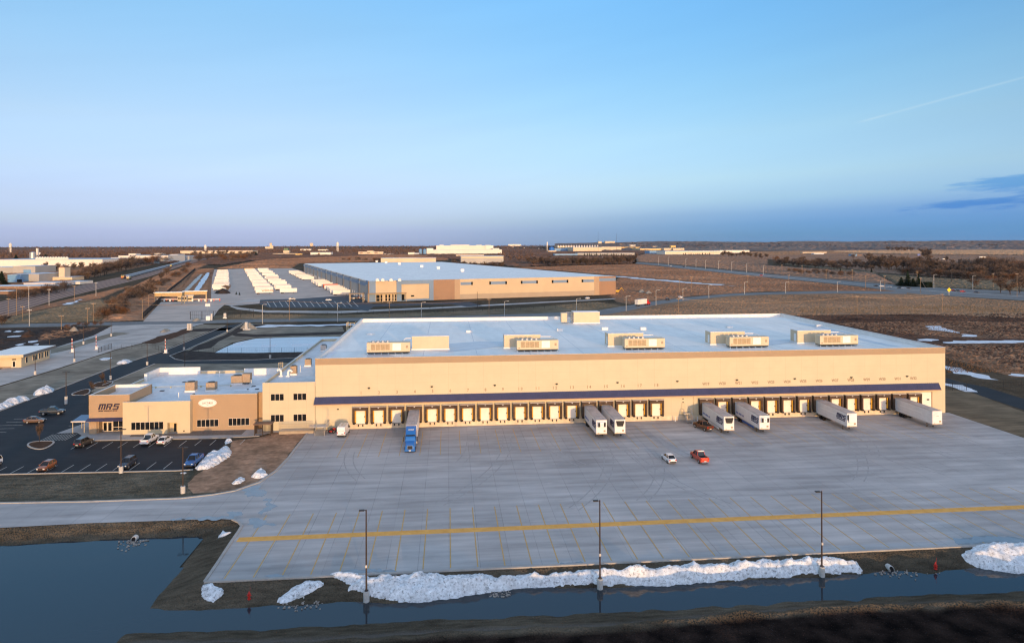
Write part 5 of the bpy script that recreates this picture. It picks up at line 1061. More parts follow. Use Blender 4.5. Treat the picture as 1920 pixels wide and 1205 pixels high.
# culverts with riprap stones
stone = mat('riprap', (0.32,0.27,0.23), 0.9, 0.3, 2.0)
def culvert(label, px, py, z, n=26, sp=(1.7,1.1), seed=1, sandy=False):
    x, y = P(px, py, z); t = thing('culvert', label, 'culvert', (x,y,z)); rr = random.Random(seed)
    b = MB(); k = 14; 
    rows = []
    for yy, r_ in ((-.1,.38),(.0,.45),(1.0,.45)): rows.append([(r_*math.cos(2*math.pi*i/k), yy+(0.3*math.sin(2*math.pi*i/k) if yy < .9 else 0), .22+r_*math.sin(2*math.pi*i/k)) for i in range(k)])
    b.loft(rows, cap=False); b.build('pipe_mouth', concb, t)
    b = MB(); b.add([(.37*math.cos(2*math.pi*i/k), .2+.3*math.sin(2*math.pi*i/k), .22+.37*math.sin(2*math.pi*i/k)) for i in range(k)], [tuple(range(k))]); b.build('pipe_hollow', shelter_in, t)
    b = MB()
    for i in range(n):
        sx = rr.uniform(.12,.3); cx_, cy_ = rr.gauss(0.3,sp[0]), -abs(rr.gauss(.6,sp[1])); hz_ = rr.uniform(.1,.24)
        vs = [(cx_+sx*rr.uniform(.7,1.2)*math.cos(a), cy_+sx*rr.uniform(.7,1.2)*math.sin(a), -.25) for a in np.arange(0,6.28,1.26)]
        vs2 = [(cx_+(v[0]-cx_)*.6, cy_+(v[1]-cy_)*.6, hz_-.08+max(0,cy_+1)*.1) for v in vs]; m_ = len(vs)
        b.add(vs+vs2, [(j,(j+1) % m_,(j+1) % m_+m_,j+m_) for j in range(m_)]+[tuple(range(m_,2*m_))])
    struct_ = b.build('riprap', stone, t); struct_['kind'] = 'stuff'
culvert('round concrete culvert mouth with stones on the bank left of the first tall pole', 564, 1127, WZ, 46, (1.6,1.0), 3); culvert('dark culvert mouth with pale stones on the bank near the right hydrant', 1672, 1070, WZ, 44, (2.2,.8), 5); culvert('small flared culvert end lit by the sun on the left pond bank', 250, 1014, WZ, 40, (1.2,1.4), 8)
b = MB(); rr = random.Random(4)
for i in range(46):
    x, y = P(rr.uniform(918,958), rr.uniform(1107,1119), WZ); s = rr.uniform(.12,.28); z = WZ+rr.uniform(.02,.12)
    vs = [(x+s*rr.uniform(.6,1.2)*math.cos(a), y+s*rr.uniform(.6,1.2)*math.sin(a), WZ-.2) for a in np.arange(0,6.28,1.26)]; vs2 = [(x+(v[0]-x)*.6, y+(v[1]-y)*.6, z) for v in vs]; m_ = len(vs)
    b.add(vs+vs2, [(j,(j+1) % m_,(j+1) % m_+m_,j+m_) for j in range(m_)]+[tuple(range(m_,2*m_))])
o = b.build('riprap', stone); o['kind'] = 'stuff'
# ================================================================ SNOW
def snow_heap(name, label, poly, hmax, seed, z=None, step=0.3, edge=1.6, rough=1.0, tilt=None):
    X0 = min(p[0] for p in poly)-1; X1 = max(p[0] for p in poly)+1; Y0 = min(p[1] for p in poly)-1; Y1 = max(p[1] for p in poly)+1
    poly = smooth_poly(poly, 1); gx = np.arange(X0, X1, step); gy = np.arange(Y0, Y1, step); XX, YY = np.meshgrid(gx, gy)
    n1 = vnoise(XX, YY, 2.6, seed, 4); n2 = vnoise(XX, YY, 0.7, seed+7, 3); n3 = vnoise(XX, YY, 7.0, seed+3, 2)
    sd = -sdist(XX, YY, poly)+n1*0.45*min(1,edge)+n2*0.15*min(1,edge)
    prof = np.clip(sd/edge, 0, 1); prof = prof*(2-prof)
    h = hmax*prof*(0.74+0.34*n1*rough+0.30*n3*rough)+0.13*n2*np.clip(prof*1.5,0,1)*min(1,hmax)*rough
    g = ground_z(XX, YY) if z is None else np.full(XX.shape, z)
    Z = np.where(sd > 0, g+np.maximum(h,0.03), g-0.25)
    k0, k1 = len(gy), len(gx); b = MB(); idx = -np.ones((k0,k1), int); keep = sd > -0.7*step*2
    vs = []
    for i in range(k0):
        for j in range(k1):
            if keep[i,j]: idx[i,j] = len(vs); vs.append((gx[j]+0.12*n2[i,j], gy[i], Z[i,j]))
    fs = [(idx[i,j],idx[i,j+1],idx[i+1,j+1],idx[i+1,j]) for i in range(k0-1) for j in range(k1-1) if min(idx[i,j],idx[i,j+1],idx[i+1,j+1],idx[i+1,j]) >= 0]
    b.add(vs, fs); o = b.build(name, snowd, smooth=True); tag(o, label, 'snow heap'); return o
snowd = mat('dirty_snow', (0.62,0.60,0.585), 0.8, 0, 1.1, col2=(0.88,0.88,0.88), space='World', detail=9, fine=(2.5,0.16), bump=0.7, spec=0.25)
def speck(m):
    nt = m.node_tree; n = nt.nodes; l = nt.links; b = n['Principled BSDF']; src = b.inputs['Base Color'].links[0].from_socket
    g = n.new('ShaderNodeNewGeometry'); z = n.new('ShaderNodeTexNoise'); z.inputs['Scale'].default_value = 2.6; z.inputs['Detail'].default_value = 6; z.inputs['Roughness'].default_value = 0.75; l.new(g.outputs['Position'], z.inputs['Vector'])
    r = n.new('ShaderNodeMapRange'); r.inputs['From Min'].default_value = 0.52; r.inputs['From Max'].default_value = 0.66; l.new(z.outputs['Fac'], r.inputs['Value']); r.inputs['To Max'].default_value = 0.85
    x = n.new('ShaderNodeMix'); x.data_type = 'RGBA'; l.new(r.outputs['Result'], x.inputs[0]); l.new(src, x.inputs[6]); x.inputs[7].default_value = (0.11,0.095,0.085,1); l.new(x.outputs[2], b.inputs['Base Color'])
speck(snowd)
top_ = [(1625,1060),(1603,1043),(1500,1047),(1400,1052),(1250,1060),(1060,1069),(950,1075),(860,1078),(790,1078),(720,1080),(690,1084),(655,1092),(648,1102)]
bot_ = [(665,1112),(700,1123),(760,1131),(830,1124),(900,1113),(980,1102),(1050,1100),(1130,1097),(1160,1096),(1240,1099),(1320,1092),(1380,1087),(1440,1083),(1540,1079),(1600,1074)]
bank_poly = PP(top_, -0.2)+PP(bot_, -1.45)
bank_poly = [(x, min(y, 97.3)) for x, y in bank_poly]
snow_heap('snow_bank', 'long dirty snow bank ploughed along the channel between the three tall poles', bank_poly, 1.55, 11.0, step=0.26, edge=2.0)
snow_heap('snow_bank', 'tapering snow tongue on the yard edge at the left end of the long snow bank', [(x, y) for x, y in PP([(610,1074),(650,1073),(690,1079),(720,1088),(690,1092),(640,1084)])], 0.5, 3.0, step=0.2, edge=1.0)
snow_heap('snow_heap', 'big snow heap at the right edge of the photo beside the red hydrant', [(x, y) for x, y in PP([(1800,1033),(1830,1023),(1900,1020),(1990,1022),(2030,1050),(1940,1062),(1900,1058),(1850,1050),(1815,1043)], -.1)], 1.7, 5.0, step=0.26, edge=2.6)
snow_heap('snow_heap', 'long thin snow patch on the bank between left hydrant and culvert', PP([(512,1113),(545,1098),(590,1088),(616,1090),(600,1098),(560,1108),(530,1118)], -.3), 0.5, 6.0, step=0.18, edge=0.8)
snow_heap('snow_heap', 'small rounded snow patch below the pavement corner', PP([(376,1098),(395,1096),(424,1102),(408,1112),(396,1117),(378,1112)], -.2), 0.5, 7.0, step=0.18, edge=0.8)
snow_heap('snow_heap', 'small torn snow patch on the bank at the inner pavement corner', PP([(408,998),(414,986),(422,984),(422,990),(438,995),(420,1000)]), 0.5, 8.0, step=0.18, edge=0.7)
snow_heap('snow_heap', 'dirty snow heap along the right end of the car park beside the blue pickup', PP([(364,881),(372,868),(392,852),(414,843),(424,836),(437,846),(428,858),(404,874),(385,880)]), 1.2, 9.0, 0.0, step=0.25, edge=1.6)
snow_heap('snow_heap', 'small snow lump at the top right corner of the car park', PP([(420,833),(426,822),(434,822),(432,830)]), 0.8, 9.5, 0.0, step=0.2, edge=0.7)
snow_heap('snow_heap', 'snow lump on the earth slope beside the yard kerb, right of two', PP([(470,897),(478,885),(492,878),(503,888),(494,897)]), 1.0, 10.0, 0.0, step=0.2, edge=1.2)
snow_heap('snow_heap', 'snow lump on the earth slope beside the yard kerb, left of two', PP([(432,908),(442,898),(456,895),(462,901),(450,908)]), 0.8, 12.0, 0.0, step=0.2, edge=1.0)
snow_heap('snow_heap', 'flat grey snow sheet in front of the blue pickup', PP([(334,887),(345,884.5),(353,886),(345,888.5)]), 0.12, 13.0, 0.01, step=0.2, edge=0.5)
snow_heap('snow_heap', 'long snow heap along the drive at the left photo edge', PP([(-20,768),(0,758),(20,752),(45,747),(60,748),(40,755),(10,764),(-15,774)]), 1.9, 14.0, 0.0, step=0.35, edge=2.4)
snow_heap('snow_heap', 'pointed snow heap along the drive right of the long one', PP([(58,742),(70,735),(92,730),(107,730),(95,736),(75,741)]), 2.2, 15.0, 0.0, step=0.35, edge=2.4)
snow_heap('snow_heap', 'small white snow heap on the lawn beside the drive', PP([(216,682),(225,678),(240,675),(250,677),(240,681),(225,683)]), 1.1, 16.0, 0.0, step=0.35, edge=1.8)
snow_heap('snow_heap', 'thin white snow sheet on the lawn near the gate barrier', PP([(185,676),(195,671),(208,671),(204,675)]), 0.12, 17.0, 0.01, step=0.4, edge=1)
# ================================================================ THE SECOND WAREHOUSE
W2C = (-64.0, 563.0); W2X = (217.7/224.5, 55.2/224.5); W2Y = (-0.285, 0.9585); W2L, W2D, W2H = 224.5, 575.0, 17.0
def w2(a, b): return (W2C[0]+W2X[0]*a+W2Y[0]*b, W2C[1]+W2X[1]*a+W2Y[1]*b)
depot = thing('distribution_warehouse', 'vast grey and tan warehouse with pale blue white roof behind the cold store', 'warehouse', (W2C[0],W2C[1],0))
def wl(pts): return [(x-W2C[0], y-W2C[1]) for x, y in pts]
g_grey = mat('depot_grey', (0.34,0.33,0.31), 0.6, 0.05, 0.1); g_dk = mat('depot_dark_grey', (0.17,0.17,0.17), 0.6, 0.08, 0.1); g_blue = mat('depot_blue', (0.17,0.25,0.36), 0.6, 0.06, 0.1); g_tan = mat('depot_tan', (0.55,0.42,0.27), 0.6, 0.04, 0.1); g_brn = mat('depot_brown', (0.31,0.185,0.115), 0.6, 0.04, 0.1); g_low = mat('depot_plinth', (0.38,0.30,0.22), 0.6, 0.05, 0.1)
MB().prism(wl([w2(0,0),w2(W2L,0),w2(W2L,W2D),w2(0,W2D)]), 0, W2H-.8).build('wall', g_grey, depot)
MB().prism(wl([w2(.3,.3),w2(W2L-.3,.3),w2(W2L-.3,W2D-.3),w2(.3,W2D-.3)]), W2H-.8, W2H-.1).build('roof', roofm, depot)
def face(a0, a1, z0, z1, m, name, t=0.15, b0=0.0):
    """panel proud of the long front wall"""
    q = [w2(a0,b0-t),w2(a1,b0-t),w2(a1,b0-.004),w2(a0,b0-.004)]
    return MB().prism(wl(q), z0, z1).build(name, m, depot)
def side(b0, b1, z0, z1, m, name, t=0.15):
    q = [w2(-t,b0),w2(-.004,b0),w2(-.004,b1),w2(-t,b1)]
    return MB().prism(wl(q), z0, z1).build(name, m, depot)
fx = lambda px: (px-692)/(1154-692)
def fa(px):   # position along the front wall that falls on a column of the photograph
    lo, hi = 0.0, W2L
    for _ in range(40):
        m_ = (lo+hi)/2; x, y = w2(m_, 0); u = (x*RT[0]+y*RT[1])/depth(x, y)*CF+960
        if u < px: lo = m_
        else: hi = m_
    return lo
face(fa(704), fa(743), 0, W2H, g_tan, 'entrance_panel', .5); face(fa(743), fa(752), 0, W2H, g_blue, 'blue_frame', 1.2); face(fa(804), fa(812), 0, W2H, g_blue, 'blue_frame', 1.2); face(fa(752), fa(804), W2H-3.2, W2H, g_blue, 'blue_frame', 1.2)
face(fa(752), fa(804), 1.5, W2H-3.2, g_tan, 'bay_panel', .5); face(fa(752), fa(804), 0, 1.5, g_blue, 'plinth', .6)
face(fa(692.5), fa(704), 0, W2H, g_blue, 'corner_panel', .5); face(fa(812), fa(852), 0, W2H, g_brn, 'brown_panel', .4); face(fa(852), fa(862), 0, W2H, mat('depot_mid', (0.42,0.29,0.185), 0.6, 0.04, .1), 'join_panel', .3)
face(fa(862), fa(1114), 4.2, W2H, g_tan, 'tan_panel', .3); face(fa(862), fa(1114), 0, 4.2, g_low, 'plinth', .35); face(fa(1114), fa(1123), 0, W2H, MATS['depot_mid'], 'join_panel', .5); face(fa(1123), W2L, 0, 12.6, g_brn, 'brown_panel', .6); face(fa(1123), W2L, 12.6, 15.3, g_blue, 'blue_band', .6); face(fa(1123), W2L, 15.3, W2H, g_brn, 'brown_panel', .6)
for p0, p1, ends in ((863,886,(0,1)),(917,950,(1,1)),(976,1008,(1,1)),(1034,1065,(1,1)),(1090,1113,(1,0))):
    z0, z1 = 12.0, 14.4
    bnd = face(fa(p0), fa(p1), z0, z1, g_blue, 'blue_band', .42)
    if ends[0]: face(fa(p0), fa(p0+3), z0-.1, z1+.1, glass, 'window', .5)
    if ends[1]: face(fa(p1-3), fa(p1), z0-.1, z1+.1, glass, 'window', .5)
# entrance glazing and canopy
for p0, p1 in ((705,712),(713,718),(722,726),(728,732),(735,739),(740,743)):
    for z0, z1 in ((.4,2.6),(2.9,5.6)): face(fa(p0), fa(p1)-.3, z0, z1, glass, 'window', .62)
face(fa(752.5), fa(758), .5, 5.6, glass, 'window', .62)
MB().prism(wl([w2(-2,-4.5),w2(fa(760),-4.5),w2(fa(760),-1.3),w2(-2,-1.3)]), 6.6, 7.2).build('entrance_canopy', mat('canopy_tan', (0.30,0.21,0.13), 0.6), depot)
for a in (-1.5, fa(715), fa(735), fa(759)): 
    x, y = w2(a,-4.2); MB().tube((x-W2C[0],y-W2C[1],0),(x-W2C[0],y-W2C[1],6.6),.25,n=6).build('post', g_tan, depot)
face(fa(770), fa(776), 3.4, 4.6, glass, 'window', .6)
# west wall: bays with blue bands between dark pilasters, dock doors
bb = 8.0; k = 0
while bb < W2D-10:
    L_ = 44.0
    side(bb+4, bb+min(L_, W2D-bb-2)-7, 12.2, 15.0, g_blue, 'blue_band', .3)
    side(bb+L_-6, bb+L_+1, 0, W2H-.4, g_dk, 'pilaster', .5)
    side(bb+L_-9, bb+L_+4, 12.6, 15.2, g_blue, 'blue_band', .7)
    bb += L_+4; k += 1
side(.5, 3, 0, W2H, g_brn, 'corner_panel', .4); side(3.5, 12, 13.8, W2H, g_blue, 'corner_panel', .4)
for i in range(40): side(20+13*i, 22.6+13*i, .6, 4.6, parw, 'dock_door', .2)
for px, py, lab in ((706.5,491.5,'far left of the row'),(724,493.5,'second from left'),(749,496,'third from left'),(791,501,'fourth from left'),(822,504,'fifth from left'),(867,509,'nearest, rightmost')):
    x, y = P(px, py, W2H); t = thing('roof_vent', 'white box vent on the roof of the grey warehouse, '+lab, 'roof vent', (x,y,W2H-.1), 0, 'vents in a row on the grey warehouse roof')
    MB().box(-1.6,-1.6,0,1.6,1.6,1.0).build('curb', parw, t); MB().box(-1.9,-1.9,1.0,1.9,1.9,3.0).build('hood', parw, t, bevel=.1)
for i, px in enumerate((704,714,730,746)):
    x, y = P(px, 527.5, W2H); tag(MB().box(-1.3,-1,0,1.3,1,1.6).box(-.6,-.5,1.6,.6,.5,2.1).build('rooftop_unit', parw, None, (x+1,y+6,W2H-.1)), 'small white rooftop unit above the warehouse entrance, %s' % ('leftmost','left middle','right middle','rightmost')[i], 'rooftop unit', 'small units above the warehouse entrance')
t = thing('dock_canopy', 'flat tan canopy roof on posts at the left flank of the grey warehouse', 'canopy', (*w2(-9,5),0))
MB().box(-6,-4,6.6,6,4,7.3).build('roof', MATS['canopy_tan'], t)
for a, b_ in ((-5.4,-3.4),(5.4,-3.4),(-5.4,3.4),(5.4,3.4)): MB().tube((a,b_,0),(a,b_,6.6),.25,n=6).build('post', g_tan, t)
# ================================================================ PARKED TRAILERS OF THE LOT
tx = mat('lot_trailer_white', (0.76,0.70,0.62), 0.5, 0.06, 0.3); txg = mat('lot_trailer_grey', (0.5,0.48,0.46), 0.5, 0.08, 0.3); txy = mat('lot_trailer_yellow', (0.75,0.45,0.08), 0.5, 0.1, 0.3); txo = mat('lot_trailer_orange', (0.66,0.10,0.025), 0.5, 0.1, 0.3); txr = mat('lot_trailer_top', (0.55,0.50,0.46), 0.5, 0.1, 0.3)
def lot_trailer(m, name='parked_trailer'):
    """long side along x"""
    t = thing(name, 'white box trailer parked in the lot', 'trailer', (0,0,0)); L = 15.6
    MB().box(0,0,1.2,L,2.6,4.9).build('box_body', m, t); MB().box(-.02,-.02,4.9,L+.02,2.62,4.97).build('roof', txr, t)
    for x_ in (1.6,2.9): MB().tube((x_,.2,.55),(x_,2.4,.55),.55,n=10).build('wheel', rubber, t)
    for y_ in (.5,2.1): MB().tube((L-3.2,y_,0),(L-3.2,y_,1.2),.1,n=5).build('landing_leg', darkmet, t)
    MB().box(.3,.8,.9,L-1,1.8,1.2).build('chassis', darkmet, t)
    return t
AX = math.atan2(W2X[1], W2X[0])
proto = {'w': lot_trailer(tx), 'g': lot_trailer(txg), 'y': lot_trailer(txy), 'o': lot_trailer(txo)}
used = set()
def put_trailer(k, px, py, label, group, jit=0.0):
    x, y = P(px, py); x += jit
    if k not in used: used.add(k); t = proto[k]; t.location = (x,y,.03); t.rotation_euler = (0,0,AX); t['label'] = label; t['group'] = group; return t
    return dup(proto[k], (x,y,.03), AX, label, group)
def row(pA, pB, n, group, label, gaps, kinds, jx=1.2):
    a = Vector(P(*pA)); b = Vector(P(*pB)); rr = random.Random(len(label))
    for i in range(n):
        f = (i/(n-1)); f = f+gaps*math.sin(i*1.7)*0.3/n
        p = a.lerp(b, f); k = kinds(i); 
        x, y = p.x+rr.uniform(-jx,jx), p.y
        if k not in used: used.add(k); t = proto[k]; t.location = (x,y,.03); t.rotation_euler = (0,0,AX); t['label'] = label; t['group'] = group
        else: t = dup(proto[k], (x,y,.03), AX, label, group)
        if k == 'o': t['label'] = 'bright orange trailer backed to the grey warehouse'; t['category'] = 'trailer'
        if k == 'y': t['label'] = 'yellow trailer at the far end of the ' + group
row((398,545.5),(409,510.5), 30, 'left row of parked trailers', 'white trailer in the solid left row of the trailer lot', 2.0, lambda i: 'y' if i >= 29 else ('g' if i % 9 == 4 else 'w'), 1.0)
row((481,551.5),(459,508), 34, 'middle row of parked trailers', 'white trailer in the left half of the middle double row', 2.0, lambda i: 'y' if i >= 33 else ('g' if i % 7 == 3 else 'w'), 1.0)
row((521,550.5),(484,507), 22, 'right half of the double row', 'white trailer in the right half of the middle double row', 2.4, lambda i: 'g' if i % 6 == 2 else 'w', 2.0)
row((624,554),(606,541.5), 6, 'near group at the warehouse docks', 'white trailer docked at the near end of the grey warehouse', 0.0, lambda i: 'o' if i == 5 else 'w', .5)
row((596,538.5),(584,531.5), 5, 'second group at the warehouse docks', 'white trailer docked in the second group along the grey warehouse', 0.0, lambda i: 'w', .5)
row((565,525.5),(541,513), 10, 'far group at the warehouse docks', 'white trailer docked in the far group along the grey warehouse', 0.0, lambda i: 'g' if i == 4 else 'w', .5)
tr = [o for o in COL.objects if o.get('group') == 'middle row of parked trailers']
tr = min(tr, key=lambda o: o.location.y); tr['label'] = 'front white trailer of the middle double row with large brown lettering'
text('side_lettering', 'WERNER', 2.4, mat('trailer_letter', (0.26,0.17,0.08), 0.6), tr, (10.8,-.03,3.1), (R(90),0,0), .02, 0, .05, 1.15)
# semi on the road, cars on the roads
tr = thing('delivery_truck', 'red truck with white box driving on the cross road', 'truck', (*P(1214,571.5),.05), R(40))
MB().box(-15,-1.3,1.2,-2.6,1.3,4.9).build('box_body', tx, tr); MB().box(-15.02,-1.32,4.9,-2.58,1.32,4.97).build('roof', txr, tr)
b = MB().box(-2.3,-1.2,.8,0.2,1.2,3.7).box(.2,-1.1,.8,2.2,1.1,2.1); b.build('cab', redp, tr, bevel=.1); MB().box(.2,-1.0,2.3,.25,1.0,3.3).build('windscreen', glass, tr); MB().box(2.2,-1.0,.5,2.3,1.0,.9).build('bumper', chrome, tr); MB().box(2.2,-.6,1.0,2.25,.6,1.9).build('grille', chrome, tr)
for x_ in (1.3,-1.2,-2.0,-12.5,-13.7):
    for s in (-1,1): MB().tube((x_,s*1.0-.15,.5),(x_,s*1.0+.15,.5),.5,n=10).build('wheel', rubber, tr)
simple = {}
def far_car(px, py, col, ang, label, kind='sedan', group=None):
    key = (kind, col.name)
    if key not in simple:
        simple[key] = car(kind, 'suv' if kind == 'suv' else 'car', label, 'car', px, py, ang, col, group); return
    x, y = P(px, py); dup(simple[key], (x,y,.05), R(ang), label, group)
hw = 'cars waiting and driving on the highway'
for px, py, col, ang, lab in ((1642,537,black,150,'black car at the tail of the highway queue'),(1653,537.5,white,150,'white car second in the highway queue beside a grey pole'),(1667,539,silver,150,'silver car third in the highway queue'),(1686,540.5,dblue,150,'dark car fourth in the highway queue near the big evergreen'),(1694,541,silver,150,'silver car fifth in the highway queue near the big evergreen'),(1703,541.5,black,150,'black car at the head of the highway queue by the big evergreen'),
                              (1787,545.5,red_c,-30,'dark red car, leftmost of the cars past the yellow sign'),(1796,546,black,-30,'black car close behind the dark red car'),(1805,547.5,red_c,-30,'red car past the yellow diamond sign'),(1831,549,dblue,-30,'dark blue car, rightmost on the highway'),(1258,499.5,white,140,'white car on the distant stretch of highway'),(1282,501,black,140,'black car on the distant stretch of highway'),(1427,517,red_c,140,'dark red car on the highway beside the poles')):
    far_car(px, py, col, ang, lab, 'sedan', hw)
far_car(1252,563,black,35,'black car following the red truck on the cross road','suv'); far_car(1276,559,white,35,'white car behind the black car on the cross road','suv'); far_car(1101,560.5,white,200,'white and red car on the drive of the grey warehouse','hatch')
far_car(616,563.5,white,10,'white car alone in the blue grey visitor car park','sedan'); far_car(548,562,silver,10,'silver pickup at the entrance of the visitor car park','pickup')
g_ = 'cars at the warehouse entrance'
rr = random.Random(5)
for i in range(13):
    far_car(656+rr.uniform(0,1)+3.1*i, 559.0+rr.uniform(-1.2,1.4)+.25*i, (black,dblue,silver,grey,black,red_c,white)[i % 7], 100, {0:'black',1:'dark blue',2:'silver',3:'dark grey',4:'black',5:'dark red',6:'white'}[i % 7]+' car in the packed row by the warehouse entrance', 'suv', g_)
for px, py, lab in ((1770,487,'white van on the far road beyond the bare trees'),(1604,480,'pale van at the far road junction')):
    x, y = P(px, py); t = thing('van', lab, 'van', (x,y,.2), R(-10)); MB().box(-4,-1.3,.6,4,1.3,3.4).build('body', whitep, t, bevel=.2); MB().box(2.0,-1.35,1.8,3.4,1.35,2.9).build('windows', glass, t)
x, y = P(1842,484); t = thing('box_truck', 'long white truck on the far road at the right', 'truck', (x,y,.2), R(-8)); MB().box(-9,-1.4,1.1,7,1.4,5.0).build('box_body', whitep, t); MB().box(7.5,-1.3,.8,10.5,1.3,3.8).build('cab', whitep, t, bevel=.2); MB().box(-8,-1.2,.2,9.5,1.2,1.1).build('chassis', rubber, t)
# ================================================================ RAILWAY TRAIN
def along(c, s):
    for i in range(len(c)-1):
        a = Vector(c[i]); b = Vector(c[i+1]); L_ = (b-a).length
        if s <= L_ or i == len(c)-2: d = (b-a).normalized(); p = a+d*s; return p, math.atan2(d.y,d.x), Vector((-d.y,d.x))
        s -= L_
def arc(c, px):
    s = 0; best = 1e9; res = 0
    for i in range(len(c)-1):
        a = Vector(c[i]); b = Vector(c[i+1]); L_ = (b-a).length
        for j in range(40):
            p = a.lerp(b, j/40); u = (p.x*RT[0]+p.y*RT[1])/depth(p.x,p.y)*CF+960
            if abs(u-px) < best: best = abs(u-px); res = s+L_*j/40
        s += L_
    return res
def loco(name, label, s, off, m1, m2):
    p, a, nn = along(rail_c, s); q = p+nn*off; t = thing(name, label, 'locomotive', (q.x,q.y,.1), a)
    MB().box(1,-1.5,1.1,20,1.5,1.9).build('frame', darkmet, t); MB().box(5,-1.1,1.9,19.5,1.1,4.6).build('hood', m1, t, bevel=.1); MB().box(2.2,-1.55,1.9,5,1.55,5.2).build('cab', m2, t, bevel=.1); MB().box(1.0,-1.3,1.9,2.2,1.3,3.4).build('nose', m1, t, bevel=.1)
    MB().box(2.15,-1.2,4.0,2.19,1.2,4.8).build('windscreen', glass, t); MB().box(7,-1.0,4.6,18,1.0,5.0).build('radiator', m2, t)
    for x_ in (3,16): MB().box(x_,-1.3,.2,x_+4,1.3,1.0).build('bogie', darkmet, t)
s0 = arc(rail_c, 233)
loco('locomotive', 'orange locomotive leading the long grey freight train', s0, 3, orangep, mat('loco_pale', (0.62,0.5,0.2), 0.5)); loco('locomotive', 'tan locomotive half hidden by the bush on the nearest track', arc(rail_c, 224), -9, mat('loco_tan', (0.5,0.36,0.14), 0.5), whitep); loco('locomotive', 'pale yellow locomotive far down the line beside the train', arc(rail_c, 317), -3, mat('loco_yellow', (0.62,0.47,0.2), 0.5), MATS['loco_pale'])
fc = thing('freight_car', 'grey covered freight car coupled in the long train', 'freight car', (0,0,0), 0, 'freight cars of the long train')
grc = mat('freight_grey', (0.40,0.41,0.42), 0.6, 0.2, 0.15)
MB().loft([[(.4,-1.5,1.1),(.4,1.5,1.1),(.4,1.5,4.4),(.4,0,5.0),(.4,-1.5,4.4)], [(16.6,-1.5,1.1),(16.6,1.5,1.1),(16.6,1.5,4.4),(16.6,0,5.0),(16.6,-1.5,4.4)]]).build('box_body', grc, fc)
for x_ in (1.5,12.5): MB().box(x_,-1.2,.2,x_+3,1.2,1.1).build('bogie', darkmet, fc)
MB().box(0,-.4,.9,17,.4,1.1).build('coupler_sill', darkmet, fc)
for i in range(64):
    p, a, nn = along(rail_c, s0+21+17.2*i); q = p+nn*3
    if i == 0: fc.location = (q.x,q.y,.1); fc.rotation_euler = (0,0,a)
    else: dup(fc, (q.x,q.y,.1), a)
# ================================================================ GUARD HOUSE, GATES, FENCES
gh = thing('guard_house', 'long cream guard house with flat white roof and dark eaves by the truck road', 'guard house', (-163.5,277.5,0))
e0 = P(40,688.5); e1 = P(93,671.5)
dx, dy = (Vector(e1)-Vector(e0)).normalized(); gl = (Vector(e1)-Vector(e0)).length; gang = math.atan2(dy,dx)
gh.location = (e0[0],e0[1],0); gh.rotation_euler = (0,0,gang)
def ghb(name, m, *q, par=None):
    b = MB()
    for i in range(0,len(q),6): b.box(*q[i:i+6])
    return b.build(name, m, par or gh)
ghb('wall', cream2, 0,0,0,gl,12,4.4); 
ghb('roof', roofm, -1.2,-1.2,4.75,gl+2.5,13,5.0); ghb('eaves', mat('eaves_grey', (0.16,0.155,0.15), 0.7, .1), -1.0,-1.3,3.95,gl+2.6,-1.0,4.95, gl+2.4,-1.0,3.95,gl+2.7,13,4.95); ghb('eaves', cream2, -1.3,-1.3,3.95,-1.0,13,4.95)
for a, wd in ((3.0,1.0),(8.2,.9),(10.0,.9),(12.6,.9),(14.4,.9),(17.0,.9),(18.6,.9)):
    f = ghb('window', alum, a-.1,-.08,1.1,a+wd+.1,-.003,3.4); ghb('pane', glass, a,-.12,1.2,a+wd,-.083,3.3, par=f)
d_ = ghb('door', alum, -.08,1.8,0,-.003,3.2,2.6); ghb('pane', glass, -.12,2.1,.3,-.083,2.9,2.3, par=d_); ghb('door_light', darkmet, -.1,1.8,2.9,-.003,3.2,3.3); ghb('utility_box', brickt, -1.2,9.2,0,-.3,10.6,1.3); ghb('sill_band', tan, -.15,3.6,0,-.003,11.8,.5)
# raised barrier arms
redwhite = mat('barrier_stripes', (0.7,0.66,0.6), 0.5); panel_lines(redwhite, 2, 1.5, 0.75, (0.55,0.06,0.03), 1.0)
for px, py, pt, lab in ((136.5,660,634,'raised red and white barrier arm, left one on the truck road'),(181.5,655,628,'raised red and white barrier arm, middle one beside the black fence'),(311,661.5,635,'raised red and white barrier arm at the drive corner')):
    x, y = P(px, py); H = ZH(px, pt, x, y); t = thing('gate_barrier', lab, 'barrier', (x,y,0)); MB().box(-.5,-.5,0,.5,.5,1.6).build('housing', whitep, t, bevel=.05); MB().box(-.13,-.62,1.2,.13,-.5,H).build('arm', redwhite, t); MB().box(-.9,-.9,-.05,.9,.9,.12).build('plinth', concb, t)
def fence(name, label, pts, H, sp, m, pick=True, r=0.05, cat='fence', base=0.0):
    t = thing(name, label, cat, (pts[0][0],pts[0][1],base)); ox, oy = pts[0]; rails = MB(); posts = 0
    for i in range(len(pts)-1):
        a = Vector(pts[i]); b = Vector(pts[i+1]); L_ = (b-a).length; n_ = max(1, int(L_/sp))
        for j in range(n_+(1 if i == len(pts)-2 else 0)):
            p = a.lerp(b, j/n_); MB().tube((0,0,0),(0,0,H),r*1.6,n=5).build('post', m, t, (p.x-ox,p.y-oy,0))
        for z in (.15,H*.55,H-.08): rails.tube((a.x-ox,a.y-oy,z),(b.x-ox,b.y-oy,z),r*.7,n=4)
        if pick:
            k_ = int(L_/pick)
            for j in range(k_): p = a.lerp(b, j/k_); rails.tube((p.x-ox,p.y-oy,.1),(p.x-ox,p.y-oy,H-.05),r*.4,n=3,cap=False)
    rails.build('rail_panel', m, t); return t
fence('picket_fence', 'black picket fence beside the middle raised barrier', PP([(184,661),(209,652.5)]), 2.2, 3, trim, .35)
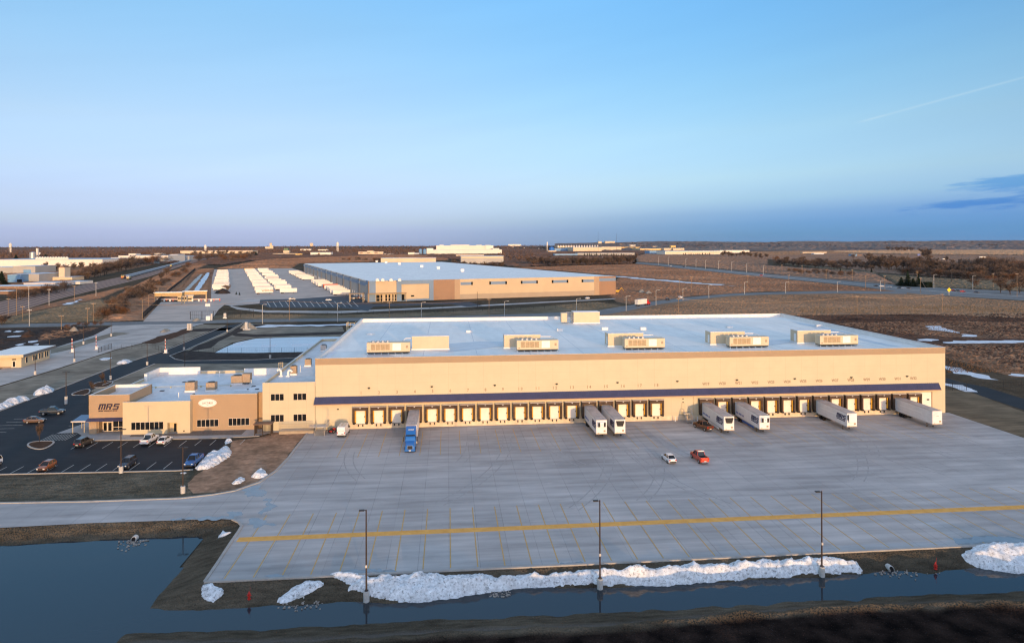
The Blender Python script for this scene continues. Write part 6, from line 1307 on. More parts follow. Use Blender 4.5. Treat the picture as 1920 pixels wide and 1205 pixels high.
fence('chain_fence', 'thin dark fence crossing the lawn from the picket fence to the drive', PP([(209,655),(285,652),(310,661)]), 2.0, 4, trim, .6, .035)
fence('chain_fence', 'thin dark fence on posts along the near shore of the frozen pond', PP([(318,664),(345,660),(400,660.5),(480,661.5),(600,660),(640,657)]), 2.2, 5, trim, .7, .035)
fence('sliding_gate', 'tall black sliding gate beside the lot entrance', PP([(357,599),(400,597.6),(475,595.5)]), 5.0, 6, trim, 1.2, .11, 'gate')
fence('perimeter_fence', 'long dark perimeter fence in front of the grey warehouse lawn', PP([(475,595.5),(560,593),(640,591.5),(760,588.5),(880,585),(1000,581),(1100,575)]), 2.6, 9, trim, 1.6, .05)
fence('perimeter_fence', 'dark perimeter fence running back between scrub and trailer lot', PP([(268,597),(297,569),(318,548),(340,530),(366,506)]), 4.0, 14, trim, 1.0, .12)
fence('yard_fence', 'dark wire fence on the grass right of the cold store', PP([(1771,731),(1786,732),(1812,732)]), 2.6, 4.0, trim, .5, .05)
fence('yard_fence', 'dark wire fence beyond the gravel drive right of the cold store', PP([(1862,727),(1882,727),(1915,727),(1960,727)]), 2.4, 5, trim, .5, .05)
# lot gate: canopy, booths, arms
t = thing('gate_canopy', 'long flat tan canopy spanning the lot entrance lanes, left half', 'canopy', (*P(289,572),0)); a = P(289,572); b_ = P(341,571); L_ = math.hypot(b_[0]-a[0], b_[1]-a[1]); t.rotation_euler = (0,0,math.atan2(b_[1]-a[1], b_[0]-a[0]))
MB().box(0,0,6.7,L_,5,9.4).build('fascia', mat('canopy_gold', (0.48,0.32,0.14), 0.6, .06), t); MB().box(-.3,-.3,9.4,L_+.3,5.3,9.9).build('roof', roofm, t)
for x_ in (.6,L_-.6): MB().tube((x_,2.5,0),(x_,2.5,6.7),.5,n=8).build('post', g_dk, t)
t = thing('gate_canopy', 'long flat tan canopy spanning the lot entrance lanes, right half', 'canopy', (*P(341,569),0)); a = P(341,569); b_ = P(388,567.5); L_ = math.hypot(b_[0]-a[0], b_[1]-a[1]); t.rotation_euler = (0,0,math.atan2(b_[1]-a[1], b_[0]-a[0]))
MB().box(0.5,0,6.7,L_,5,9.3).build('fascia', MATS['canopy_gold'], t); MB().box(.2,-.3,9.3,L_+.3,5.3,9.8).build('roof', roofm, t)
for x_ in (1.6,L_-.6): MB().tube((x_,2.5,0),(x_,2.5,6.7),.5,n=8).build('post', g_tan, t)
for px, py, w_, lab in ((333,565,7.0,'cream gate booth with row of dark windows under the canopy'),(349.5,565,5.0,'smaller cream gate booth right of the windowed booth')):
    t = thing('gate_booth', lab, 'booth', (*P(px,py),0), AX); MB().box(0,0,0,w_,4,4.4).build('wall', cream2, t); MB().box(-.4,-.4,4.4,w_+.4,4.4,4.9).build('roof', flash, t)
    if w_ > 6:
        for i in range(4): MB().box(.5+1.6*i,-.06,1.6,1.6+1.6*i,-.003,3.2).build('window', glass, t)
    else: MB().box(1.0,-.06,1.6,4.0,-.003,2.6).build('window', glass, t)
for i, px in enumerate((297,309,320,362,374,386,397)):
    t = thing('boom_barrier', 'low red and white boom in the lot entrance, %s' % ('leftmost of three left of the booth','middle of three left of the booth','nearest the booth on its left','first right of the booths','second right of the booths','third right of the booths','rightmost by the kerb')[i], 'barrier', (*P(px,565),0), AX); MB().box(-1.0,0,0,0,1,2.0).build('housing', whitep, t); MB().box(0,.3,1.3,6.5,.7,2.0).build('arm', mat('boom_white', (0.72,0.55,0.48), 0.5, .1), t); MB().box(5.8,.2,0,6.4,.8,2.2).build('rest_post', redp, t)
x, y = P(389.5,586); t = thing('sign_board', 'white rectangular sign on a post at the lot entrance', 'sign', (x,y,0)); MB().box(-1.6,-.05,4.3,1.6,.05,6.2).build('panel', whitep, t); MB().tube((0,.12,0),(0,.12,6.2),.12,n=6).build('post', steel, t)
x, y = P(391,600); t = thing('utility_cabinet', 'white utility cabinet by the cross road kerb', 'cabinet', (x,y,0)); MB().box(-1.3,-1,0,1.3,1,2.6).build('casing', whitep, t, bevel=.1); MB().box(1.5,-.7,0,2.4,.7,4.0).build('side_casing', concb, t, bevel=.1)
x, y = P(422,597); t = thing('warning_post', 'pale pylon sign in front of the black sliding gate', 'sign', (x,y,0)); MB().box(-.8,-.5,0,.8,.5,3.4).build('panel', concb, t, bevel=.1); MB().box(-1.1,-.7,0,1.1,.7,.8).build('plinth', whitep, t)
x, y = P(356,618.5); t = thing('stone_marker', 'pale stone marker beside the truck road', 'marker', (x,y,0)); MB().box(-1.2,-1,0,-.2,1,3.6).box(.1,-1,0,1.1,1,3.6).build('pillar', concb, t, bevel=.08); MB().box(-1.3,-1.1,0,1.2,1.1,.5).build('plinth', concb, t)
x, y = P(462,618); t = thing('stone_marker', 'pale stone pillar in front of the gravel heap', 'marker', (x,y,0)); MB().box(-.7,-.6,0,.7,.6,4.2).build('pillar', concb, t, bevel=.08); MB().box(-1.6,-1.2,0,2.4,1.2,.6).build('plinth', concb, t)
# gravel and soil heaps
def heap(name, label, pts, h, seed, m, z=0.0):
    o = snow_heap(name, label, PP(pts), h, seed, z, step=.8, edge=6 if h > 2 else 3, rough=.5); o.data.materials[0] = m; o['category'] = 'heap'; o['label'] = label
gravh = mat('gravel_heap', (0.34,0.28,0.21), 0.95, 0.2, .5, space='World', detail=8)
heap('gravel_heap','tan gravel heap at the dark soil plot left',[(124,622.5),(133,619),(142,618.5),(152,622)],5.0,31,gravh); heap('gravel_heap','pale gravel heap at the corner of the lot entrance',[(357,602),(368,598),(380,601),(370,603)],3.2,32,gravh); heap('gravel_heap','pale gravel heap at the truck road end',[(296,624),(310,617),(322,619),(312,623)],2.8,33,gravh); heap('gravel_heap','grey gravel heap beside the drive behind the pale pillar',[(447,616),(462,608),(476,612),(485,617),(465,616.5)],4.2,34,gravh)
heap('soil_heap','dark soil heap in front of the left trailer row',[(398,551),(412,545),(428,546),(434,551)],4.2,35,soilm); heap('soil_heap','brown soil heap with scrub on the dark plot left',[(36,632),(48,624),(62,622),(70,628),(58,633)],3.2,36,mulch); heap('gravel_heap','pale salt heap near the warehouse corner, left of two',[(1193,550),(1203,545),(1212,549)],4.5,37,gravh); heap('gravel_heap','pale salt heap near the warehouse corner, right of two',[(1206,552),(1215,547.5),(1226,551)],4.0,38,gravh)
x, y = P(1158,549); t = thing('excavator', 'yellow excavator beside the far warehouse corner', 'excavator', (x,y,0)); MB().box(-2,-1.4,0,2,1.4,1.0).build('tracks', rubber, t); MB().box(-2,-1.3,1.0,1.2,1.3,2.8).build('body', yellowp, t); MB().box(.2,-1.2,2.8,1.5,.1,4.0).build('cab', glass, t); b = MB(); b.tube((1.2,0,2),(4,0,5),.3,n=5).tube((4,0,5),(6,0,2),.22,n=5); b.build('boom', yellowp, t)
# ================================================================ POLES AND WIRES
def upole(px, py, pt, label, m=wood, arms=1, lamp=False, group=None):
    x, y = P(px, py); H = ZH(px, pt, x, y); sc_ = max(1.0, depth(x,y)/520)
    t = thing('street_lamp' if lamp else 'utility_pole', label, 'street lamp' if lamp else 'utility pole', (x,y,0), 0, group); r = .17*min(sc_,1.7)
    MB().tube((0,0,0),(0,0,H),r,r*.75,6).build('pole', m, t)
    if lamp:
        b = MB(); b.path([(0,0,H-.3),(.8,-.3,H+.2),(2.0,-.6,H+.2)], r*.6, 5); b.build('arm', m, t); MB().box(1.6,-.9,H+.1,2.8,-.4,H+.35).build('lamp_head', m, t)
    elif arms:
        b = MB()
        for k in range(arms): b.box(-1.3,-.1,H-.9-1.2*k,1.3,.1,H-.65-1.2*k)
        b.build('crossarm', m, t); b = MB()
        for s in (-1.2,-.5,.5,1.2): b.tube((s,0,H-.65),(s,0,H-.35),.07,n=5)
        b.build('insulator', whitep, t)
    return (x,y,H)
LP = 'poles along the railway and cross road'
left_poles = [(15.5,591,558.5),(31,592,537),(54,579,535),(55,611,579),(92,573,541),(139.5,564,535),(180,556,529),(115,619,590),(164,611,576),(175,606,567),(42.5,601,573)]
wh = ['standing at the left photo edge','tall one near the left photo edge','close to the silver tracks at the left','on the cross road near the left edge','beside the tracks, third from the left edge','golden lit one beside the tracks','beside the tracks nearest the freight train','golden lit one on the dark soil plot','pale one at the cross road bend','taller golden one at the cross road bend','short one between the tracks and the road']
tips = []
for (a, b_, c), w_ in zip(left_poles, wh): tips.append(upole(a, b_, c, 'utility pole '+w_, greypole if a in (54,92,180,55) else wood))
for px, py, pt, lab in ((267,598,562,'street lamp on the lot entrance verge, nearest the road'),(279,583.5,552,'street lamp on the lot entrance verge, second from the road'),(289.5,572.5,544,'street lamp at the left end of the gate canopy'),(296.5,567,537,'street lamp behind the left end of the gate canopy')): upole(px, py, pt, lab, wood, lamp=True)
mid = [(492,607,571,1,'tall pale double street lamp by the black gate'),(542.5,600,562,0,'wooden pole on the cross road left of the big white roof'),(633,603,568,1,'pale street lamp beside the access platform'),(730,600,565,0,'wooden pole behind the left end of the big white roof'),(790,598,567,1,'pale street lamp behind the parapet of the big white roof'),(895,577,547,2,'thin dark lamp mast on the grey warehouse lawn'),(917,597,559,0,'wooden pole behind the middle of the big white roof'),(946,596,565,1,'pale street lamp right of the wooden pole behind the white roof'),(1081,591,560,1,'street lamp just behind the far rooftop penthouse'),(1174,583,555,1,'pale street lamp at the road left of the red truck'),(1230,573,544,1,'street lamp behind the red truck'),
       (1272,590,558,0,'wooden pole in the straw field behind the white roof'),(1280.5,563,541,1,'street lamp beside the white car on the cross road'),(1274,549,522,0,'wooden pole in the russet field, left of a pair'),(1297,549,518,0,'wooden pole in the russet field, right of a pair'),(1329,558,535,1,'pale street lamp at the bend of the cross road'),(1396,552,529,1,'pale street lamp past the bend of the cross road'),(1402,545,515,0,'wooden pole between cross road and russet field'),(1607,591,554,0,'wooden pole in the straw field carrying the sagging wire, left one'),(1767,586,550,0,'wooden pole in the straw field carrying the sagging wire, right one'),
       (1473,550,529,1,'pale street lamp at the left of the highway junction'),(1570,548,528,1,'pale street lamp in the middle of the highway junction'),(1479,544,515,0,'wooden pole at the russet field corner'),(1623,540,517,0,'wooden pole with street light beside the highway queue'),(1726,549,520,0,'wooden pole in front of the dark evergreen hedge'),(1719.5,530,508,0,'wooden pole behind the big evergreen'),(1824,543,517,1,'lamp pole among the cars past the yellow sign'),(1651,546,526,1,'pale lamp pole in the middle of the highway queue'),(1659,543,516,0,'thin wooden pole in the highway queue'),(1466,515,496,0,'wooden pole beyond the highway, first from the left'),(1504,516,498,0,'wooden pole beyond the highway, second from the left'),(1549,523,505,0,'wooden pole beyond the highway, third from the left'),(1598,526,505,0,'wooden pole beyond the highway, fourth from the left'),(1784,530,506,2,'pylon with crossed arms behind the dark hedge'),(1751,540,515,1,'traffic signal mast beside the dark hedge'),(1862,540,512,0,'thin pole among the trees right of the highway'),(1907,556,512,0,'wooden pole at the right photo edge')]
mt = {}
for px, py, pt, k, lab in mid: mt[px] = upole(px, py, pt, lab, greypole if k == 1 else (trim if k == 2 else wood), arms=(2 if px in (1784,1719.5,1297) else (0 if k == 2 else 1)), lamp=(k == 1))
for i, (px, py, pt) in enumerate(((1103,494,478),(1130,495,480),(1158,496,480.5),(1235,497,480.5),(1253,497.5,482),(1286,500.5,485),(1305,502,486),(1323,504,487.5),(1347,505,489),(1372,508,491),(1400,511,494),(1431,515,498))):
    upole(px, py, pt, 'thin pale lamp pole in the row along the distant highway', greypole, arms=0, lamp=(i > 2), group='lamp poles along the distant highway')
def wire(label, tipsl, sag, m=None, r=.07):
    b = MB()
    for i in range(len(tipsl)-1):
        a = Vector(tipsl[i]); c = Vector(tipsl[i+1]); L_ = (c-a).length; pts = []
        for j in range(9):
            f = j/8; p = a.lerp(c, f); p.z -= sag*4*f*(1-f)*L_/100+.5; pts.append(tuple(p))
        b.path(pts, r, 4)
    tag(b.build('power_line', m or wood), label, 'power line')
wire('sagging tan wire crossing the straw field between the two field poles', [mt[1272], mt[1607], mt[1767], mt[1726]], 3.0, r=.12)
wire('wire along the wooden poles behind the big white roof', [mt[542.5], mt[730], mt[917]], 2.0); wire('wire along the wooden poles of the cross road bend at the left', [tips[9], mt[542.5]], 1.5); wire('thin wire between the pair of russet field poles and the road pole', [mt[1274], mt[1297], mt[1402], mt[1479], mt[1623], mt[1726]], 2.0)
x, y = P(1779.5,553); t = thing('warning_sign', 'yellow diamond warning sign on a post beside the highway', 'sign', (x,y,0)); MB().add([(0,-.1,2.6),(2.0,-.1,4.6),(0,-.1,6.6),(-2.0,-.1,4.6),(0,0,2.6),(2.0,0,4.6),(0,0,6.6),(-2.0,0,4.6)], [(0,1,2,3),(7,6,5,4),(0,4,5,1),(1,5,6,2),(2,6,7,3),(3,7,4,0)]).build('panel', mat('sign_yellow', (0.85,0.60,0.02), 0.5), t); MB().tube((0,.1,0),(0,.1,5),.12,n=6).build('post', steel, t)
x, y = P(1723,481.5); t = thing('billboard', 'blue billboard beyond the bare tree belt', 'billboard', (x,y,0)); MB().box(-5,-.3,4,5,.3,10).build('panel', mat('billboard_blue', (0.12,0.17,0.42), 0.5, .2, .3), t); MB().box(-.4,.35,0,.4,.9,5).build('post', steel, t)
# ================================================================ FAR BUILDINGS
fw = mat('factory_white', (0.78,0.70,0.60), 0.6, 0.05, .02); fy = mat('factory_cream', (0.66,0.52,0.36), 0.6, 0.08, .02); fg = mat('factory_grey', (0.40,0.38,0.35), 0.6, 0.1, .03); fr = mat('factory_roof', (0.50,0.54,0.58), 0.6, 0.1, .02); fb = mat('factory_blue', (0.15,0.30,0.48), 0.5, 0.1, .05); fgo = mat('factory_gold', (0.72,0.48,0.17), 0.6, 0.1, .03); fbr = mat('factory_brown', (0.24,0.15,0.10), 0.7, .1, .05)
bld = {}
def building(name, label, blocks, cat='building'):
    """blocks: part, px left, px right, py base, py top, depth in metres, material, roof material"""
    b0 = blocks[0]; x0, y0 = P(b0[1], b0[3]); t = thing(name, label, cat, (x0,y0,0))
    for bl in blocks:
        part, pl_, pr_, pb, pt, dp, m, rm = bl[:8]; off = bl[8] if len(bl) > 8 else 0.0
        Y = P((pl_+pr_)/2, pb)[1]+off; 
        def X_(px): 
            u = (px-960)/CF; return Y*(FW[0]+u*RT[0])/(FW[1]+u*RT[1])
        xa, xb = X_(pl_), X_(pr_); H = ZH((pl_+pr_)/2, pt, (xa+xb)/2, Y)
        if part == 'tank' or part == 'silo':
            r_ = (xb-xa)/2; o = MB().tube(((xa+xb)/2-x0,Y+r_-y0,0),((xa+xb)/2-x0,Y+r_-y0,H*.88),r_,n=14).tube(((xa+xb)/2-x0,Y+r_-y0,H*.88),((xa+xb)/2-x0,Y+r_-y0,H),r_,r_*.25,14).build(part, m, t); continue
        w_ = MB().box(xa-x0,Y-y0,0,xb-x0,Y+dp-y0,H*.97).build(part, m, t)
        if rm: MB().box(xa-x0-.5,Y-y0-.5,H*.97,xb-x0+.5,Y+dp-y0+.5,H).build('roof', rm, t if part == 'wall' else w_)
        for wn in (bl[9] if len(bl) > 9 else []):
            wa, wb, wt, wbm, wm = wn; z1 = ZH((wa+wb)/2, wt, (xa+xb)/2, Y); z0 = ZH((wa+wb)/2, wbm, (xa+xb)/2, Y)
            MB().box(X_(wa)-x0,Y-y0-.4,max(.1,z0),X_(wb)-x0,Y-y0-.02,z1).build('window_strip', wm, w_)
    return t
building('factory','long white factory with row of roof domes beyond the railway',[('wall',-30,192,500.5,486.5,160,fw,fr,0,[(131,135,492,492.8,glass),(139,143,492,492.8,glass),(147,151,492,492.8,glass),(155,159,492,492.8,glass)]),('monitor',120,143,487,483.5,40,fr,fr,150),('annex',192,259,497,487.3,120,fg,fr,0,[(194,258,489.5,491.5,g_dk),(196,256,493,495,fbr)]),('wing',208,236,492,482.5,60,fw,fr,160)])
for i in range(12):
    x, y = P(62+5.1*i, 487.5, 26); tag(MB().tube((0,0,0),(0,0,2.4),2.6,2.0,10).tube((0,0,2.4),(0,0,3.6),2.0,.5,10).build('roof_dome', fw, None, (x,y+10,27.0)), 'small white roof dome on the long white factory', 'roof vent', 'row of domes on the white factory roof')
building('factory','bright white factory with two roof boxes behind the train',[('wall',222,315,492,479,120,fw,fr),('roof_box',241,254,485,475,40,fw,None,20),('roof_box',289,302,485,474.5,40,fw,None,20),('annex',315,355,489,480,80,fg,fr,0,[(325,333,484,489,fy)]),('wing',318,334,486,476.5,60,fw,None,60)])
building('warehouse','long thin tan building on the wooded horizon left of centre',[('wall',338,474,476.5,470,90,fy,fw)])
building('workshop','grey tan workshop with blue doors at the left photo edge',[('wall',24,66,513,499,60,fg,fr,0,[(44,58,505.5,513,fb)]),('wing',-30,24,513,501,60,fg,roofl),('wing',8,40,497,494.5,50,fr,None,60)])
building('workshop','blue walled workshop with dark door left of the tan tower',[('wall',14,38,530.5,514.5,50,fb,fr,0,[(32,41,523.5,530,glass)]),('wing',38,73,529,513.5,50,fg,fr),('wing',66,135,526.5,519.5,30,fy,fr)])
building('stair_tower','square tan tower rising over low roofs at the left',[('wall',110,121,526,501,14,fy,None),('roof_box',112,119,526,497.5,10,fbr,None,2)])
building('low_hall','wide low hall with pale pitched roof left of the railway',[('wall',40,104,541,535.5,30,fbr,None),('roof_slab',44,104,538,530,38,mat('hall_roof', (0.62,0.55,0.52), .7, .08, .05),None,6),('wing',115,150,533,528,30,fw,fr)])
building('low_hall','flat grey shed in front of the pale roofed hall at the left edge',[('wall',-30,108,543,536.5,30,fbr,roofl,0)])
building('shed','small white roofed brick shed at the left photo edge',[('wall',-20,15.5,552,546,14,fbr,roofm)])
building('silo_group','silver domed silo and slim towers in the woods at the left',[('silo',52,64,486,472,1,steel,None),('silo',71,75,481,473,1,fw,None),('tower',67.5,70.5,484,465,8,fw,None)],'silo')
def water_tower(label, px, pb, pt, w_, leg=.6):
    D = 4200.0; x, y = PD(px, D); k = D/CF; top = CH-((px-960)*SR+(pt-CY)*CR)/CF*D; bot = 0; r_ = w_*k/2; t = thing('water_tower', label, 'water tower', (x,y,0)); h = top
    MB().tube((0,0,h*leg),(0,0,h*.9),r_,n=12).tube((0,0,h*.9),(0,0,h),r_,r_*.3,12).tube((0,0,h*leg-r_*.6),(0,0,h*leg),r_*.4,r_,12).build('tank', fw, t)
    for a in range(4): MB().tube((r_*.9*math.cos(a*1.57+.8),r_*.9*math.sin(a*1.57+.8),0),(r_*.8*math.cos(a*1.57+.8),r_*.8*math.sin(a*1.57+.8),h*leg),r_*.12,n=5).build('leg', fw, t)
    MB().tube((0,0,0),(0,0,h*leg),r_*.15,n=6).build('riser', fw, t)
water_tower('white water tower on legs above the far left horizon', 19.5, 467, 455.5, 4.5); water_tower('white water tower above the horizon left of centre', 633, 460, 453.5, 4.5); water_tower('small pale water tower right of centre on the horizon', 1026, 457, 453, 2.2); water_tower('reddish tank tower standing behind the long thin tan building', 385, 470, 459, 4.5)
building('church','church with tall tan tower on the horizon left of centre',[('wall',497,507,467,462.5,40,fy,None),('tower',505.5,509.5,467,455.5,12,fy,fbr),('wing',509,512,467,460,20,fy,None)],'church')
building('water_works','tan block tower at the edge of the woods',[('wall',581,587,462,455.5,30,fy,None)])
building('silo_group','green roofed elevator beside the church woods',[('wall',531,542,475.5,469.5,30,fy,None),('roof_box',532,540,475.5,465,24,mat('copper_green', (0.14,0.20,0.12), .7),None,2),('wing',511,556,477.5,475,30,fy,None),('wing',554,566,479,475.5,20,fgo,None)])
building('barn_hall','white gabled hall at the edge of the russet field',[('wall',582,620,479,473,60,fw,fr),('wing',596,614,473,467.5,40,fw,None,300),('wing',563,583,471.5,466.8,40,fw,None,300)])
building('apartment_house','pale apartment house in the far woods',[('wall',672,718,478,472,40,fy,fw,0,[(674,680,473,474.5,fbr),(688,694,473,474.5,fbr),(702,708,473,474.5,fbr)]),('wing',688,700,478,470,40,fy,None,3),('wing',720,737,477.5,475.5,20,fw,None)])
building('cold_plant','large stepped white plant on the horizon left of centre',[('wall',800,941,477,468,160,fw,None),('upper_wall',818,925,474,460,120,fw,None,60),('upper_wall',845,880,472,458.5,60,fw,None,120),('upper_wall',824,832,474,458.8,30,fw,None,90),('upper_wall',893,903,474,458.8,30,fw,None,90),('upper_wall',910,920,474,459,30,fw,None,90),('wing',800,812,477,465,60,fw,None),('side_wall',924,936,474,465,60,fw,None,60),('annex',765,777,478,473,30,fw,None),('annex',777,786,478,474,30,fr,None)])
building('tank_pair','two light blue tanks left of the stepped white plant',[('tank',785,791.5,477.5,466.5,1,fb,None),('tank',793,799.5,477.5,466.5,1,fb,None)],'tanks')
building('low_warehouse','long tan low warehouse behind the roof of the grey warehouse',[('wall',714,817,491.5,483.5,60,fy,fr,0)])
building('low_warehouse','grey roofed tan hall among bare trees behind the grey warehouse',[('wall',864,944,494,480,60,fg,fr,0,[(865,943,480.8,484,fy)]),('wing',855,907,481.5,477.5,40,fy,fr)])
building('white_hall','thin white hall on the right of centre horizon',[('wall',953,977,461.2,457.8,60,fw,None)])
building('car_plant','sprawling cream and gold plant with roof vents on the horizon right of centre',[('wall',1075,1128,472,463.5,300,fy,fr),('wing',1040,1075,471.5,466,200,fb,fr),('wing',1128,1165,470.5,462.5,300,fy,None),('upper_wall',1047,1076,469,461,200,fgo,None,150),('wing',1165,1200,469.5,463,250,fgo,None),('upper_wall',1122,1128,466,452,40,fy,None,300),('upper_wall',1135,1153,466,451.8,60,fy,None,300),('upper_wall',1158,1172,467,457.5,80,fgo,None,200),('upper_wall',1180,1192,468,459,60,fw,None,200),('wing',1200,1245,470.5,466,200,fgo,fw),('upper_wall',1224,1234,469,461.5,50,fy,None,100),('wing',1245,1262,470.5,465,150,fy,None),('upper_wall',1258,1267,469.5,460,40,fgo,None,100),('wing',1262,1283,470.5,465,100,fy,None)])
for i in range(16):
    px = 1049+5.0*i; x, y = P(px, 469.6); tag(MB().tube((0,0,0),(0,0,34),7,5.5,10).tube((0,0,34),(0,0,39),5.5,1.5,10).build('exhaust_stack', fw, None, (x,y+60,0)), 'white round roof stack in the long row on the cream plant', 'stack', 'row of white stacks on the cream plant')
building('blue_dome_hall','small hall with bright blue domed roof left of the cream plant',[('wall',1028,1043,473,469.5,40,fy,None),('tank',1030.5,1039.5,472.5,463,1,mat('dome_blue', (0.02,0.16,0.55), .5),None)])
building('low_warehouse','long blue grey shed in front of the cream plant',[('wall',1040,1083,480.5,476,40,fb,fr),('wing',1083,1190,479.5,474,60,fg,None)])
building('low_warehouse','long white and tan warehouse right of the cream plant',[('wall',1247,1350,477.5,470.5,120,fw,fr,0,[(1249,1349,472.3,475.8,fy)]),('wing',1218,1247,476,470.5,80,fb,fr),('wing',1350,1405,474.5,469,80,fw,None)])
building('barn','dark farm sheds with pale roofs beyond the tree belt',[('wall',1526,1545,477.5,474.5,20,fr,fw),('wing',1505,1550,475.5,472.5,20,fy,fw)])
building('petrol_station','low pale building at the far road junction',[('wall',1597,1607,480.5,476.3,20,fb,fw),('wing',1607,1616,480,477,20,fbr,None)])
rr = random.Random(21)
def houses(n, x0, x1, y0, y1, label, group, s=1.0):
    base = None
    for i in range(n):
        px = rr.uniform(x0,x1); py = rr.uniform(y0,y1); x, y = P(px,py); k = depth(x,y)/CF*s
        if base is None:
            base = thing('house', label, 'house', (x,y,0), 0, group); MB().box(-1,-.6,0,1,.6,.9).build('wall', fw, base); MB().add([(-1.1,-.7,.9),(1.1,-.7,.9),(1.1,.7,.9),(-1.1,.7,.9),(-1.1,0,1.5),(1.1,0,1.5)], [(0,1,5,4),(2,3,4,5),(0,4,3),(1,2,5)]).build('roof', fbr, base); MB().box(-.3,-.62,.2,.3,-.603,.6).build('window', glass, base); base.scale = (k*2,k*2,k*2)
        else: dup(base, (x,y,0), rr.uniform(-.6,.6), scale=(k*rr.uniform(1.4,2.6),k*2,k*rr.uniform(1.5,2.2)))
houses(16,0,330,469,478,'pale house among the woods on the left horizon','houses in the left woods',.55); houses(14,960,1030,476,497,'pale house at the edge of the bare wood right of the grey warehouse','houses by the bare wood',.8); houses(14,640,760,474.5,478.5,'pale house in the woods behind the grey warehouse','houses behind the warehouse',.7); houses(12,1200,1560,461,466,'far pale house below the eastern hills','houses below the hills',.45); houses(10,1600,1920,458,463,'far farm house on the eastern hills','farm houses on the hills',.5); houses(8,945,1050,463,470,'pale house between the stepped plant and the cream plant','houses between the plants',.6)
for px, pt, lab in ((1121.5,433,'thin lattice mast left of the cream plant tower'),(1156,437,'second thin lattice mast right of the cream plant tower')):
    x, y = PD(px, 4100); tag(MB().tube((0,0,0),(0,0,ZH(px,pt,x,y)),.8,.4,4).build('radio_mast', trim, None, (x,y,0)), lab, 'mast')
# ================================================================ TREES
twig = mat('bare_twigs', (0.095,0.065,0.048), 0.9, 0, 0.35, col2=(0.215,0.15,0.11), detail=4, spec=0.05); twig2 = mat('grey_twigs', (0.065,0.049,0.041), 0.9, 0, 0.35, col2=(0.15,0.11,0.088), spec=0.05); rust = mat('rust_brush', (0.11,0.055,0.03), 0.9, 0, 0.4, col2=(0.21,0.11,0.058), spec=0.05)
bark = mat('bark', (0.075,0.055,0.043), 0.95, 0.3, 1.0, spec=0.05); needles = mat('evergreen_needles', (0.010,0.017,0.009), 0.9, 0, 0.5, col2=(0.03,0.045,0.02), spec=0.1)
def bare_meshes(seed, H, spread, ntw, m, low=0.25):
    """trunk with limbs, and a crown of many thin twig blades spread along them with gaps"""
    rr = random.Random(seed); tb = MB(); cb = MB(); tips = []
    tb.tube((0,0,-.3),(0,0,H*.42),H*.02,H*.013,6)
    nl = rr.randint(6,9)
    for i in range(nl):
        a = 6.28*i/nl+rr.uniform(-.4,.4); z0 = H*rr.uniform(low,.36); p = Vector((0,0,z0)); d = Vector((math.cos(a)*rr.uniform(.5,1),math.sin(a)*rr.uniform(.5,1),rr.uniform(.7,1.5))).normalized(); L_ = H*rr.uniform(.35,.55)
        d.x *= spread; d.y *= spread
        q = p+d*L_; tb.tube(p,q,H*.011,H*.004,5); tips.append((p,q))
        for j in range(4):
            f = rr.uniform(.35,.95); s = p.lerp(q,f); e = s+Vector((rr.uniform(-1,1)*spread,rr.uniform(-1,1)*spread,rr.uniform(.1,1))).normalized()*H*rr.uniform(.12,.25); tb.tube(s,e,H*.005,H*.002,4); tips.append((s,e))
    tips.append((Vector((0,0,H*.4)),Vector((0,0,H*.9))))
    for i in range(ntw):
        p, q = rr.choice(tips); s = p.lerp(q, rr.uniform(.3,1.05)); d = Vector((rr.gauss(0,1)*spread,rr.gauss(0,1)*spread,rr.gauss(.45,.8))).normalized(); L_ = H*rr.uniform(.06,.17); w_ = H*rr.uniform(.003,.007)
        u = d.orthogonal().normalized()*w_; u.rotate(Matrix.Rotation(rr.uniform(0,6.28),3,d)); e = s+d*L_
        cb.add([s-u, s+u, e+u*.4, e-u*.4], [(0,1,2,3)])
    return tb, cb
TREES = []
def tree_proto(seed, H, spread, n, m, name, low=.25):
    tb, cb = bare_meshes(seed, H, spread, n, m, low)
    t = thing(name, 'bare tree', 'tree', (0,0,0)); tb.build('trunk', bark, t); cb.build('crown', m, t); return t
def shrub_proto(seed, H, n, m, name='bare_shrub'):
    rr = random.Random(seed); b = MB(); t = thing(name, 'bare shrub', 'shrub', (0,0,0)); st = MB()
    cl = [(rr.uniform(-.5,.5)*H, rr.uniform(-.5,.5)*H, H*rr.uniform(.35,.7), H*rr.uniform(.25,.42)) for _ in range(7)]
    for c in cl: st.tube((c[0]*.25,c[1]*.25,0),(c[0],c[1],c[2]),H*.012,H*.005,4)
    for i in range(n):
        c = rr.choice(cl); d = Vector((rr.gauss(0,1),rr.gauss(0,1),rr.gauss(.3,1))).normalized(); s = Vector(c[:3])+d*c[3]*rr.random()**.5; s.z = max(.1,s.z); L_ = H*rr.uniform(.08,.2); w_ = H*rr.uniform(.005,.011); d2 = (d+Vector((0,0,.6))).normalized(); u = d2.orthogonal().normalized()*w_; u.rotate(Matrix.Rotation(rr.uniform(0,6.28),3,d2)); e = s+d2*L_; b.add([s-u,s+u,e+u*.4,e-u*.4],[(0,1,2,3)])
    st.build('stem', bark, t); b.build('crown', m, t); return t
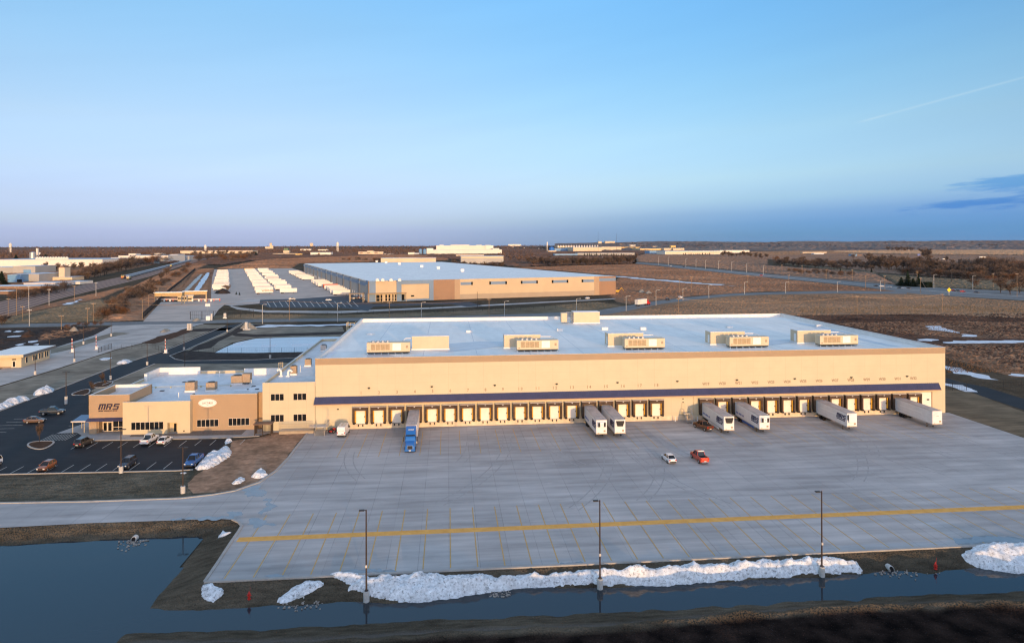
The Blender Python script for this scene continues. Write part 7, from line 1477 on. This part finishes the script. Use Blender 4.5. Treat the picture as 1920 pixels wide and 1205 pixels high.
def ever_proto(seed, H, W, n, name='evergreen_tree'):
    rr = random.Random(seed); b = MB(); t = thing(name, 'evergreen', 'tree', (0,0,0)); MB().tube((0,0,0),(0,0,H*.95),H*.03,H*.006,6).build('trunk', bark, t)
    for i in range(n):
        f = rr.random()**1.3; z = H*(.06+.9*f); r_ = W*(1-f)*rr.uniform(.35,1.0)*(1+.25*math.sin(f*40)); a = rr.uniform(0,6.28); s = Vector((r_*math.cos(a)*.6,r_*math.sin(a)*.6,z)); e = Vector((r_*math.cos(a),r_*math.sin(a),z-H*.03)); e += Vector((rr.uniform(-.3,.3),rr.uniform(-.3,.3),0)); u = Vector((-math.sin(a),math.cos(a),rr.uniform(-.4,.4)))*H*.025; b.add([s-u,s+u,e+u*.6,e-u*.6],[(0,1,2,3)])
    b.build('crown', needles, t); return t
tp = [tree_proto(1,12,1.25,1900,twig,'bare_tree',.10), tree_proto(2,13,1.0,1700,twig2,'bare_tree',.12), tree_proto(3,11,1.5,2000,twig,'bare_tree',.08), tree_proto(4,14,.8,1600,twig2,'bare_tree',.15)]
sp_ = [shrub_proto(11,6,1300,twig), shrub_proto(12,5,1100,rust), shrub_proto(13,7,1400,twig2)]
first = set()
def plant(protos, i, x, y, s, label, group, rz=None, sz=None, cat=None):
    pr = protos[i % len(protos)]; z = 0.0; rz = rnd.uniform(0,6.28) if rz is None else rz; scl = (s,s,sz or s)
    if id(pr) not in first:
        first.add(id(pr)); pr.location = (x,y,z); pr.rotation_euler = (0,0,rz); pr.scale = scl; pr['label'] = label; t = pr
        if group: pr['group'] = group
    else:
        t = dup(pr, (x,y,z), rz, label, group, scl)
        if not group and 'group' in t: del t['group']
    return t
def belt(protos, line, n, hpx, label, group, jx=3, jy=1.5, smin=.7):
    """n plants along a line of pixels; hpx is their height in the photograph"""
    segs = [math.hypot(line[i+1][0]-line[i][0], line[i+1][1]-line[i][1]) for i in range(len(line)-1)]; T = sum(segs)
    for i in range(n):
        d = T*(i+rnd.uniform(-.4,.4)+.5)/n; k = 0
        while k < len(segs)-1 and d > segs[k]: d -= segs[k]; k += 1
        f = max(0,min(1,d/segs[k])); px = line[k][0]+(line[k+1][0]-line[k][0])*f+rnd.uniform(-jx,jx); py = line[k][1]+(line[k+1][1]-line[k][1])*f+rnd.uniform(-jy,jy)
        x, y = P(px,py); hm = hpx*depth(x,y)/CF*rnd.uniform(smin,1.15); base = {0:12,1:13,2:11,3:14}[i % 4] if protos is tp else {0:6,1:5,2:7}[i % 3]
        plant(protos, i, x, y, hm/base, label, group)
belt(sp_, [(222,568),(252,559),(285,548)], 17, 17, 'bare shrub in the thicket between railway and trailer lot', 'thicket between railway and lot', 6, 4)
belt(tp, [(240,558),(285,540),(318,520)], 9, 20, 'bare tree in the thicket between railway and trailer lot', 'trees between railway and lot', 5, 5)
belt(sp_, [(296,541),(328,518),(360,500)], 18, 9, 'bare shrub in the far thicket along the perimeter fence', 'far thicket along the perimeter fence', 6, 4)
belt(sp_, [(185,598),(205,588),(235,592),(215,572)], 20, 17, 'bare rusty shrub on the slope beside the lot entrance', 'scrub beside the lot entrance', 9, 4)
belt(sp_, [(140,526),(180,515),(215,506),(260,498),(310,490)], 34, 17, 'dark bare shrub in the belt behind the railway', 'belt behind the railway', 5, 2.5)
belt(tp, [(158,524),(175,521),(205,512),(250,502)], 14, 24, 'bare tree in the belt behind the railway', 'trees behind the railway', 5, 2)
belt(sp_, [(25,562),(60,556),(95,550),(125,541)], 18, 16, 'bare shrub along the silver tracks at the left', 'scrub along the tracks', 7, 3)
belt(tp, [(80,505),(130,507),(185,505)], 16, 13, 'bare tree between the low sheds and the white factory', 'trees among the sheds', 6, 3)
belt(sp_, [(120,618),(150,612),(190,609)], 10, 8, 'rusty shrub on the dark plot along the cross road', 'scrub on the dark plot', 4, 1.5)
belt(tp, [(0,612),(8,606)], 3, 26, 'dark bare tree at the left photo edge beside the cross road', 'dark trees at the left edge', 3, 2)
belt(tp, [(990,497),(1060,499),(1130,497),(1192,493)], 54, 17, 'bare slender tree in the straight wood beyond the grey warehouse', 'straight wood beyond the warehouse', 2, 1.2, .8)
belt(tp, [(1000,494.5),(1080,496),(1190,491)], 26, 15, 'bare tree at the back of the straight wood', 'back of the straight wood', 3, .8, .8)
belt(tp, [(855,500),(900,503),(945,505)], 22, 14, 'bare tree in front of the grey roofed hall', 'trees before the grey roofed hall', 4, 2)
belt(sp_, [(640,488),(700,490),(810,489)], 14, 7, 'bare shrub along the russet field edge', 'scrub at the russet field', 6, 1.5)
belt(sp_, [(350,490),(400,487),(470,484),(420,491)], 26, 11, 'bare shrub at the near edge of the russet field', 'near scrub of the russet field', 8, 3)
belt(tp, [(355,482),(395,479),(450,480),(480,478)], 16, 11, 'bare tree along the thin tan building', 'trees along the thin tan building', 7, 2)
belt(tp, [(1350,480),(1400,482),(1440,485)], 22, 11, 'bare tree in the low wood right of the white and tan warehouse', 'low wood right of the warehouse', 4, 1.5)
belt(tp, [(1460,497),(1520,500),(1580,502),(1640,506)], 50, 16, 'bare tree in the belt beyond the highway, left part', 'belt beyond the highway left part', 6, 5)
belt(sp_, [(1480,511),(1540,514),(1600,517)], 22, 8, 'bare thin shrub in the row right behind the highway poles', 'thin row behind the highway poles', 5, 2)
belt(tp, [(1640,504),(1700,507),(1760,512),(1830,517),(1925,520)], 62, 26, 'bare tree in the belt beyond the highway, right part', 'belt beyond the highway right part', 7, 5)
belt(sp_, [(1690,514),(1760,519),(1830,523),(1925,527)], 50, 15, 'dark bare shrub in front of the right tree belt', 'shrubs before the right belt', 7, 3)
belt(sp_, [(1640,497),(1720,501),(1800,505),(1925,510)], 48, 15, 'bare shrub in the middle of the right tree belt', 'scrub inside the right belt', 8, 4)
belt(sp_, [(1450,494),(1520,496),(1600,499),(1650,502)], 30, 10, 'bare shrub in the left tree belt beyond the highway', 'scrub inside the left belt', 7, 4)
belt(sp_, [(1840,505),(1880,508),(1925,512)], 14, 22, 'tall dark shrub mass at the right end of the tree belt', 'scrub at the right end', 5, 5)
belt(tp, [(1600,487),(1650,490),(1720,492),(1800,494)], 22, 14, 'bare tree at the back of the right tree belt', 'back of the right belt', 8, 3)
belt(tp, [(1665,470),(1710,471)], 14, 9, 'bare tree in the clump on the golden field', 'clump on the golden field', 5, 1)
belt(tp, [(1730,488),(1740,486)], 2, 24, 'tall round bare tree rising above the right belt', 'tall trees above the belt', 3, 1, .95)
for px, py, h, lab in ((1876,549,34,'bare street tree right of the highway cars, left one of three'),(1894,552,38,'bare street tree right of the highway cars, middle one of three'),(1912,549,36,'bare street tree right of the highway cars, right one of three'),(1828,541,22,'small bare tree behind the dark blue highway car')):
    x, y = P(px,py); plant(tp, px, x, y, h*depth(x,y)/CF/12, lab, None)
ev = [ever_proto(31,14,4.2,900)]
for px, py, hpx, wide, lab in ((1702,536,30,1.2,'tall dark spruce beside the highway'),(1722,535,22,1.3,'dark evergreen next to the tall spruce'),(1690,536,17,2.6,'broad low dark evergreen left of the tall spruce'),(1712,537,16,3.0,'broad low dark evergreen in front of the tall spruce'),(1576,512,10,1.2,'small dark evergreen beyond the highway poles'),(1634,511,9,1.3,'small dark evergreen left of the street pole'),(3,535,28,2.0,'dark rusty evergreen at the left photo edge'),(30,492,15,2.6,'dark evergreen in front of the left woods'),(85,487,11,3.0,'dark evergreen right of the silver silo'),(480,480,9,2.2,'dark evergreen at the russet field edge'),(598,479,8,1.6,'dark evergreen before the white gabled hall'),(1013,492,10,1.8,'dark evergreen among the houses by the straight wood')):
    x, y = P(px,py); k = hpx*depth(x,y)/CF/14; plant(ev, 0, x, y, k*wide, lab, None, sz=k)
for i in range(16):
    x, y = P(1095+5.0*i+rnd.uniform(-2,2), 480.8); k = 6.5*depth(x,y)/CF/14; plant(ev, 0, x, y, k*1.4, 'small dark conifer in the row before the cream plant', 'conifers before the cream plant', sz=k*rnd.uniform(.7,1.2))
for i in range(12):
    x, y = P(1283+4.4*i+rnd.uniform(-2,2), 478.4); k = 4.5*depth(x,y)/CF/14; plant(ev, 0, x, y, k*1.6, 'small dark conifer before the white and tan warehouse', 'conifers before the white and tan warehouse', sz=k*rnd.uniform(.7,1.2))
t = thing('clipped_hedge', 'dark clipped block hedge beside the highway', 'hedge', (*P(1741,539),0)); b = MB(); rr = random.Random(8)
for i in range(1500):
    s = Vector((rr.uniform(-5,5),rr.uniform(0,5),rr.uniform(0,5.6))); d = Vector((rr.gauss(0,1),rr.gauss(0,1),rr.gauss(0,1))).normalized()*.8; u = d.orthogonal().normalized()*.4; b.add([s-u,s+u,s+d+u*.6,s+d-u*.6],[(0,1,2,3)])
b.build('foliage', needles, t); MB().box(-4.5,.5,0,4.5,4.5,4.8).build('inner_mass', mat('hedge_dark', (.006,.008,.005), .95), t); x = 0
# young trees and shrubs near the office
for px, py, h, lab in ((74,828,5.2,'young bare tree on the planting island in the car park'),(171,733,3.6,'young bare tree on the mulch bed left of the portal, left one'),(175,734,3.2,'young bare tree on the mulch bed left of the portal, right one'),(192,720,4.4,'young bare tree on the rear mulch island beside the drive'),(197,724,2.6,'small bare tree at the front of the rear mulch island'),(280,557,9,'golden young tree at the left row of trailers')):
    if px == 280: continue
    x, y = P(px,py); plant(tp, 3, x, y, h/14*.55, lab, None, sz=h/14)
x, y = P(426,548); plant(tp, 0, x, y, .75, 'small rusty tree in front of the left trailer row', None)
lowsh = [shrub_proto(41,1.4,160,needles,'clipped_shrub')]
for i, (px, py) in enumerate([(720,579.5),(724,579.4),(729,579.3),(743,579),(747,579),(752,578.8),(806,578),(830,577),(889,569),(893,568.8),(897,568.7),(901,568.5),(912,568.2),(916,568),(928,567.6),(934,567.3),(940,567),(958,566),(966,565.5),(974,565),(640,577),(655,577),(660,577.5),(422,581),(428,582),(440,585),(446,585),(468,582),(500,578.5),(508,579)]):
    x, y = P(px,py); plant(lowsh, 0, x, y, rnd.uniform(.9,1.5), 'small dark round shrub in the planted rows before the grey warehouse', 'shrubs before the grey warehouse')
for px, py in ((443,552),(449,553)):
    x, y = P(px,py); k = 6*depth(x,y)/CF/14; plant(ev, 0, x, y, k*1.3, 'small dark conifer at the lot entrance bend', 'conifers at the lot entrance', sz=k)
# far woods: a mass of crowns nobody could count
def woods(name, label, areas, m, seed):
    rr = random.Random(seed); b = MB()
    for (x0,x1,y0,y1,n,hm) in areas:
        for i in range(n):
            px = rr.uniform(x0,x1); v = rr.random(); py = y0+(y1-y0)*v; x, y = P(px,py); D = depth(x,y); r_ = rr.uniform(.5,1.0)*hm*.6; h = hm*rr.uniform(.65,1.15)
            for k in range(8):
                a = rr.uniform(0,6.28); d = Vector((math.cos(a)*rr.uniform(.2,1),math.sin(a)*rr.uniform(.2,1),rr.uniform(.1,1.0))); c = Vector((x+d.x*r_,y+d.y*r_,h*d.z*.9)); s = hm*rr.uniform(.18,.38)
                b.add([c+Vector((-s,rr.uniform(-s,s),-s*.6)), c+Vector((s,rr.uniform(-s,s),-s*.6)), c+Vector((rr.uniform(-s,s)*.5,rr.uniform(-s,s),s*1.1))], [(0,1,2)])
    o = b.build(name, m); o['kind'] = 'stuff'; o['label'] = label; return o
wm = mat('far_woods', (0.065,0.042,0.035), 0.95, 0, 0.02, col2=(0.15,0.098,0.076), space='World', detail=4, spec=0.02)
wm2 = mat('far_woods_dark', (0.045,0.034,0.033), 0.95, 0, 0.01, col2=(0.10,0.072,0.062), space='World', detail=4, spec=0.02)
woods('far_woods','brown leafless woods along the left horizon',[(-60,340,465.5,485,1500,11),(340,500,465.5,471,300,11),(480,800,465.2,474.5,1100,12),(-60,500,463.6,465.5,380,22),(500,960,462.2,464.5,380,24),(940,1060,460.8,466,240,16),(560,800,472,478,160,9),(930,1000,466,490,140,9)], wm, 3)
woods('far_woods','dark woods and hedgerows towards the eastern hills',[(1190,1560,460,465,420,13),(1300,1560,465,468.5,180,10),(1560,1960,461.5,464,240,11),(1400,1700,467,470,160,9),(960,1400,459.5,461,240,22)], wm2, 5)
b = MB(); rr = random.Random(77)      # tree fringe on the ridge of the hills
for i in range(1500):
    px = rr.uniform(1060,2000); D = rr.choice((5600,6500,7200,8200,9000)); j = int((px-1040)/50) if px < 1800 else 15
    x, y = PD(px, D); hit = None
    top = np.interp(px,[h[0] for h in HILL],[h[1] for h in HILL]); zr = CH-((px-960)*SR+(top+.5-CY)*CR)/CF*9000; fr_ = np.interp(D,[4300,5600,7200,9000],[0,.35,.8,1.0]); z = max(0,zr)*fr_*.97
    if fbm(px/35, D/1500, 9) < -.02: continue
    s = rr.uniform(7,15)
    for k in range(4): c = Vector((x+rr.uniform(-16,16),y+rr.uniform(-16,16),z+rr.uniform(2,9))); b.add([c+Vector((-s,0,-6)),c+Vector((s,rr.uniform(-5,5),-6)),c+Vector((rr.uniform(-5,5),0,s*.55))],[(0,1,2)])
o = b.build('far_woods', wm2); o['kind'] = 'stuff'; o['label'] = 'wooded fringe on the crest of the eastern hills'
# reeds and rough grass at the field edge and on the near banks
def grass(name, label, areas, m, seed, h, w_):
    rr = random.Random(seed); b = MB()
    for poly, n in areas:
        xs_ = [p[0] for p in poly]; ys_ = [p[1] for p in poly]
        for i in range(n):
            px, py = rr.uniform(min(xs_),max(xs_)), rr.uniform(min(ys_),max(ys_)); x, y = P(px,py); z = gz(x,y); hh = h*rr.uniform(.4,1.2); a = rr.uniform(0,3.14); u = Vector((math.cos(a),math.sin(a),0))*w_; e = Vector((rr.uniform(-.3,.3)*h,rr.uniform(-.3,.3)*h,hh)); c = Vector((x,y,z)); b.add([c-u,c+u,c+e],[(0,1,2)])
    o = b.build(name, m); o['kind'] = 'stuff'; o['label'] = label
reed = mat('straw_reed', (0.17,0.115,0.062), 0.9, 0, .3, col2=(0.28,0.19,0.10), space='World', spec=.05)
grass('rough_grass','tall straw coloured grass at the straw field edge',[([(1500,577),(1920,588)],3500),([(1640,574),(1830,580)],1200)], reed, 2, 1.3, .14)
grass('rough_grass','brown stubble in the wet field right of the cold store',[([(1775,648),(1925,698)],6000),([(1600,606),(1925,628)],4500)], mat('brown_stubble', (0.10,0.06,0.035), .9, 0, .3, col2=(0.20,0.12,0.07), space='World', spec=.05), 4, .55, .12)
# ================================================================ CAMERA, SKY, SUN
cam = bpy.data.cameras.new('camera'); cam.sensor_width = 36.0; cam.lens = 24.0; cam.clip_start = 0.5; cam.clip_end = 80000
cam.shift_y = -(602.5-CY)/1920
co = bpy.data.objects.new('camera', cam); COL.objects.link(co)
f = Vector((FW[0],FW[1],0)); r0 = Vector((RT[0],RT[1],0)); u0 = Vector((0,0,1))
r = r0*math.cos(ROLL)-u0*math.sin(ROLL); u = u0*math.cos(ROLL)+r0*math.sin(ROLL)
M = Matrix((r, u, -f)).transposed().to_4x4(); M.translation = Vector((0,0,CH)); co.matrix_world = M
sc.camera = co
SE = R(3.7); AZ = R(18.5)
sd_ = Vector((math.sin(AZ)*RT[0]-math.cos(AZ)*FW[0], math.sin(AZ)*RT[1]-math.cos(AZ)*FW[1], 0)).normalized(); sdir = Vector((sd_.x*math.cos(SE), sd_.y*math.cos(SE), math.sin(SE)))
sun = bpy.data.lights.new('sun', 'SUN'); sun.energy = 2.0; sun.angle = R(0.5); sun.color = (1.0,0.635,0.30)
so_ = bpy.data.objects.new('sun', sun); COL.objects.link(so_); so_.rotation_euler = sdir.to_track_quat('Z','Y').to_euler()
world = bpy.data.worlds.new('World'); sc.world = world; world.use_nodes = True
nt = world.node_tree; n = nt.nodes; l = nt.links; bg = n['Background']
sky = n.new('ShaderNodeTexSky'); sky.sky_type = 'NISHITA'; sky.sun_disc = False; sky.sun_elevation = SE; sky.sun_rotation = math.atan2(sd_.x, sd_.y); sky.altitude = 250; sky.air_density = 1.0; sky.dust_density = 0.3; sky.ozone_density = 4.0
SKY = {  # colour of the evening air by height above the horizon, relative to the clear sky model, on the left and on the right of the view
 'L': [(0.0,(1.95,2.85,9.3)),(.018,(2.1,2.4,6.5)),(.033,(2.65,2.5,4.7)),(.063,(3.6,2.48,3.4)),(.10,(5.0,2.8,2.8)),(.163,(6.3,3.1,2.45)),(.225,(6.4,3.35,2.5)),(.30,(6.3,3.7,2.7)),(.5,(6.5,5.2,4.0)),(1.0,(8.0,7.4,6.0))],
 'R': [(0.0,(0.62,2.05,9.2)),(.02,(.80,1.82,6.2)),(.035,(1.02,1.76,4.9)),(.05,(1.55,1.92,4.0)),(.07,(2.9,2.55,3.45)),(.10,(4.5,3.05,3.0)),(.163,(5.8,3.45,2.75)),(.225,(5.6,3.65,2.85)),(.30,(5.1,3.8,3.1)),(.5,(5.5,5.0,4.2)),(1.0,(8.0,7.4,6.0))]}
def math_(op, a, b=None, clamp=False):
    m = n.new('ShaderNodeMath'); m.operation = op; m.use_clamp = clamp
    for k, v in ((0,a),(1,b)):
        if v is None: continue
        if isinstance(v, (int,float)): m.inputs[k].default_value = v
        else: l.new(v, m.inputs[k])
    return m.outputs[0]
def rng(v, a, b, c=0.0, d=1.0, smooth=True):
    m = n.new('ShaderNodeMapRange'); m.interpolation_type = 'SMOOTHSTEP' if smooth else 'LINEAR'; l.new(v, m.inputs['Value'])
    for k, q in zip(('From Min','From Max','To Min','To Max'), (a,b,c,d)): m.inputs[k].default_value = q
    return m.outputs['Result']
def dotv(v, vec):
    d = n.new('ShaderNodeVectorMath'); d.operation = 'DOT_PRODUCT'; l.new(v, d.inputs[0]); d.inputs[1].default_value = vec; return d.outputs['Value']
def mixc(f, a, b, mode='MIX'):
    m = n.new('ShaderNodeMix'); m.data_type = 'RGBA'; m.blend_type = mode
    for k, v in ((0,f),(6,a),(7,b)):
        if isinstance(v, (int,float)): m.inputs[k].default_value = v
        elif isinstance(v, tuple): m.inputs[k].default_value = (*v,1)
        else: l.new(v, m.inputs[k])
    return m.outputs[2]
tcw = n.new('ShaderNodeTexCoord'); dirv = tcw.outputs['Generated']; sx = n.new('ShaderNodeSeparateXYZ'); l.new(dirv, sx.inputs[0]); zz = sx.outputs['Z']
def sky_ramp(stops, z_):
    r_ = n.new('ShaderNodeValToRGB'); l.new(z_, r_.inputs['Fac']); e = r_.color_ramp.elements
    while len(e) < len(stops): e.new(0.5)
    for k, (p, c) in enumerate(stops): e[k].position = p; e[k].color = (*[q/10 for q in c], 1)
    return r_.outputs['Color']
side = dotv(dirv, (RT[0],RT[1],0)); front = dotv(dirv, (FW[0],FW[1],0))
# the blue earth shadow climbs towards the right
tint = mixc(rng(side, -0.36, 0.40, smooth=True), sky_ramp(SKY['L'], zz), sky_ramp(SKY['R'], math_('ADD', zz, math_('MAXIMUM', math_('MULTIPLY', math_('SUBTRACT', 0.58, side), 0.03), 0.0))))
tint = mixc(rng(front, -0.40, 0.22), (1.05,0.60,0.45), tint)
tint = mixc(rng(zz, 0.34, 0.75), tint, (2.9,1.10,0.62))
# thin evening clouds low on the right
nzw = n.new('ShaderNodeTexNoise'); nzw.inputs['Scale'].default_value = 1.0; nzw.inputs['Detail'].default_value = 7; nzw.inputs['Roughness'].default_value = 0.6
cb_ = n.new('ShaderNodeCombineXYZ'); l.new(math_('MULTIPLY', side, 14.0), cb_.inputs[0]); l.new(math_('MULTIPLY', math_('SUBTRACT', zz, math_('MULTIPLY', side, 0.07)), 85.0), cb_.inputs[1]); cb_.inputs[2].default_value = 3.7; l.new(cb_.outputs[0], nzw.inputs['Vector'])
z2 = math_('SUBTRACT', zz, math_('MULTIPLY', math_('SUBTRACT', side, 0.56), 0.10))
def band(c, w): return rng(math_('ABSOLUTE', math_('SUBTRACT', z2, c)), w, 0.0)
cl_ = math_('MAXIMUM', math_('MULTIPLY', band(0.066, 0.019), rng(side, 0.52, 0.575)), math_('MULTIPLY', band(0.049, 0.015), rng(side, 0.475, 0.56)))
cl_ = math_('MULTIPLY', rng(math_('ADD', math_('MULTIPLY', cl_, 0.9), math_('MULTIPLY', math_('SUBTRACT', nzw.outputs['Fac'], 0.5), 4.2)), 0.05, 1.1), rng(cl_, 0.02, 0.25))
tint = mixc(math_('MULTIPLY', cl_, 0.8), tint, mixc(1.0, tint, (0.33,0.62,0.92), 'MULTIPLY'))
# high streaks brightening the air above the shadow, and an old condensation trail
nz3 = n.new('ShaderNodeTexNoise'); nz3.inputs['Scale'].default_value = 1.0; nz3.inputs['Detail'].default_value = 5
cb2 = n.new('ShaderNodeCombineXYZ'); l.new(math_('MULTIPLY', side, 2.2), cb2.inputs[0]); l.new(math_('MULTIPLY', math_('SUBTRACT', zz, math_('MULTIPLY', side, 0.16)), 24.0), cb2.inputs[1]); l.new(cb2.outputs[0], nz3.inputs['Vector'])
tint = mixc(1.0, tint, mixc(rng(nz3.outputs['Fac'], .3, .7), (0.985,0.985,0.99), (1.02,1.015,1.01)), 'MULTIPLY')
def pdir(px, py):
    v = Vector((FW[0],FW[1],0))+Vector((RT[0],RT[1],0))*((px-960)/CF)+Vector((0,0,1))*((CY-py)/CF); return v.normalized()
d1 = pdir(1593,236); d2 = pdir(1925,147); nn_ = d1.cross(d2).normalized(); ax_ = (d2-d1).normalized()
s0_, s1_ = d1.dot(ax_), d2.dot(ax_)
al = dotv(dirv, tuple(ax_)); di = math_('ABSOLUTE', math_('ADD', dotv(dirv, tuple(nn_)), math_('MULTIPLY', math_('SUBTRACT', nz3.outputs['Fac'], 0.5), 0.002)))
trail = math_('MULTIPLY', rng(di, 0.0021, 0.0003), rng(al, s0_, s0_+0.03))
trail = math_('MULTIPLY', trail, rng(nzw.outputs['Fac'], 0.25, 0.6, 0.35, 1.0))
tint = mixc(math_('MULTIPLY', trail, 0.42), tint, mixc(1.0, tint, (1.55,1.22,1.05), 'MULTIPLY'))
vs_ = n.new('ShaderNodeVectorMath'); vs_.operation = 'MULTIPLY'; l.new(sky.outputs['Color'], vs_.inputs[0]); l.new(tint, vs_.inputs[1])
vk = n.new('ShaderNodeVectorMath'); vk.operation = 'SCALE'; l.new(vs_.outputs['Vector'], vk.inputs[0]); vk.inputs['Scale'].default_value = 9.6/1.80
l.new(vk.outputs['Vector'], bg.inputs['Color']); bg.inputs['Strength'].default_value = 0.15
sc.view_settings.view_transform = 'Standard'; sc.view_settings.look = 'None'; sc.view_settings.exposure = 0.85; sc.view_settings.gamma = 1.0
sc.cycles.use_denoising = True
sc.cycles.pixel_filter_type = 'BLACKMAN_HARRIS'; sc.cycles.filter_width = 1.25
# ================================================================ THE AIR
hz_ = MB().box(-14500,-8000,-3.2,14500,15500,160).build('haze', [bpy.data.materials.new('air')]); hz_['kind'] = 'stuff'; hz_['label'] = 'thin evening haze'
hm_ = hz_.data.materials[0]; hm_.use_nodes = True; hn = hm_.node_tree; hn.nodes.remove(hn.nodes['Principled BSDF'])
pv = hn.nodes.new('ShaderNodeVolumePrincipled'); pv.inputs['Color'].default_value = (0.75,0.82,0.95,1); pv.inputs['Density'].default_value = 0.000008; pv.inputs['Anisotropy'].default_value = 0.2
hn.links.new(pv.outputs['Volume'], hn.nodes['Material Output'].inputs['Volume'])
